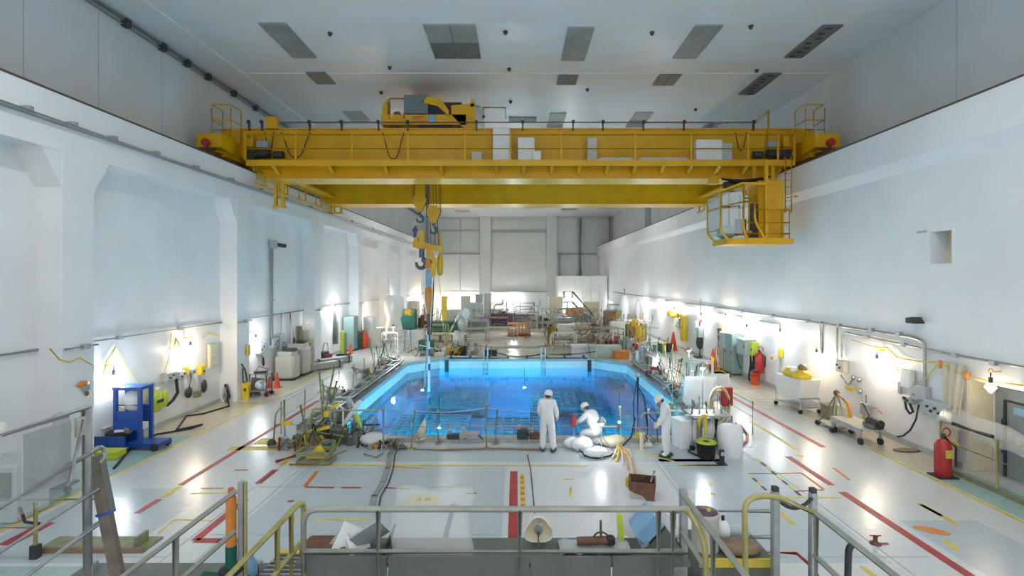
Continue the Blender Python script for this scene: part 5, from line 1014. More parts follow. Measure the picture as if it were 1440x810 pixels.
# brown tool box
p = F(903, 697); t = thing('tool_box', 'dark red open tool box on the floor in front of the pool', 'tool box', p, -.25)
box((0, 0, .02), (.52, .5, .04)).build('bottom', 'brown', t)
for c, d, ry in (((-.27, 0, .2), (.03, .5, .4), -.12), ((.27, 0, .2), (.03, .5, .4), .12)): box(c, d, ry=ry).build('side', 'brown', t)
for yy in (-.25, .25): box((0, yy, .2), (.55, .03, .38)).build('side', 'brown', t)
tube([(.2, .1, .3), (.28, .15, .55)], .03, 6).build('tool_handle', 'white_paint', t); tube([(-.1, 0, .3), (.1, .05, .42)], .03, 6).build('tool_handle', 'dark_metal', t); box((-.32, .1, .25), (.12, .2, .2), bev=.03).build('yellow_pouch', 'yellow', t)
# tool in hand of standing worker
p = F(806, 625); t = thing('pump_tool', 'red and white hand pump standing by the fence beside the standing worker', 'pump', (p.x, 15.35, 0)); tube([(0, 0, 0), (0, 0, .85)], .035, 8).build('rod', 'white_paint', t); box((0, 0, .75), (.14, .12, .3), bev=.03).build('head', 'red', t); tube([(-.15, 0, .95), (.15, 0, .92)], .02, 8).build('handle', 'steel', t); box((0, 0, .03), (.25, .2, .06)).build('foot', 'galv', t)
# ---------------------------------------------------------------- fence along the near pool edge
def stanchion(p, h, label, m='rail_paint', lean=(0, 0), r=.03):
    t = thing('fence_post', label, 'post', p); tube([(0, 0, 0), (lean[0], lean[1], h)], r, 8).build('tube', m, t); box((0, 0, .02), (.18, .18, .04)).build('base', m, t); MB().sph((lean[0], lean[1], h), r*1.4, 8, 5).build('cap', m, t); return t
near_posts = [(539, 632, 576, 0, 'rail_paint'), (578, 633, 576, .12, 'rail_olive'), (616, 622, 578, 0, 'rail_paint'), (684, 631, 569, 0, 'rail_olive'), (697, 622, 575, .05, 'rail_paint'), (874, 622, 572, -.05, 'white_paint'), (869, 624, 595, 0, 'rail_paint'), (912, 620, 576, 0, 'white_paint'), (922, 620, 574, .0, 'rail_paint')]
for i, (x, yb, yt, ln, m) in enumerate(near_posts):
    p = F(x, yb); p.y = max(p.y, 15.0) if yb > 626 else 15.45; p.x = (x-VX)*p.y/FPX; z = P(x, yt, p.y).z
    stanchion(p, z, '%s fence post from the left along the near pool edge' % ORD[i], m, (ln, 0))
pipe('fence_bar', [P(540, 600, 15.35), P(612, 600, 15.35), P(690, 600, 15.35), P(770, 601, 15.35)], .016, 'pink_red', 'thin pink fence bar along the near pool edge, left part', 'bar'); pipe('fence_bar', [P(790, 600, 15.3), P(832, 599, 15.3), P(868, 600, 15.3)], .035, 'rail_paint', 'thick grey fence bar beside the kneeling worker', 'bar'); pipe('fence_bar', [P(868, 602, 15.4), P(890, 601, 15.4), P(925, 602, 15.4)], .016, 'pink_red', 'thin pink fence bar right of the kneeling worker', 'bar')
pipe('fence_rope', [P(540, 576, 15.4)]+sag(P(580, 577, 15.4), P(684, 573, 15.4), .1)+sag(P(684, 573, 15.4), P(770, 578, 15.4), .06), .012, 'steel', 'thin rope along the top of the near pool fence', 'rope')
t = thing('gate_hoop', 'grey pipe gate frame left of the bowed worker at the pool edge', 'frame', (P(903, 0, 15.45).x, 15.45, 0)); tube(fillet([(-.1, 0, 0), (.0, 0, .95), (.65, 0, .95), (.65, 0, 0)], .1), .025, 8).build('frame', 'rail_paint', t); tube([(-.05, 0, .5), (.65, 0, .5)], .02, 8).build('bar', 'rail_paint', t); tube([(.1, 0, .9), (.2, 0, .3), (.45, -.1, .1), (.4, -.1, .7), (.15, 0, .95)], .018, 6).build('hose', 'rubber', t)
# clutter on the near curb
rr = random.Random(3)
for i, (x, lb, m, d) in enumerate(((592, 'beige canvas bundle leaning on the second fence post', 'cream', (.3, .2, .55)), (640, 'low dark clamp on the near curb left of centre', 'dark_metal', (.5, .2, .15)), (660, 'grey steel block on the near curb', 'galv', (.6, .25, .22)), (735, 'dark pump body on the near curb left of the standing worker', 'dark_metal', (.35, .25, .3)), (752, 'brown hose end on the near curb', 'brown', (.3, .2, .2)), (900, 'yellow-topped tube rack on the near curb', 'yellow', (.3, .2, .2)), (902, 'cream upright tube near the bowed worker', 'cream', (.12, .12, .5)))):
    Y = 15.55 if i != 6 else 15.0; z0 = .14 if Y > 15.2 else 0; t = thing('curb_gear', lb, 'equipment', ((x-VX)*Y/FPX, Y, z0))
    if i == 0: MB().tube([(0, 0, 0), (-.02, 0, .12), (.05, 0, .35), (.12, 0, .6)], [.17, .16, .1, .03], 10).build('bundle', m, t); tube([(0, 0, .5), (.08, 0, .75)], .02, 6).build('cord', 'wood', t)
    elif i == 6: MB().cyl((0, 0, 0), (0, 0, .5), .06, 10).build('tube', m, t); MB().cyl((0, 0, .5), (0, 0, .58), .04, 10).build('cap', 'olive', t)
    else: box((0, 0, d[2]/2), d, bev=.03).build('body', m, t); MB().cyl((-d[0]*.3, 0, d[2]), (-d[0]*.3, 0, d[2]+.12), .05, 8).build('knob', 'steel', t); tube([(d[0]*.3, 0, d[2]*.8), (d[0]*.5, -.1, d[2]*.6), (d[0]*.7, -.12, .03)], .02, 6).build('lead', 'rubber', t)
pipe('floor_hose', [F(560, 632)+Vector((0, 0, .03)), F(620, 634)+Vector((0, 0, .03)), F(700, 632)+Vector((0, 0, .03)), F(760, 634)+Vector((0, 0, .03))], .025, 'wood', 'brownish hose lying along the near pool curb', 'hose')
pipe('floor_cable', [F(742, 640)+Vector((0, 0, .012)), F(746, 660)+Vector((0, 0, .012)), F(749, 690)+Vector((0, 0, .012)), F(752, 722)+Vector((0, 0, .012))], .012, 'rubber', 'thin dark cable lying across the floor right of the red line', 'cable')
t = thing('floor_duct', 'flat grey cable duct lying from the pool fence across the floor', 'cable duct', F(552, 640))
pts = [F(556, 628), F(548, 640), F(545, 660), F(538, 680), F(526, 700), F(522, 720)]
b = MB()
for a, c in zip(pts[:-1], pts[1:]): d = c-a; m_ = (a+c)/2-F(552, 640); b.box((m_.x, m_.y, .03), (d.length+.05, .12, .04), rz=math.atan2(d.y, d.x))
b.build('duct', 'galv', t); tube([p-F(552, 640)+Vector((.15, 0, .03)) for p in pts], .015, 6).build('cable', 'rubber', t)
# ---------------------------------------------------------------- rails and gutters along the pool sides and far edge
for s, sd in ((-1, 'left'), (1, 'right')):
    X = s*(PX+.55)
    t = thing('side_gutter', 'long steel gutter with clamps along the %s pool edge' % sd, 'gutter', (X, 23, 0))
    b = MB(); b.bb(X-.18, X+.18, PY0+.4, PY1-CH, .14, .2); b.bb(X-.18, X-.14, PY0+.4, PY1-CH, .2, .34); b.bb(X+.14, X+.18, PY0+.4, PY1-CH, .2, .34); b.build('channel', 'galv', t, world=True)
    for k in range(9): y = PY0+1+k*1.5; MB().bb(X-.25, X+.25, y, y+.14, 0, .38).build('clamp', 'galv', t, world=True)
    tube([(X-s*.32, PY0+.3, .30), (X-s*.32, PY1-CH, .30)], .06, 8).build('pipe', 'steel', t, world=True)
    t = thing('pool_rail', 'thin guard rail with ropes along the %s side of the pool' % sd, 'railing', (X+s*.7, 23, 0)); Xr = X+s*.75
    for k in range(9): y = PY0+.6+k*1.8; tube([(Xr, y, 0), (Xr+.03*math.sin(k*2), y, 1.05)], .022, 8).build('post', 'rail_paint' if k % 3 else 'rail_olive', t, world=True)
    for z in (1.0, .55): tube([(Xr, PY0+.6, z), (Xr, PY1, z)], .015, 6).build('rope', 'steel', t, world=True)
    for k in range(3): tube([(X+s*(.4+.12*k), PY0+1+k, .06), (X+s*(.42+.12*k), PY1-2, .06)], .05, 8).build('floor_pipe', 'galv' if k != 1 else 'white_paint', t, world=True)
t = thing('far_fence', 'low fence with sagging rope along the far pool edge', 'railing', (0, 31.6, 0))
for x in (669, 691, 712, 752, 767, 793, 803, 826, 838): X = (x-VX)*31.6/FPX; tube([(X, 31.6, 0), (X, 31.6, 1.05 if x not in (691, 803) else .8)], .04, 8).build('post', 'rail_paint' if x % 2 else 'white_paint', t, world=True)
tube([P(669, 491, 31.6), P(720, 489, 31.6), P(770, 490, 31.6), P(838, 490, 31.6)], .02, 6).build('rope', 'steel', t, world=True); tube(sag(P(691, 493, 31.5), P(767, 496, 31.5), .3), .035, 6).build('cable', 'rubber', t, world=True); tube(sag(P(767, 498, 31.5), P(838, 494, 31.5), .1), .025, 6).build('cable', 'rubber', t, world=True)
t = thing('far_gutter', 'long white pipe trough along the far pool edge', 'gutter', (0, 31.15, .14)); tube([(-4.3, 31.2, .22), (4.4, 31.2, .22)], .09, 10).build('pipe', 'white_paint', t, world=True)
for k in range(8): X = -4+k*1.15; MB().bb(X-.06, X+.06, 31.05, 31.35, .12, .34).build('clamp', 'dark_metal', t, world=True)
for x, lb in ((628, 'left'), (829, 'right')):
    X = (x-VX)*30.9/FPX; t = thing('wall_guide', 'dark vertical guide channel on the far pool wall, %s one' % lb, 'guide', (X, 30.93, -1.4)); box((0, 0, .8), (.22, .1, 1.6)).build('channel', 'dark_metal', t); box((0, -.02, 1.56), (.34, .16, .1)).build('top_plate', 'galv', t)
for x, lb in ((683, 'left'), (764, 'right')):
    X = (x-VX)*30.9/FPX; t = thing('pool_ladder', 'white pool ladder going down the far wall, %s one' % lb, 'ladder', (X, 30.75, -2.2))
    for dx in (-.12, .12): tube(fillet([(dx, 0, 0), (dx, 0, 2.9), (dx, .3, 3.05), (dx, .5, 2.5)], .12), .04, 8).build('stile', 'white_paint', t)
    for k in range(9): tube([(-.12, 0, .2+k*.27), (.12, 0, .2+k*.27)], .025, 6).build('rung', 'steel', t)
# fuel racks under the water
for i, (x, y, w, l) in enumerate(((-4.2, 18.3, 3, 3.6), (-.2, 18.2, 3.4, 3.2), (3.9, 18.6, 3, 3.8), (-4.0, 23.2, 3.4, 4.2), (.2, 23, 3.4, 4), (4.2, 23.6, 2.8, 4), (-3.2, 28, 3.2, 3), (2.6, 28, 3.6, 3))):
    t = thing('fuel_rack', 'dark gridded rack on the pool bottom, %s from the near left corner' % ORD[i], 'rack', (x, y, ZP+.03)); box((0, 0, .6), (w, l, 1.2)).build('block', 'rack', t)
    b = MB(); nx, ny = int(w/.38), int(l/.38)
    for a in range(nx+1): b.box((-w/2+a*w/nx, 0, 1.3), (.06, l, .2))
    for a in range(ny+1): b.box((0, -l/2+a*l/ny, 1.3), (w, .06, .2))
    b.build('grid', 'rack', t)
# ---------------------------------------------------------------- small builders for gear on the floor
def fl(x, y): return F(x, y)
def cone(p, label, s=1.0, m='cone_red'):
    t = thing('traffic_cone', label, 'traffic cone', p); MB().lathe([(.17*s, .03), (.15*s, .05), (.035*s, .68*s), (.03*s, .7*s)], n=14).build('cone', m, t); box((0, 0, .015), (.38*s, .38*s, .03), bev=.01).build('base', 'rubber' if m != 'cone_red' else m, t); return t
def crate(p, d, m, label, cat='crate', name='crate', lid=None, rz=0, slats=0):
    t = thing(name, label, cat, p, rz); box((0, 0, d[2]*.46), (d[0], d[1], d[2]*.92), bev=.02).build('body', m, t); box((0, 0, d[2]*.96), (d[0]+.04, d[1]+.04, d[2]*.08), bev=.01).build('lid', lid or m, t)
    for k in range(slats): box((-d[0]/2+d[0]*(k+.5)/slats, -d[1]/2-.012, d[2]*.45), (d[0]/slats*.7, .02, d[2]*.8)).build('slat', lid or m, t)
    return t
def panelbox(p, d, m, label, cat='cabinet', name='cabinet', doors=1, rz=0, feet=True, dm=None):
    t = thing(name, label, cat, p, rz); f = .08 if feet else 0
    box((0, 0, f+(d[2]-f)/2), (d[0], d[1], d[2]-f), bev=.015).build('body', m, t)
    for k in range(doors):
        c = -d[0]/2+d[0]*(k+.5)/doors; o = box((c, -d[1]/2-.012, f+(d[2]-f)/2), (d[0]/doors-.04, .025, d[2]-f-.08), bev=.006).build('door', dm or m, t); box((c+d[0]/doors*.33, -d[1]/2-.035, d[2]*.55), (.03, .03, .14)).build('handle', 'dark_metal', o)
    if feet:
        for sx in (-1, 1): box((sx*d[0]*.4, 0, f/2), (.08, d[1]*.9, f)).build('foot', 'dark_metal', t)
    return t
def uframe(p, w, h, label, m='rail_paint', rz=0, bars=2, dep=0, cat='frame', name='tube_rack', r=.025):
    t = thing(name, label, cat, p, rz)
    for yy in ([0] if not dep else [-dep/2, dep/2]):
        tube(fillet([(-w/2, yy, 0), (-w/2, yy, h), (w/2, yy, h), (w/2, yy, 0)], .12), r, 8).build('hoop', m, t)
        for k in range(bars): z = h*(k+1)/(bars+1); tube([(-w/2, yy, z), (w/2, yy, z)], r*.8, 6).build('bar', m, t)
    if dep:
        for sx in (-1, 1):
            for z in (h*.15, h*.95): tube([(sx*w/2, -dep/2, z), (sx*w/2, dep/2, z)], r*.8, 6).build('bar', m, t)
    return t
def bucket(p, r, h, m, label, stuff_=None):
    t = thing('bucket', label, 'bucket', p); MB().lathe([(r*.85, 0), (r, h), (r*1.05, h), (r*.95, h-.03), (r*.8, h*.3), (0, h*.3)], n=16).build('pail', m, t); tube(arc((0, 0, h), r, 0, PI, 8, (1, 0, 0), (0, -.5, .8)), .012, 6).build('handle', 'steel', t)
    if stuff_: MB().sph((0, 0, h*.8), r*.8, 10, 6, (1, 1, .6)).build('content', stuff_, t)
    return t
def extinguisher(p, label, s=1.0, wall=False):
    t = thing('fire_extinguisher', label, 'fire extinguisher', p); MB().lathe([(.11*s, .02), (.12*s, .05), (.12*s, .5*s), (.09*s, .58*s), (.04*s, .62*s)], n=14).build('cylinder', 'red', t); MB().cyl((0, 0, .6*s), (0, 0, .7*s), .03*s, 8).build('valve', 'dark_metal', t); tube(arc((.05*s, 0, .72*s), .07*s, -PI/2, PI, 8), .012*s, 6).build('lever', 'red', t); tube([(0, -.04, .66*s), (.13*s, -.1*s, .5*s), (.12*s, -.1*s, .2*s)], .018*s, 6).build('hose', 'rubber', t); return t
def stick_bundle(p, n_, h, spread, mats, label, name='pole_bundle', cat='poles', r=.03):
    t = thing(name, label, cat, p)
    for k in range(n_):
        a = rr.uniform(0, 2*PI); b0 = (spread*.3*math.cos(a), spread*.3*math.sin(a), 0); tp_ = (rr.uniform(-spread, spread), rr.uniform(-spread*.5, spread*.5), h*rr.uniform(.7, 1)); tube([b0, tp_], r*rr.uniform(.6, 1.2), 6).build('pole', mats[k % len(mats)], t)
    return t
def heap(p, w, d, h, label, mats, n_=9, name='gear_heap', cat='equipment'):
    """a pile of bent hoses, blocks and tubes"""
    t = thing(name, label, cat, p)
    p = t.location; p.x = max(XLP+w*.75+.3, min(XR-w*.8-.3, p.x)); n_ = int(n_*1.5)
    for k in range(n_):
        x, y = rr.uniform(-w, w)/2, rr.uniform(-d, d)/2; m = mats[k % len(mats)]
        if k % 3 == 0:
            s = (rr.uniform(.10, .26)*w, rr.uniform(.15, .3)*d, rr.uniform(.25, .8)*h); box((x*.7, y*.7, s[2]/2), s, rz=rr.uniform(0, 1.5), bev=.02).build('block', m, t)
        elif k % 3 == 1: tube([(x, y, .03), (x+rr.uniform(-.3, .3)*w, y, h*rr.uniform(.5, 1)), (x+rr.uniform(-.5, .5)*w, y+.1, h*rr.uniform(.2, .6))], .03, 6).build('hose', m, t)
        else: tube([(x, y, .03), (x+rr.uniform(-.25, .25)*w, y+rr.uniform(-.2, .2), h*rr.uniform(.6, 1.1))], .035, 6).build('tube', m, t)
    return t
def cart(p, w, d, h, m, label, rz=0, name='cart', wheels='rubber', tray='galv'):
    t = thing(name, label, 'cart', p, rz)
    for sx in (-1, 1):
        for sy in (-1, 1): tube([(sx*w/2, sy*d/2, .14), (sx*w/2, sy*d/2, h)], .025, 6).build('leg', m, t); MB().cyl((sx*w/2, sy*d/2-.03, .08), (sx*w/2, sy*d/2+.03, .08), .08, 10).build('wheel', wheels, t)
    box((0, 0, .22), (w, d, .04)).build('shelf', tray, t); box((0, 0, h), (w+.04, d+.04, .04)).build('shelf', tray, t)
    return t

# ---------------------------------------------------------------- left side
p = fl(186, 630); t = thing('tool_cart', 'blue steel tool cart with deep tray standing by the left wall', 'cart', p)
for x0, yy in ((-.33, -.2), (.38, -.2), (-.33, .25), (.38, .25)): box((x0, yy, .95), (.09, .09, 1.75)).build('upright', 'blue', t)
box((.02, .02, 1.8), (.82, .56, .08)).build('top_frame', 'blue', t); box((.02, .25, .98), (.72, .06, .5)).build('back_plate', 'blue', t); box((.05, -.2, .86), (.7, .07, .55)).build('front_plate', 'blue', t)
b = MB(); b.prism([(-.85, .12), (-.75, .48), (.15, .48), (.15, .12)], 'Y', -.5, -.45).prism([(-.85, .12), (-.75, .48), (.15, .48), (.15, .12)], 'Y', .2, .25).box((-.35, -.12, .13), (1.0, .72, .04)).box((-.79, -.12, .3), (.05, .72, .36)); b.build('tray', 'blue', t)
box((.5, 0, .16), (.95, .55, .12)).build('base', 'blue', t)
for x0, yy in ((.85, -.28), (.85, .28), (-.2, -.3), (-.2, .3)): MB().cyl((x0, yy-.04, .11), (x0, yy+.04, .11), .11, 12).build('wheel', 'rubber', t)
MB().sph((.02, .0, 1.4), .3, 10, 8, (.9, .6, 1.1)).build('white_wrap', 'film_dense', t); tube([(-.3, -.15, 1.3), (.35, -.15, 1.3)], .02, 6).build('bar', 'dark_metal', t)
MB().sph((-.35, -.1, .45), .3, 10, 6, (1.1, .8, .5)).build('dark_bag', 'rubber', t); box((-.2, -.2, .58), (.25, .2, .06), rz=.4).build('papers', 'white_paint', t); MB().sph((.0, -.15, .58), .13, 8, 6).build('brown_rag', 'wood', t)
tube(arc((-.5, .2, 1.0), .17, 0, 2*PI, 16), .02, 6).build('coil', 'steel', t)
crate(fl(152, 643), (.75, .4, .2), 'lime', 'lime green low case on the floor under the blue cart', 'case', 'low_case'); crate(fl(138, 636)+Vector((-.1, .3, 0)), (.3, .3, .65), 'grey_box', 'small grey bin between pillar and blue cart', 'bin', 'bin')
p = Lw(220, 578, XL+.25); t = thing('lime_jacket', 'lime high-visibility jacket hanging on the left wall by the blue cart', 'jacket', p)
b = MB(); b.sph((0, 0, .33), .36, 14, 10, (.35, 1.05, 1.05)); b.v = [(x, y*(1.1-.25*(z > .4)), z) for x, y, z in b.v]; b.build('body', 'lime', t); MB().sph((.05, .32, .35), .2, 10, 8, (.5, .7, 1.5)).build('sleeve', 'lime', t); MB().sph((.02, -.32, .35), .18, 10, 8, (.5, .7, 1.5)).build('sleeve', 'olive', t); box((.135, .0, .33), (.02, .3, .1)).build('print', 'tape_black', t); MB().sph((0, .05, .72), .1, 8, 6, (.6, 1, .6)).build('collar', 'white_paint', t)
p = Lw(205, 541, XL+.2); tag(box(p, (.25, .5, .1), bev=.02).build('blue_box', 'light_blue'), 'small light blue box under the yellow cable on left wall', 'box')
# around the second bay
t = thing('wet_floor_sign', 'folded yellow caution sign standing at the second pillar', 'sign', fl(346, 562)); box((0, -.06, .35), (.26, .02, .7), rx=.12).build('front_leaf', 'yellow', t); box((0, .08, .35), (.26, .02, .7), rx=-.12).build('back_leaf', 'yellow', t); box((0, -.075, .42), (.1, .02, .14), rx=.12).build('mark', 'tape_black', t)
tag(box(fl(355, 558)+Vector((-.1, .5, .35)), (.5, .05, .7), ry=.25, rz=.6).build('dark_board', 'panel_grey'), 'dark board leaning on the wall behind the caution sign', 'board')
t = cart(fl(367, 556), .7, .5, .95, 'green', 'green framed trolley loaded with rags and tools on the left', 0)
MB().sph((0, 0, .45), .26, 10, 6, (1, .8, .8)).build('rag', 'cloth_white', t); box((.0, 0, 1.02), (.5, .4, .1), rz=.3).build('tool_tray', 'dark_metal', t); tube([(-.3, 0, .95), (-.1, 0, 1.25), (.3, .1, 1.1)], .03, 6).build('hose', 'pink_red', t); box((.1, -.1, .45), (.15, .15, .35)).build('bottle', 'light_blue', t)
cone(fl(379, 552), 'orange red traffic cone beside the green trolley'); cone(fl(389.5, 545), 'orange red traffic cone further back beside the pump tank'); 
t = thing('hose_reel', 'yellow hose coil resting against the grey pump tank', 'hose reel', fl(390, 533)+Vector((.1, 0, 0)));
for k in range(4): tube(arc((0, .06*k, .55), .45-.05*k, 0, 2*PI, 18), .035, 6).build('coil', 'yellow' if k % 2 else 'orange', t)
tube([(-.4, .1, 0), (0, .1, 1.0), (.4, .1, 0)], .025, 6).build('stand', 'wood', t)
for x, y, w, h, lb in ((402, 535, .95, 1.5, 'nearer beige pump tank with rounded shoulders at left wall'), (417, 528, 1.1, 1.75, 'farther beige pump tank with instruments on top')):
    t = thing('pump_tank', lb, 'tank', fl(x, y)+Vector((-.1, .4, 0))); box((0, 0, h*.42), (w, .9, h*.84), bev=.12).build('tank', 'beige_plastic', t); box((0, 0, h*.87), (w*.8, .7, h*.12), bev=.06).build('shoulder', 'beige_plastic', t); MB().cyl((-.2, 0, h*.9), (-.2, 0, h*1.08), .06, 8).build('inlet', 'dark_metal', t); box((.2, 0, h*.97), (.45, .4, .14), bev=.03).build('gauge_block', 'dark_metal', t); box((.3, -.46, h*.3), (.3, .03, h*.35)).build('panel', 'beige_plastic', t); box((0, 0, .03), (w+.1, 1.0, .06)).build('skid', 'dark_metal', t)
for i, (x, y, w, lb) in enumerate(((455, 519, 2.2, 'long grey duct section lying on floor at the third bay'), (468, 512, 2.4, 'farther grey duct section behind the first on floor'))): t = thing('duct_section', lb, 'duct', fl(x, y), .9); box((0, 0, .2), (w, .4, .35), bev=.03).build('duct', 'galv', t); box((w*.4, 0, .2), (.06, .46, .42)).build('flange', 'dark_metal', t); box((-w*.4, 0, .2), (.06, .46, .42)).build('flange', 'dark_metal', t)
p = Lw(457, 500, XL+.3); t = thing('wall_pail', 'purple pail with hose loops hung on the left wall', 'pail', p); MB().lathe([(.22, -.3), (.26, .25)], n=14).build('pail', 'purple', t); tube(arc((0, .1, .4), .4, 0, 2*PI, 14, (0, 1, 0), (0, 0, 1)), .03, 6).build('hose', 'rail_paint', t); MB().lathe([(.15, -.3), (.17, .05)], (.1, .5, 0), n=12).build('pail', 'red', t)
tag(MB().bb(XL+.02, XL+.25, Lw(469, 0).y-.1, Lw(469, 0).y+.2, .7, 2.8).build('wall_duct', 'panel_grey'), 'narrow dark upright duct on the left wall after the third bay', 'duct')
panelbox(Lw(483, 480, XL+.4)*Vector((1, 1, 0)) if False else Vector((XL+.5, Lw(483, 0).y, 0)), (.9, .7, 2.4), 'teal_box', 'tall teal cabinet standing against the left wall', rz=PI/2); panelbox(Vector((XLP+.5, Lw(497, 0).y, 0)), (.9, .7, 2.2), 'white_paint', 'white cabinet right of the tall teal cabinet on the left', rz=PI/2)
t = thing('lime_post', 'lime and black marker post on a base on the left walkway', 'post', fl(481, 500)); MB().cyl((0, 0, .1), (0, 0, 1.6), .12, 10).build('tube', 'lime', t); MB().cyl((.25, 0, .1), (.25, 0, 1.5), .08, 10).build('tube', 'olive', t); box((.1, 0, .06), (.8, .5, .12)).build('base', 'dark_metal', t)
cone(fl(493, 497), 'small orange red cone beside the lime marker post', .95); bag(fl(500, 491), .5, (1, .8, 1.4), 'dark green sack beside the small cone', 'green', 'sack'); bag(fl(507, 490)+Vector((.2, 0, 0)), .42, (.9, .8, 1.5), 'red sack next to the dark green sack', 'cone_red', 'sack')
crate(fl(519, 488)+Vector((.25, 0, 0)), (1.4, .9, 1.3), 'beige_plastic', 'large beige carton on the left walkway'); crate(fl(532, 482), (1.0, .7, 1.2), 'white_paint', 'white carton behind the large beige carton'); crate(fl(530, 484), (1.6, .8, .35), 'cream', 'low cream pallet box before the white carton')
p = fl(523, 472); p.x = -10.6; t = thing('arm_lamp', 'yellow flood lamp on a bent stand by the left wall', 'lamp', p); tube(fillet([(0, 0, 0), (.1, 0, 1.2), (.8, 0, 2.2), (1.0, 0, 2.25)], .2), .05, 8).build('stand', 'olive', t); MB().cyl((.85, 0, 2.1), (1.35, -.1, 2.0), .28, 12).build('head', 'yellow', t); box((0, 0, .05), (.6, .6, .1)).build('base', 'dark_metal', t)
t = thing('film_column', 'tall column wrapped in white plastic film at the left walkway', 'column', fl(554, 480)); b = MB(); b.lathe([(.75, 0), (.7, 1.0), (.55, 1.8), (.75, 2.6), (.8, 3.4), (.5, 3.7)], n=14); b.build('film', 'film_dense', t); MB().cyl((0, 0, 0), (0, 0, 3.7), .08, 8).build('core', 'galv', t)
for x, y, lb, m in ((548, 500, 'white tubular frame standing at the left pool corner', 'white_paint'), (563, 497, 'second white tubular frame leaning at the left pool corner', 'rail_paint')): uframe(fl(x, y), .9, 1.5, lb, m, .5, 3, .6)
t = thing('step_ladder', 'blue and white step ladder at the far left pool corner', 'ladder', fl(573, 492), .3)
for sy, m in ((-.3, 'blue'), (.3, 'white_paint')):
    for sx in (-.25, .25): tube([(sx, sy, 0), (sx*.7, 0, 1.6)], .03, 6).build('stile', m, t)
for k in range(4): tube([(-.23+.02*k, -.3+.075*(k+1)*1.0, .35*(k+1)), (.23-.02*k, -.3+.075*(k+1), .35*(k+1))], .025, 6).build('rung', 'light_blue', t)
panelbox(Vector((XL+.9, Lw(570, 0).y, 0)), (1.5, 1.0, 2.6), 'cream', 'cream cabinet by the left wall near the back', rz=PI/2); panelbox(fl(574, 463), (1.6, 1.0, 2.0), 'green', 'green machine cabinet beside the cream cabinet'); heap(fl(588, 461), 2.6, 1.4, 2.2, 'heap of red and dark machines at the far left wall', ['brown', 'dark_metal', 'pink_red', 'olive', 'galv'], 12)
# ---------------------------------------------------------------- left near corner of the pool
rr = random.Random(11)
t = thing('tube_stand', 'grey hoop stand with yellow clamps at the left of the clutter', 'stand', fl(396, 628)); tube(fillet([(-.25, 0, 0), (-.18, 0, 1.0), (.05, 0, 1.25), (.12, 0, 0)], .15), .03, 8).build('hoop', 'rail_paint', t); tube([(.1, 0, 0), (.08, 0, 1.4)], .03, 8).build('post', 'rail_olive', t); tube([(-.2, 0, .65), (.85, 0, .65)], .022, 6).build('bar', 'rail_olive', t); box((.15, 0, .7), (.3, .08, .1)).build('clamp', 'yellow', t); MB().sph((-.3, 0, .1), .13, 8, 6).build('wheel', 'dark_metal', t); box((.05, 0, .04), (.7, .4, .08)).build('base', 'wood', t)
t = thing('leaning_rails', 'pair of leaning olive rails tied with yellow rope', 'poles', fl(430, 630)); 
for a, c in (((.1, 0, 0), (-.2, .1, 1.25)), ((.3, .2, 0), (.75, .3, 2.4)), ((.5, .2, 0), (.25, .4, 2.2)), ((-.1, .1, 0), (.5, .2, .9))): tube([a, c], .03, 6).build('rail', 'rail_olive', t)
box((.3, .15, .5), (.75, .1, .09), ry=-.25).build('yellow_bar', 'yellow', t); box((.55, .2, .95), (.15, .1, .15)).build('yellow_tie', 'yellow', t); box((.8, .2, 1.2), (.3, .08, .08), ry=-.5).build('yellow_tie', 'yellow', t)
uframe(fl(502, 632)+Vector((0, .0, 0)), 1.55, 1.15, 'long grey pipe frame in front of the left clutter', 'rail_paint', 0, 1)
uframe(fl(455, 622), .7, 1.0, 'small cream pipe frame among the left clutter', 'rail_olive', .3, 2, .4); uframe(fl(476, 618), .8, 1.1, 'white pipe frame among the left clutter', 'white_paint', -.4, 1, .5)
heap(fl(482, 622), 1.6, .9, .75, 'heap of grey ducts, hoses and black parts at the left pool corner', ['panel_grey', 'rubber', 'galv', 'dark_metal', 'steel', 'olive'], 21); heap(fl(448, 632), 1.2, .7, .6, 'heap of yellow bars and green fittings in the left clutter', ['yellow', 'olive', 'green', 'wood', 'rail_paint'], 15); heap(fl(522, 628), 1.0, .6, .35, 'low heap of dark hoses right in the left clutter', ['dark_metal', 'green', 'rubber', 'orange', 'steel'], 15); heap(fl(415, 630), .9, .6, .45, 'low heap of cables under the hoop stand', ['rail_paint', 'olive', 'red', 'galv'], 12)
t = thing('leaning_ramp', 'white and grey boards leaning steeply on the left clutter', 'boards', fl(488, 618)); box((0, 0, .6), (.12, .3, 1.4), ry=.6).build('board', 'white_paint', t); box((.25, .1, .6), (.08, .3, 1.5), ry=-.35).build('board', 'galv', t); box((.38, -.05, .55), (.1, .12, .55), ry=-.3).build('lime_sleeve', 'lime', t); box((-.25, .05, .5), (.3, .2, 1.1), ry=.5, bev=.04).build('grey_duct', 'panel_grey', t)
MB().sph((0, 0, 0), .38, 14, 8, (1.1, .8, .5)).xf(Matrix.Translation(fl(525, 626)+Vector((0, 0, .19)))).build('white_bag', 'film_dense'); tag(bpy.data.objects['white_bag'], 'pale yellow white film bag on the right of left clutter', 'bag')
t = thing('wooden_skid', 'wooden skid box with yellow parts in front of the left clutter', 'skid', fl(445, 650)); 
for yy in (-.25, .25):
    for z in (.08, .3): box((0, yy, z), (.9, .05, .1)).build('board', 'olive', t)
for sx in (-.43, .43):
    for z in (.08, .3): box((sx, 0, z), (.05, .5, .1)).build('board', 'olive', t)
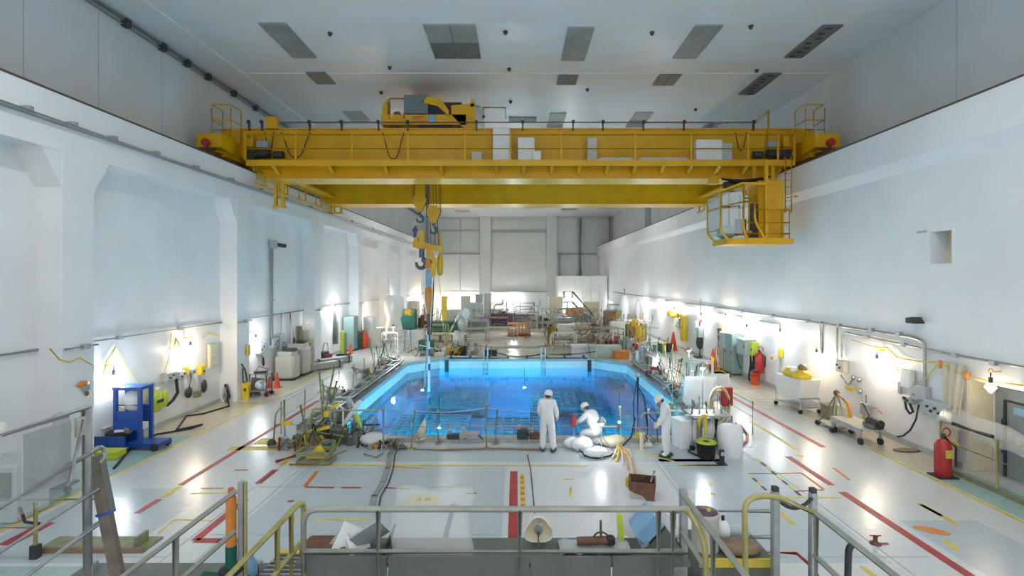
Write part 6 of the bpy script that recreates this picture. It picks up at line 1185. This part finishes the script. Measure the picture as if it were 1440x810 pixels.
MB().prism([(-.2, 0), (.3, 0), (.1, .3)], 'Y', -.15, .15).xf(Matrix.Translation((-.05, 0, .15))).build('yellow_wedge', 'yellow', t); tube([(-.6, -.3, .05), (0, -.4, .1), (.5, -.3, .25), (.9, -.2, .4)], .025, 6).build('hose', 'wood', t)
pipe('floor_pole', [fl(388, 651)+Vector((0, 0, .04)), fl(419, 641)+Vector((0, 0, .04))], .04, 'red', 'short red pole lying on the floor left of the skid', 'pole'); pipe('floor_pole', [fl(512, 640)+Vector((0, 0, .04)), fl(530, 645)+Vector((0, 0, .04)), fl(537, 640)+Vector((0, 0, .04)), P(537, 625, 15)], .025, 'rail_paint', 'bent thin pipe lying right of the skid', 'pipe')
# along the left pool side
rr = random.Random(5)
for i, (x, y, lb) in enumerate(((470, 560, 'nearer'), (512, 530, 'middle'), (545, 512, 'farthest'))): heap(fl(x, y), 1.2, 1.6, .5, 'low heap of pipes beside left pool rail, %s one' % lb, ['galv', 'white_paint', 'rail_olive', 'steel', 'wood'], 10)
stick_bundle(fl(460, 585), 4, 1.3, .4, ['rail_olive', 'rail_paint', 'steel'], 'bundle of leaning poles at the left pool rail')
# ---------------------------------------------------------------- right near corner of the pool
rr = random.Random(21)
t = cart(fl(995, 628), 1.15, .7, 1.0, 'light_blue', 'blue tubular table with gear right of the bowed worker', 0, 'tube_table')
for k in range(5): tube([(-.5+.22*k, -.1, 1.02), (-.45+.2*k, 0, 1.4+.1*math.sin(k*2))], .035, 6).build('tube', ['steel', 'white_paint', 'pink_red', 'yellow', 'steel'][k], t)
tube(fillet([(-.35, -.36, .15), (-.38, -.36, .95), (-.2, -.36, 1.05), (-.2, -.36, .15)], .1), .05, 8).build('yellow_hoop', 'yellow', t); MB().sph((.1, -.1, .5), .25, 10, 8, (1, .8, 1.2)).build('film_bundle', 'film_dense', t); tube([(.1, -.3, .2), (.15, -.3, .9)], .06, 8).build('dark_tube', 'rubber', t)
crate(fl(962, 628), (.55, .5, .85), 'cloth_white', 'white wrapped block right of the bowed worker', 'block', 'wrapped_block', rz=.3); crate(fl(975, 622), (.4, .5, .8), 'steel', 'steel box beside the white wrapped block', 'box', 'steel_box')
t = bucket(fl(993, 643), .27, .42, 'rubber', 'black bucket with yellow rim in front of the blue table', 'dark_metal'); MB().lathe([(.27, .41), (.285, .43), (.27, .45)], n=16).build('rim', 'lime', t)
pipe('floor_cable', [fl(1008, 650)+Vector((0, 0, .03)), fl(996, 645)+Vector((0, 0, .03)), fl(978, 641)+Vector((0, 0, .03)), fl(968, 636)+Vector((0, 0, .03)), fl(974, 632)+Vector((0, 0, .1))], .025, 'rubber', 'black cable curling round the black bucket', 'cable')
t = thing('meter_stand', 'small dark meter standing on the floor right of the bucket', 'meter', fl(1015, 653)); box((0, 0, .2), (.12, .1, .4), bev=.02).build('body', 'rubber', t); box((0, -.055, .3), (.08, .01, .1)).build('display', 'grey_box', t); box((0, 0, .01), (.25, .2, .02)).build('base', 'dark_metal', t)
t = thing('water_drum', 'translucent white plastic drum right of the blue table', 'drum', fl(1027, 640)); MB().lathe([(.3, 0), (.33, .05), (.33, .75), (.28, .85), (.1, .88)], n=18).build('drum', 'cloth_white', t); MB().cyl((.1, 0, .86), (.1, 0, .93), .05, 10).build('cap', 'white_paint', t)
t = thing('red_box_stand', 'red box on a thin stand above hoses right of the pool', 'stand', fl(1021, 612)); tube([(.12, 0, 0), (.12, 0, 1.2)], .025, 8).build('post', 'white_paint', t); tube([(-.12, 0, 0), (-.12, 0, 1.0)], .025, 8).build('post', 'white_paint', t); box((0, 0, 1.25), (.36, .25, .6), bev=.03).build('box', 'red', t); box((0, 0, .03), (.5, .4, .06)).build('base', 'galv', t)
t = thing('hose_rack', 'yellow green hose coil hanging on a rack left of the red box', 'hose rack', fl(1009, 612)); tube([(0, 0, 0), (0, 0, 1.7)], .025, 8).build('post', 'steel', t)
for k in range(5): tube(arc((0, -.04*k, .95), .22+.03*k, 0, 2*PI, 14, (1, 0, 0), (0, 0, 1.9)), .025, 6).build('coil', 'rail_olive' if k % 2 else 'cream', t)
for i, (m, dx, lb) in enumerate((('red', 0, 'outer red hose looping on the floor right of the drum'), ('dark_metal', -.12, 'black hose looping on the floor inside the red one'), ('cream', -.24, 'cream hose looping on floor beside the black one'), ('rail_paint', -.36, 'grey hose looping on floor nearest the drum'))): pipe('floor_hose', [p_+Vector((dx, .1*i, .04+.05*i)) for p_ in (fl(1026, 595), fl(1042, 600), fl(1051, 612), fl(1050, 622), fl(1040, 630), fl(1030, 632))], .035, m, lb, 'hose')
uframe(fl(965, 570), .8, 1.6, 'white tubular frame between the pool and the right walkway', 'white_paint', .2, 2, .7); uframe(fl(985, 568), .9, 1.7, 'second white tubular frame beside the lamp right of the pool', 'white_paint', -.3, 1, .6)
g = [[fl(966, 590)+Vector((-.1+.14*j, -.05+.05*math.sin(j*2+i)+.05*i, 1.55-.2*i)) for j in range(9)] for i in range(7)]
sheet('plastic_screen', g, 'film_dense', 'silvery plastic screen behind the blue table right of pool'); g = [[fl(1000, 572)+Vector((-.2+.13*j, -.05+.05*math.sin(j*2+i), 1.3-.18*i)) for j in range(8)] for i in range(7)]; sheet('plastic_screen', g, 'film_dense', 'farther pinkish plastic screen on the right walkway')
heap(fl(985, 600), 1.6, 1.0, .8, 'heap of foil wrapped tubes behind the blue table', ['film_dense', 'steel', 'white_paint', 'silver_wrap', 'pink_red'], 18); heap(fl(945, 585), 1.2, 1.2, .5, 'low heap of silver pipes on the right pool edge', ['steel', 'galv', 'white_paint', 'rail_olive'], 14); heap(fl(958, 560), 1.4, 1.4, .8, 'heap of dark and white gear by the right pool rail', ['panel_grey', 'white_paint', 'light_blue', 'steel', 'orange'], 15)
heap(fl(925, 535), 1.4, 1.4, .9, 'heap of grey gear at the far right pool corner', ['galv', 'white_paint', 'dark_metal', 'steel', 'red'], 14); heap(fl(900, 512), 1.4, 1.2, 1.4, 'heap of upright white tubes beyond the right pool corner', ['white_paint', 'steel', 'galv', 'teal_box', 'orange'], 14)
stick_bundle(fl(940, 545), 6, 2.0, .5, ['rail_olive', 'steel', 'white_paint'], 'bundle of leaning poles at the right pool rail'); stick_bundle(fl(1000, 545), 7, 1.5, .4, ['yellow', 'white_paint', 'orange', 'brown'], 'yellow and brown barrier poles on the right walkway', 'barrier_poles')
t = thing('pool_mast', 'dark mast with hanging cables standing in the right of the pool', 'mast', P(897, 0, 17.5)*Vector((1, 1, 0))+Vector((0, 0, -1.2))); tube([(0, 0, 0), (0, 0, 2.9)], .04, 8).build('mast', 'dark_metal', t); tube([(0, 0, 2.5), (.2, 0, 2.2), (.35, 0, 1.2), (.3, 0, .2)], .03, 6).build('cable', 'rubber', t); tube([(0, .05, 2.8), (-.15, 0, 2.0), (-.1, 0, .3)], .02, 6).build('cable', 'rubber', t); MB().sph((0, 0, 2.9), .08).build('cap', 'steel', t)
# ---------------------------------------------------------------- right wall
t = cart(Vector((XR-.95, fl(1140, 575).y, 0)), .75, 1.45, .55, 'white_paint', 'white wheeled laundry cart with yellow sacks by the right wall', .12, 'laundry_cart')
b = MB(); b.prism([(-.62, .5), (-.78, 1.25), (.78, 1.25), (.62, .5)], 'X', -.4, .4); b.build('basket', 'film_dense', t); MB().sph((0, .25, 1.35), .38, 12, 8, (.9, 1.1, .65)).build('sack', 'yellow', t); MB().sph((0, -.3, 1.32), .36, 12, 8, (.95, 1.0, .7)).build('sack', 'yellow', t); MB().sph((.05, -.25, 1.6), .17, 10, 6).build('brown_bundle', 'wood', t); MB().sph((-.1, -.05, 1.5), .2, 10, 6, (1, 1, .6)).build('rag', 'cloth_white', t)
crate(Vector((XR-.45, fl(1183, 588).y, 0)), (.45, .5, .5), 'olive', 'olive square bin between laundry cart and hose stand', 'bin', 'bin')
t = thing('hose_tripod', 'wheeled tripod stand with yellow hose coil by the right wall', 'stand', Vector((XR-1.0, fl(1200, 602).y, 0)));
for a in ((-.45, -.5, .08), (.1, -.6, .05), (.1, .55, .08), (-.4, .4, .05)): tube([a, (0, 0, 1.15)], .03, 6).build('leg', 'rail_paint', t); MB().cyl((a[0], a[1]-.04, .08), (a[0], a[1]+.04, .08), .08, 10).build('wheel', 'rubber', t)
for k in range(4): tube([(.0, -.03-.02*k, 1.15), (.1, -.35-.04*k, .95), (.12, -.5-.03*k, .5), (.1, -.35, .2)], .035, 6).build('hose', 'orange' if k % 2 else 'yellow', t)
box((-.1, 0, .12), (.5, .9, .05)).build('base', 'galv', t); box((.1, -.2, .55), (.15, .5, .5), bev=.05).build('canvas', 'cream', t); MB().sph((0, 0, 1.18), .1).build('top_knob', 'brown', t)
p = rw(1218, 590, .25); t = thing('hanging_pendant', 'grey pendant box with yellow grip hanging from a hook on the right wall', 'pendant', p); box((0, 0, .35), (.2, .36, .4), bev=.02).build('box', 'galv', t); tube([(0, -.12, .15), (0, -.13, -.02), (0, 0, -.1), (0, .12, .0), (0, .12, .15)], .04, 6).build('grip', 'yellow', t); tube([(0, 0, .55), (0, 0, .8)], .02, 6).build('hook', 'brown', t); tube([(0, -.15, .4), (.05, -.4, .5), (.1, -.6, .35)], .02, 6).build('cable', 'pink_red', t); box((.12, 0, .35), (.1, .1, .1)).build('mount', 'galv', t)
t = thing('low_trolley', 'low grey steel trolley with a motor by the right wall', 'trolley', Vector((XR-1.05, fl(1242, 618).y, 0)), 0); box((0, .1, .48), (.75, 1.5, .05)).build('deck', 'beige_plastic', t); box((-.36, .1, .42), (.04, 1.5, .16)).build('side_rail', 'galv', t)
for sx in (-.3, .3):
    for yy in (-.5, .75): box((sx, yy, .3), (.06, .06, .3)).build('leg', 'galv', t); MB().cyl((sx-.04, yy, .1), (sx+.04, yy, .1), .1, 12).build('wheel', 'rubber', t)
MB().cyl((.0, -.45, .72), (.05, -.85, .68), .15, 12).build('motor', 'dark_metal', t); box((.05, -.55, .6), (.35, .5, .16), bev=.03).build('motor_base', 'panel_grey', t); tube([(.0, -.5, .8), (-.1, -.3, 1.2)], .02, 6).build('lever', 'dark_metal', t); MB().cyl((.02, -.95, .75), (.02, -.85, .72), .1, 10).build('pulley', 'rubber', t)
MB().sph((0, 0, 0), .25, 10, 6, (1.6, .7, .12)).xf(Matrix.Translation(fl(1275, 634)+Vector((0, 0, .03)))).build('floor_rag', 'wood'); tag(bpy.data.objects['floor_rag'], 'brown rag lying on the floor right of the low trolley', 'rag')
p = fl(1326, 670); t = extinguisher(p, 'large red fire extinguisher on the floor by the plastic curtain', 1.55); box((0, 0, .015), (.5, .42, .03), bev=.01).build('base', 'rubber', t); box((.0, -.19, .62), (.16, .02, .2)).build('label', 'tape_yellow', t)
p = fl(1231, 765); t = thing('floor_valve', 'small red brown valve fitting on the floor at lower right', 'valve', p); MB().lathe([(.1, 0), (.1, .02), (.04, .04), (.035, .12), (.05, .15)], n=12).build('body', 'brown', t); tube([(-.1, 0, .16), (.1, 0, .16)], .015, 6).build('handle', 'cone_red', t); box((.12, 0, .01), (.24, .04, .02)).build('strap', 'red', t)
extinguisher(rw(1069, 525, .2)+Vector((-.05, 0, 0)), 'red fire extinguisher hung on the right wall', 1.6); t = bucket(fl(1062, 541), .22, .55, 'cone_red', 'red bin on the floor below the hung fire extinguisher')
def wcab(x, yb, yt, w, m, label, dm=None, dep=.5): Y = Rw(x, 0).y; z0, z1 = rw(x, yb).z, rw(x, yt).z; return panelbox(Vector((XR-dep/2-.01, Y, max(0, z0))), (w, dep, z1-max(0, z0)), m, label, rz=-PI/2, feet=z0 < .15, dm=dm)
wcab(1030, 525, 468, 1.0, 'grey_box', 'grey cabinet with yellow label, first of the right wall row'); wcab(1040, 530, 470, .9, 'teal_box', 'tall teal cabinet in the right wall row', dep=.55); wcab(1057, 500, 477, 1.0, 'greyblue_box', 'blue grey switch cabinet right of the tall teal cabinet'); wcab(1065, 505, 482, .35, 'lime', 'narrow lime box beside the switch cabinet', dep=.3)
for x, lb in ((1056, 'left'), (1060, 'right')): hang_cable(rw(x, 500, .35), 1.4, 'rubber', 'thick black cable under the blue grey switch cabinet, %s one' % lb, .045, .35)
pipe('hanging_hose', [rw(1036, 498, .6), rw(1038, 508, .8), rw(1042, 518, .8)], .04, 'rubber', 'black hose drooping beside the tall teal cabinet', 'hose')
p = rw(1014, 500, .1); t = thing('gauge_board', 'pale board with gauges on the right wall', 'board', p); box((0, 0, .8), (.06, 1.0, 1.9), bev=.02).build('board', 'cream', t)
for zz in (.5, 1.0, 1.4): MB().cyl((-.03, .1*math.sin(zz*9), zz), (-.12, .1*math.sin(zz*9), zz), .16, 12).build('gauge', 'dark_metal', t)
tube([(-.08, .3, 1.5), (-.12, .1, .8), (-.1, .3, 0)], .03, 6).build('pipe', 'steel', t)
t = thing('red_hose_stand', 'red nozzle on dark hose stand on the right walkway', 'stand', fl(984, 503)); tube([(0, 0, 0), (0, 0, 2.3)], .05, 8).build('post', 'brown', t); MB().sph((0, 0, 1.0), .3, 10, 8, (.8, .8, 1.6)).build('hose_pack', 'dark_metal', t); MB().prism([(-.1, 2.2), (.3, 2.7), (.25, 2.3)], 'Y', -.08, .08).build('nozzle', 'red', t); box((0, 0, .04), (.6, .6, .08)).build('base', 'dark_metal', t)
cone(fl(1003, 517), 'tall red cone behind the yellow barrier poles', 1.5); cone(fl(947, 492), 'tall orange cone on the far right walkway', 1.8, 'cone_red')
heap(fl(927, 480), 2.6, 1.6, 2.2, 'big yellow wrapped heap by the far right wall', ['yellow', 'orange', 'yellow', 'olive', 'wood'], 20); heap(fl(963, 494), 2.0, 1.2, .9, 'dark green netted heap with yellow tape on the right walkway', ['green', 'olive', 'dark_metal', 'yellow'], 12); stick_bundle(fl(962, 488), 6, 2.2, .5, ['brown', 'olive', 'dark_metal'], 'dark brown leaning bars by the right wall', 'bar_bundle')
for x, lb in ((1006, 'nearest'), (1012, 'middle'), (1017, 'right')): stanchion(fl(x, 522), 1.3, 'yellow barrier post with red foot, %s of three' % lb, 'yellow')
wcab(955, 462, 448, .9, 'greyblue_box', 'small dark square panel far along the right wall', dep=.1); t = wcab(965, 480, 445, .5, 'yellow', 'tall narrow yellow lit case on the far right wall', dep=.3); wcab(984, 478, 452, .6, 'white_paint', 'white slim cabinet on the far right wall', dep=.3); wcab(988, 475, 460, .5, 'greyblue_box', 'grey slim cabinet beside the white slim one', dep=.3)
t = thing('helmet_hooks', 'row of yellow helmets hung on the far right wall', 'helmets', rw(946, 442, .15))
for k in range(5): MB().sph((0, k*.55-1.2, 0), .17, 10, 6, (.8, 1, 1.2)).build('helmet', 'yellow', t)
for i, (x, h, m) in enumerate(((878, 3.4, 'white_paint'), (900, 3.0, 'cloth_white'))): t = thing('wrapped_pillar', 'tall white wrapped pillar near the far right, %s one' % ('left', 'right')[i], 'pillar', fl(x, 465)); MB().lathe([(.5, 0), (.55, .5), (.42, 1.5), (.5, h*.8), (.3, h)], n=12).build('wrap', m, t); tube([(0, 0, h*.9), (0, 0, h+.6)], .08, 8).build('core', 'galv', t)
# ---------------------------------------------------------------- far half of the hall
rr = random.Random(31)
p = fl(823, 462); t = thing('white_booth', 'white panelled booth in front of the back wall', 'booth', Vector((P(822, 0, 65.5).x-.25, 67, 0))); w = 70*65.5/FPX; h = P(0, 388, 65.5).z
box((0, 0, h/2), (w, 3, h), bev=.02).build('body', 'white_paint', t)
for k in range(6): box((-w/2+w*(k+.5)/6, -1.52, h/2), (w/6-.05, .05, h-.1)).build('wall_panel', 'white_paint', t)
for x, y0, y1, r, lb in ((815, 308, 388, .35, 'thick grey riser pipe on the back wall above the booth'), (857, 305, 345, .15, 'thin dark riser pipe at the back right corner'), (787, 358, 400, .12, 'thin riser pipe left of the booth')): pipe('riser_pipe', [P(x, y0, 73.2), P(x, y1, 73.2)], r, 'grey_box' if r > .2 else 'galv', lb, 'pipe')
t = thing('metal_stair', 'grey metal stair with landing and handrails before the white booth', 'stairs', P(799, 0, 52)*Vector((1, 1, 0))); Ys = 52; sc = Ys/FPX
zp = P(0, 425, Ys).z; box((0, 0, zp), (14*sc, 1.2, .1)).build('landing', 'galv', t)
for sx in (-6*sc, 6*sc):
    for yy in (-.55, .55): tube([(sx, yy, 0), (sx, yy, zp+1.1)], .05, 8).build('post', 'rail_paint', t)
for z in (zp+1.1, zp+.55): tube([(-6*sc, -.55, z), (6*sc, -.55, z)], .04, 6).build('rail', 'rail_paint', t)
x1 = 36*sc
for yy in (-.5, .5): tube([(6*sc, yy, zp), (x1, yy, .2)], .09, 6).build('stringer', 'cream', t); tube([(6*sc, yy, zp+1.1), (x1, yy, 1.2)], .05, 6).build('rail', 'dark_metal', t)
for k in range(9): f = (k+.5)/9; box((6*sc+(x1-6*sc)*f, 0, zp*(1-f)+.1), (.28, 1.0, .05)).build('tread', 'galv', t)
crate(fl(628, 470), (2.3, 1.6, 1.15), 'green', 'dark green equipment chest left of the silver wrapped arm', 'chest', 'chest'); panelbox(fl(638, 462), (1.4, 1.0, 1.9), 'grey_box', 'grey control cabinet behind the green chest')
t = thing('work_table', 'long low wooden table under the green chest area', 'table', fl(628, 480)); box((0, 0, .6), (3.4, 1.2, .08)).build('top', 'cream', t)
for sx in (-1.5, -.5, .5, 1.5): box((sx, 0, .28), (.1, 1.0, .56)).build('leg', 'wood', t)
t = thing('yellow_hoist_post', 'yellow hoist post behind the green chest', 'post', fl(625, 464)); box((0, 0, 1.7), (.5, .4, 3.2)).build('column', 'yellow', t); box((0, 0, .1), (.8, .8, .2)).build('base', 'dark_metal', t)
p = fl(645, 489); t = thing('foil_robot', 'silver foil wrapped robot arm standing beyond the pool', 'machine', p); sc = p.y/FPX
MB().lathe([(8*sc, 0), (9*sc, 8*sc), (8*sc, 18*sc), (6*sc, 24*sc)], n=14).build('base_wrap', 'silver_wrap', t); MB().sph((5*sc, 0, 34*sc), 8*sc, 12, 8, (.9, .8, 1.5)).build('middle_wrap', 'silver_wrap', t); MB().sph((10*sc, 0, 48*sc), 7*sc, 12, 8, (.9, .8, 1.1)).build('head_wrap', 'cloth_white', t); tube([(-2*sc, 0, 40*sc), (-8*sc, 0, 30*sc), (-12*sc, 0, 22*sc)], [3*sc, 2*sc, 1*sc], 8).build('arm_wrap', 'silver_wrap', t); tube([(0, 0, 20*sc), (0, 0, 44*sc), (6*sc, 0, 52*sc)], 3*sc, 8).build('neck_wrap', 'silver_wrap', t)
far = [(664, 452, 2.2, 1.2, 2.2, 'grey_box', 'grey pump skid left of the tall frames at the back'), (668, 466, 2.2, 1.0, .9, 'panel_grey', 'low grey ribbed box behind the silver wrapped arm'), (681, 464, .9, .8, 1.0, 'teal_box', 'small teal box right of the ribbed box'), (674, 447, .9, 1.0, 3.0, 'greyblue_box', 'tall blue grey frame cabinet at the back wall'), (686, 447, .9, 1.0, 3.1, 'grey_box', 'tall grey frame cabinet beside the blue grey one'), (655, 447, 1.2, .8, 2.8, 'beige_plastic', 'beige meter cabinet on the back wall left'), (708, 458, 2.6, 1.2, 1.3, 'purple', 'dark purple covered machine left of the orange basket'), (745, 454, 3.4, 1.4, 1.1, 'white_paint', 'long white bench behind the orange basket'), (781, 449.5, 1.7, 1.2, 2.8, 'cream', 'cream lit cabinet left of the metal stair'), (807, 449.5, 2.0, .8, 1.5, 'orange', 'orange panel under the stair landing'), (831, 449.5, 2.0, .8, 2.2, 'cream', 'cream board behind the metal stair'), (793, 462, 2.2, 1.5, 1.1, 'grey_box', 'grey boxy machine under the scaffold left'), (818, 456, 2.0, 1.2, 1.0, 'panel_grey', 'dark grey machine bed under the scaffold'), (817, 470, 1.6, 1.0, 1.0, 'beige_plastic', 'beige box under the scaffold centre'), (796, 474, 1.4, 1.0, 1.1, 'white_paint', 'white box under the scaffold left'), (857, 468, 1.0, 1.0, 2.0, 'brown', 'dark red covered drum stack right of the scaffold'), (880, 468, 2.8, 1.6, 1.2, 'white_paint', 'large white block with orange top right of the scaffold'), (876, 461, 2.2, 1.2, .7, 'orange', 'orange yellow covered block behind the large white block'), (868, 484, 1.0, 1.0, 1.7, 'white_paint', 'bright white box right of the dark drum stack'), (850, 502, 2.0, 1.0, .75, 'pale_green', 'pale green plinth at the far right pool edge'), (815, 500, 1.1, .8, .7, 'white_paint', 'white slatted box at the far pool edge'), (873, 504, .9, .7, .5, 'orange', 'orange crate at the far right pool corner'), (690, 503, .8, .5, .5, 'dark_metal', 'dark box beside left ladder at the far pool edge'), (600, 492, 1.0, .9, .7, 'green', 'dark green crate by the far left pool corner'), (866, 457, 1.0, 1.0, 1.4, 'lime', 'lime covered block near the far right wall')]
for i, (x, y, w, d, h, m, lb) in enumerate(far):
    kw = dict(slats=4) if i in (1, 20, 7) else {}
    if h > 1.5: panelbox(fl(x, y), (w, d, h), m, lb, doors=2 if w > 1.5 else 1)
    else: crate(fl(x, y), (w, d, h), m, lb, 'box', 'equipment_box', **kw)
p = fl(730, 474); t = thing('orange_basket', 'orange slatted basket on a dolly beyond the pool', 'basket', p); 
box((0, 0, .22), (2.0, 1.4, .14)).build('dolly', 'brown', t)
for z in (.4, 1.15): 
    for a, d in (((0, -.6, z), (1.8, .06, .1)), ((0, .6, z), (1.8, .06, .1)), ((-.9, 0, z), (.06, 1.2, .1)), ((.9, 0, z), (.06, 1.2, .1))): box(a, d).build('rim', 'orange', t)
for k in range(7): box((-.9+.3*k, -.6, .75), (.09, .05, .8)).build('slat', 'orange', t); box((-.9+.3*k, .6, .75), (.09, .05, .8)).build('slat', 'orange', t)
for sx in (-.8, .8):
    for sy in (-.5, .5): MB().sph((sx, sy, .08), .1, 8, 6).build('wheel', 'rubber', t)
box((-.4, 0, .55), (.6, .7, .5)).build('content', 'white_paint', t); box((.4, 0, .55), (.6, .7, .5)).build('content', 'cream', t)
# scaffolds of thin tubes
def scaffold(p, w, d, h, nx, nz, label, m='rail_paint', decks=(1,), diag=True, n2=0):
    t = thing('scaffold', label, 'scaffold', p)
    for i in range(nx+1):
        for yy in (-d/2, d/2): tube([(-w/2+w*i/nx, yy, 0), (-w/2+w*i/nx, yy, h)], .035, 6).build('standard', m, t)
    for k in range(nz+1):
        z = h*(k+.4)/(nz+.6)
        for yy in (-d/2, d/2): tube([(-w/2-.1, yy, z), (w/2+.1, yy, z)], .03, 6).build('ledger', m, t)
        if k in decks: box((0, 0, z+.04), (w, d, .05)).build('deck', 'wood', t)
    if diag:
        for i in range(nx): tube([(-w/2+w*i/nx, -d/2-.03, .1), (-w/2+w*(i+1)/nx, -d/2-.03, h*.9)], .028, 6).build('brace', m, t)
    for k in range(n2): tube([(rr.uniform(-w, w)/2, rr.uniform(-d, d)/2, rr.uniform(.1, h*.6)), (rr.uniform(-w, w)/2, rr.uniform(-d, d)/2, rr.uniform(.4, h))], .035, 6).build('loose_tube', ('galv', 'beige_plastic', 'olive')[k % 3], t)
    return t
scaffold(fl(722, 455), 4.6, 1.8, 2.4, 3, 3, 'thin tube scaffold around the lamp behind the orange basket', n2=6); scaffold(fl(800, 467), 5.0, 2.0, 2.3, 4, 3, 'dense tube scaffold left below the metal stair', 'beige_plastic', n2=16); scaffold(fl(838, 480), 3.6, 2.0, 2.6, 3, 3, 'dense tube scaffold right of the yellow posts', 'rail_paint', n2=18); scaffold(fl(815, 488), 3.8, 1.6, 1.2, 3, 2, 'low tube scaffold close to the far pool edge', 'beige_plastic', n2=12); scaffold(fl(690, 462), 3.4, 1.4, 2.0, 2, 2, 'grey tube scaffold left of the dark purple machine', 'galv', n2=8)
stick_bundle(fl(770, 486), 5, 1.7, .35, ['yellow', 'white_paint', 'orange', 'teal_box'], 'cluster of yellow and white posts beyond the pool, left part', 'marker_posts', r=.09); stick_bundle(fl(779, 490), 5, 1.9, .3, ['yellow', 'brown', 'yellow', 'white_paint'], 'cluster of yellow and brown posts beyond the pool, right part', 'marker_posts', r=.1)
rr = random.Random(77)
for x, y, w, h, lb, ms in ((760, 462, 2.2, 1.6, 'heap of grey machine parts left of the dense scaffold', ['galv', 'olive', 'beige_plastic', 'dark_metal']), (835, 466, 3.0, 1.8, 'heap of beige pipes under the metal stair foot', ['beige_plastic', 'galv', 'teal_box', 'olive', 'light_blue']), (848, 490, 2.2, 1.0, 'heap of dark hoses and red parts right beyond the pool', ['dark_metal', 'olive', 'red', 'galv']), (610, 500, 2.4, .8, 'heap of dark gear at the far left pool corner', ['dark_metal', 'galv', 'olive', 'white_paint']), (660, 498, 2.2, .7, 'heap of grey plates left of the left pool ladder', ['galv', 'teal_box', 'panel_grey', 'white_paint']), (700, 456, 2.4, 1.5, 'heap of brown machinery before the grey scaffold', ['brown', 'galv', 'purple', 'dark_metal']), (880, 492, 1.8, 1.3, 'heap of white tubes and red box by the far right corner', ['white_paint', 'steel', 'red', 'teal_box']), (640, 500, 1.6, .9, 'heap of black hoses under the silver wrapped arm', ['rubber', 'galv', 'olive', 'yellow'])): heap(fl(x, y), w, 1.4, h, lb, ms, 15)
t = thing('well_cover', 'large low round grey cover slab beyond the pool', 'cover', Vector((-.3, 40.5, 0))); MB().lathe([(3.6, 0), (3.6, .1), (3.4, .14), (0, .14)], n=40).build('slab', 'floor_beige', t); MB().lathe([(3.75, .0), (3.75, .06), (3.62, .06)], n=40).build('rim', 'galv', t)
pipe('far_cable', sag(P(790, 498, 33), P(860, 470, 38), .4), .04, 'rubber', 'black cable drooping from the scaffold to the far right corner', 'cable')

# more thin pipework beyond the pool
for x, y, w, h, m, lb in ((648, 470, 1.6, 1.6, 'rail_paint', 'grey pipe frame right of the silver wrapped arm'), (705, 480, 2.4, 1.1, 'beige_plastic', 'low beige pipe frame left of the orange basket'), (756, 478, 1.8, 1.4, 'rail_paint', 'pipe frame right of the orange basket'), (793, 492, 1.6, 1.2, 'white_paint', 'white pipe frame right of the yellow posts'), (860, 494, 1.4, 1.6, 'rail_paint', 'pipe frame left of the bright white box'), (866, 462, 1.6, 2.4, 'galv', 'tall pipe frame behind the dark drum stack'), (614, 484, 1.6, 1.5, 'rail_olive', 'olive pipe frame left of the long wooden table'), (740, 462, 2.4, 2.2, 'galv', 'tall pipe frame over the long white bench'), (670, 484, 1.8, 1.2, 'steel', 'steel pipe frame behind the left pool ladder')): uframe(fl(x, y), w, h, lb, m, rr.uniform(-.3, .3), 3, 1.0, r=.04)
for x, y, lb in ((700, 449, 'left'), (752, 452, 'middle'), (790, 458, 'right')):
    p = fl(x, y); t = thing('pump_unit', 'grey pump unit with round casing at the back of the hall, %s one' % lb, 'pump', p); MB().cyl((-.8, 0, .7), (.5, 0, .7), .5, 14).build('casing', 'grey_box', t); box((0, 0, .12), (2.2, 1.0, .24)).build('skid', 'panel_grey', t); MB().cyl((.5, 0, .7), (1.0, 0, .7), .3, 12).build('motor', 'dark_metal', t); tube(fillet([(-.4, 0, 1.1), (-.4, 0, 1.8), (.6, 0, 1.8), (.6, .3, 2.4)], .2), .1, 8).build('pipe', 'steel', t)

rr = random.Random(91)
for x, y, n_, h, ms, lb in ((972, 580, 7, 1.9, ['white_paint', 'steel', 'rail_olive'], 'bundle of white poles standing beside the farther tripod lamp'), (950, 556, 6, 1.7, ['white_paint', 'rail_paint', 'orange'], 'bundle of white and orange poles along the right pool rail'), (915, 527, 6, 1.6, ['steel', 'white_paint', 'teal_box'], 'bundle of steel poles at the far right pool corner'), (530, 520, 6, 1.5, ['white_paint', 'rail_paint', 'yellow'], 'bundle of pale poles along the left pool rail, nearer one'), (546, 508, 6, 1.6, ['white_paint', 'steel', 'rail_olive'], 'bundle of pale poles at the far left pool corner')): stick_bundle(fl(x, y), n_, h, .45, ms, lb, 'pole_bundle')
pipe('leaning_pole', [fl(945, 575)+Vector((0, 0, .03)), fl(975, 590)+Vector((0, 0, 1.4))], .04, 'white_paint', 'white pole leaning from the right pool edge to the plastic screen', 'pole')
pipe('leaning_pole', [fl(400, 605)+Vector((0, 0, 1.1)), fl(470, 560)+Vector((0, 0, 1.0))], .018, 'steel', 'thin rail running from the hoop stand along the left pool side', 'rail')
t = heap(fl(545, 632), .7, .4, .3, 'small heap of dark fittings by the first fence post', ['dark_metal', 'wood', 'olive'], 8)
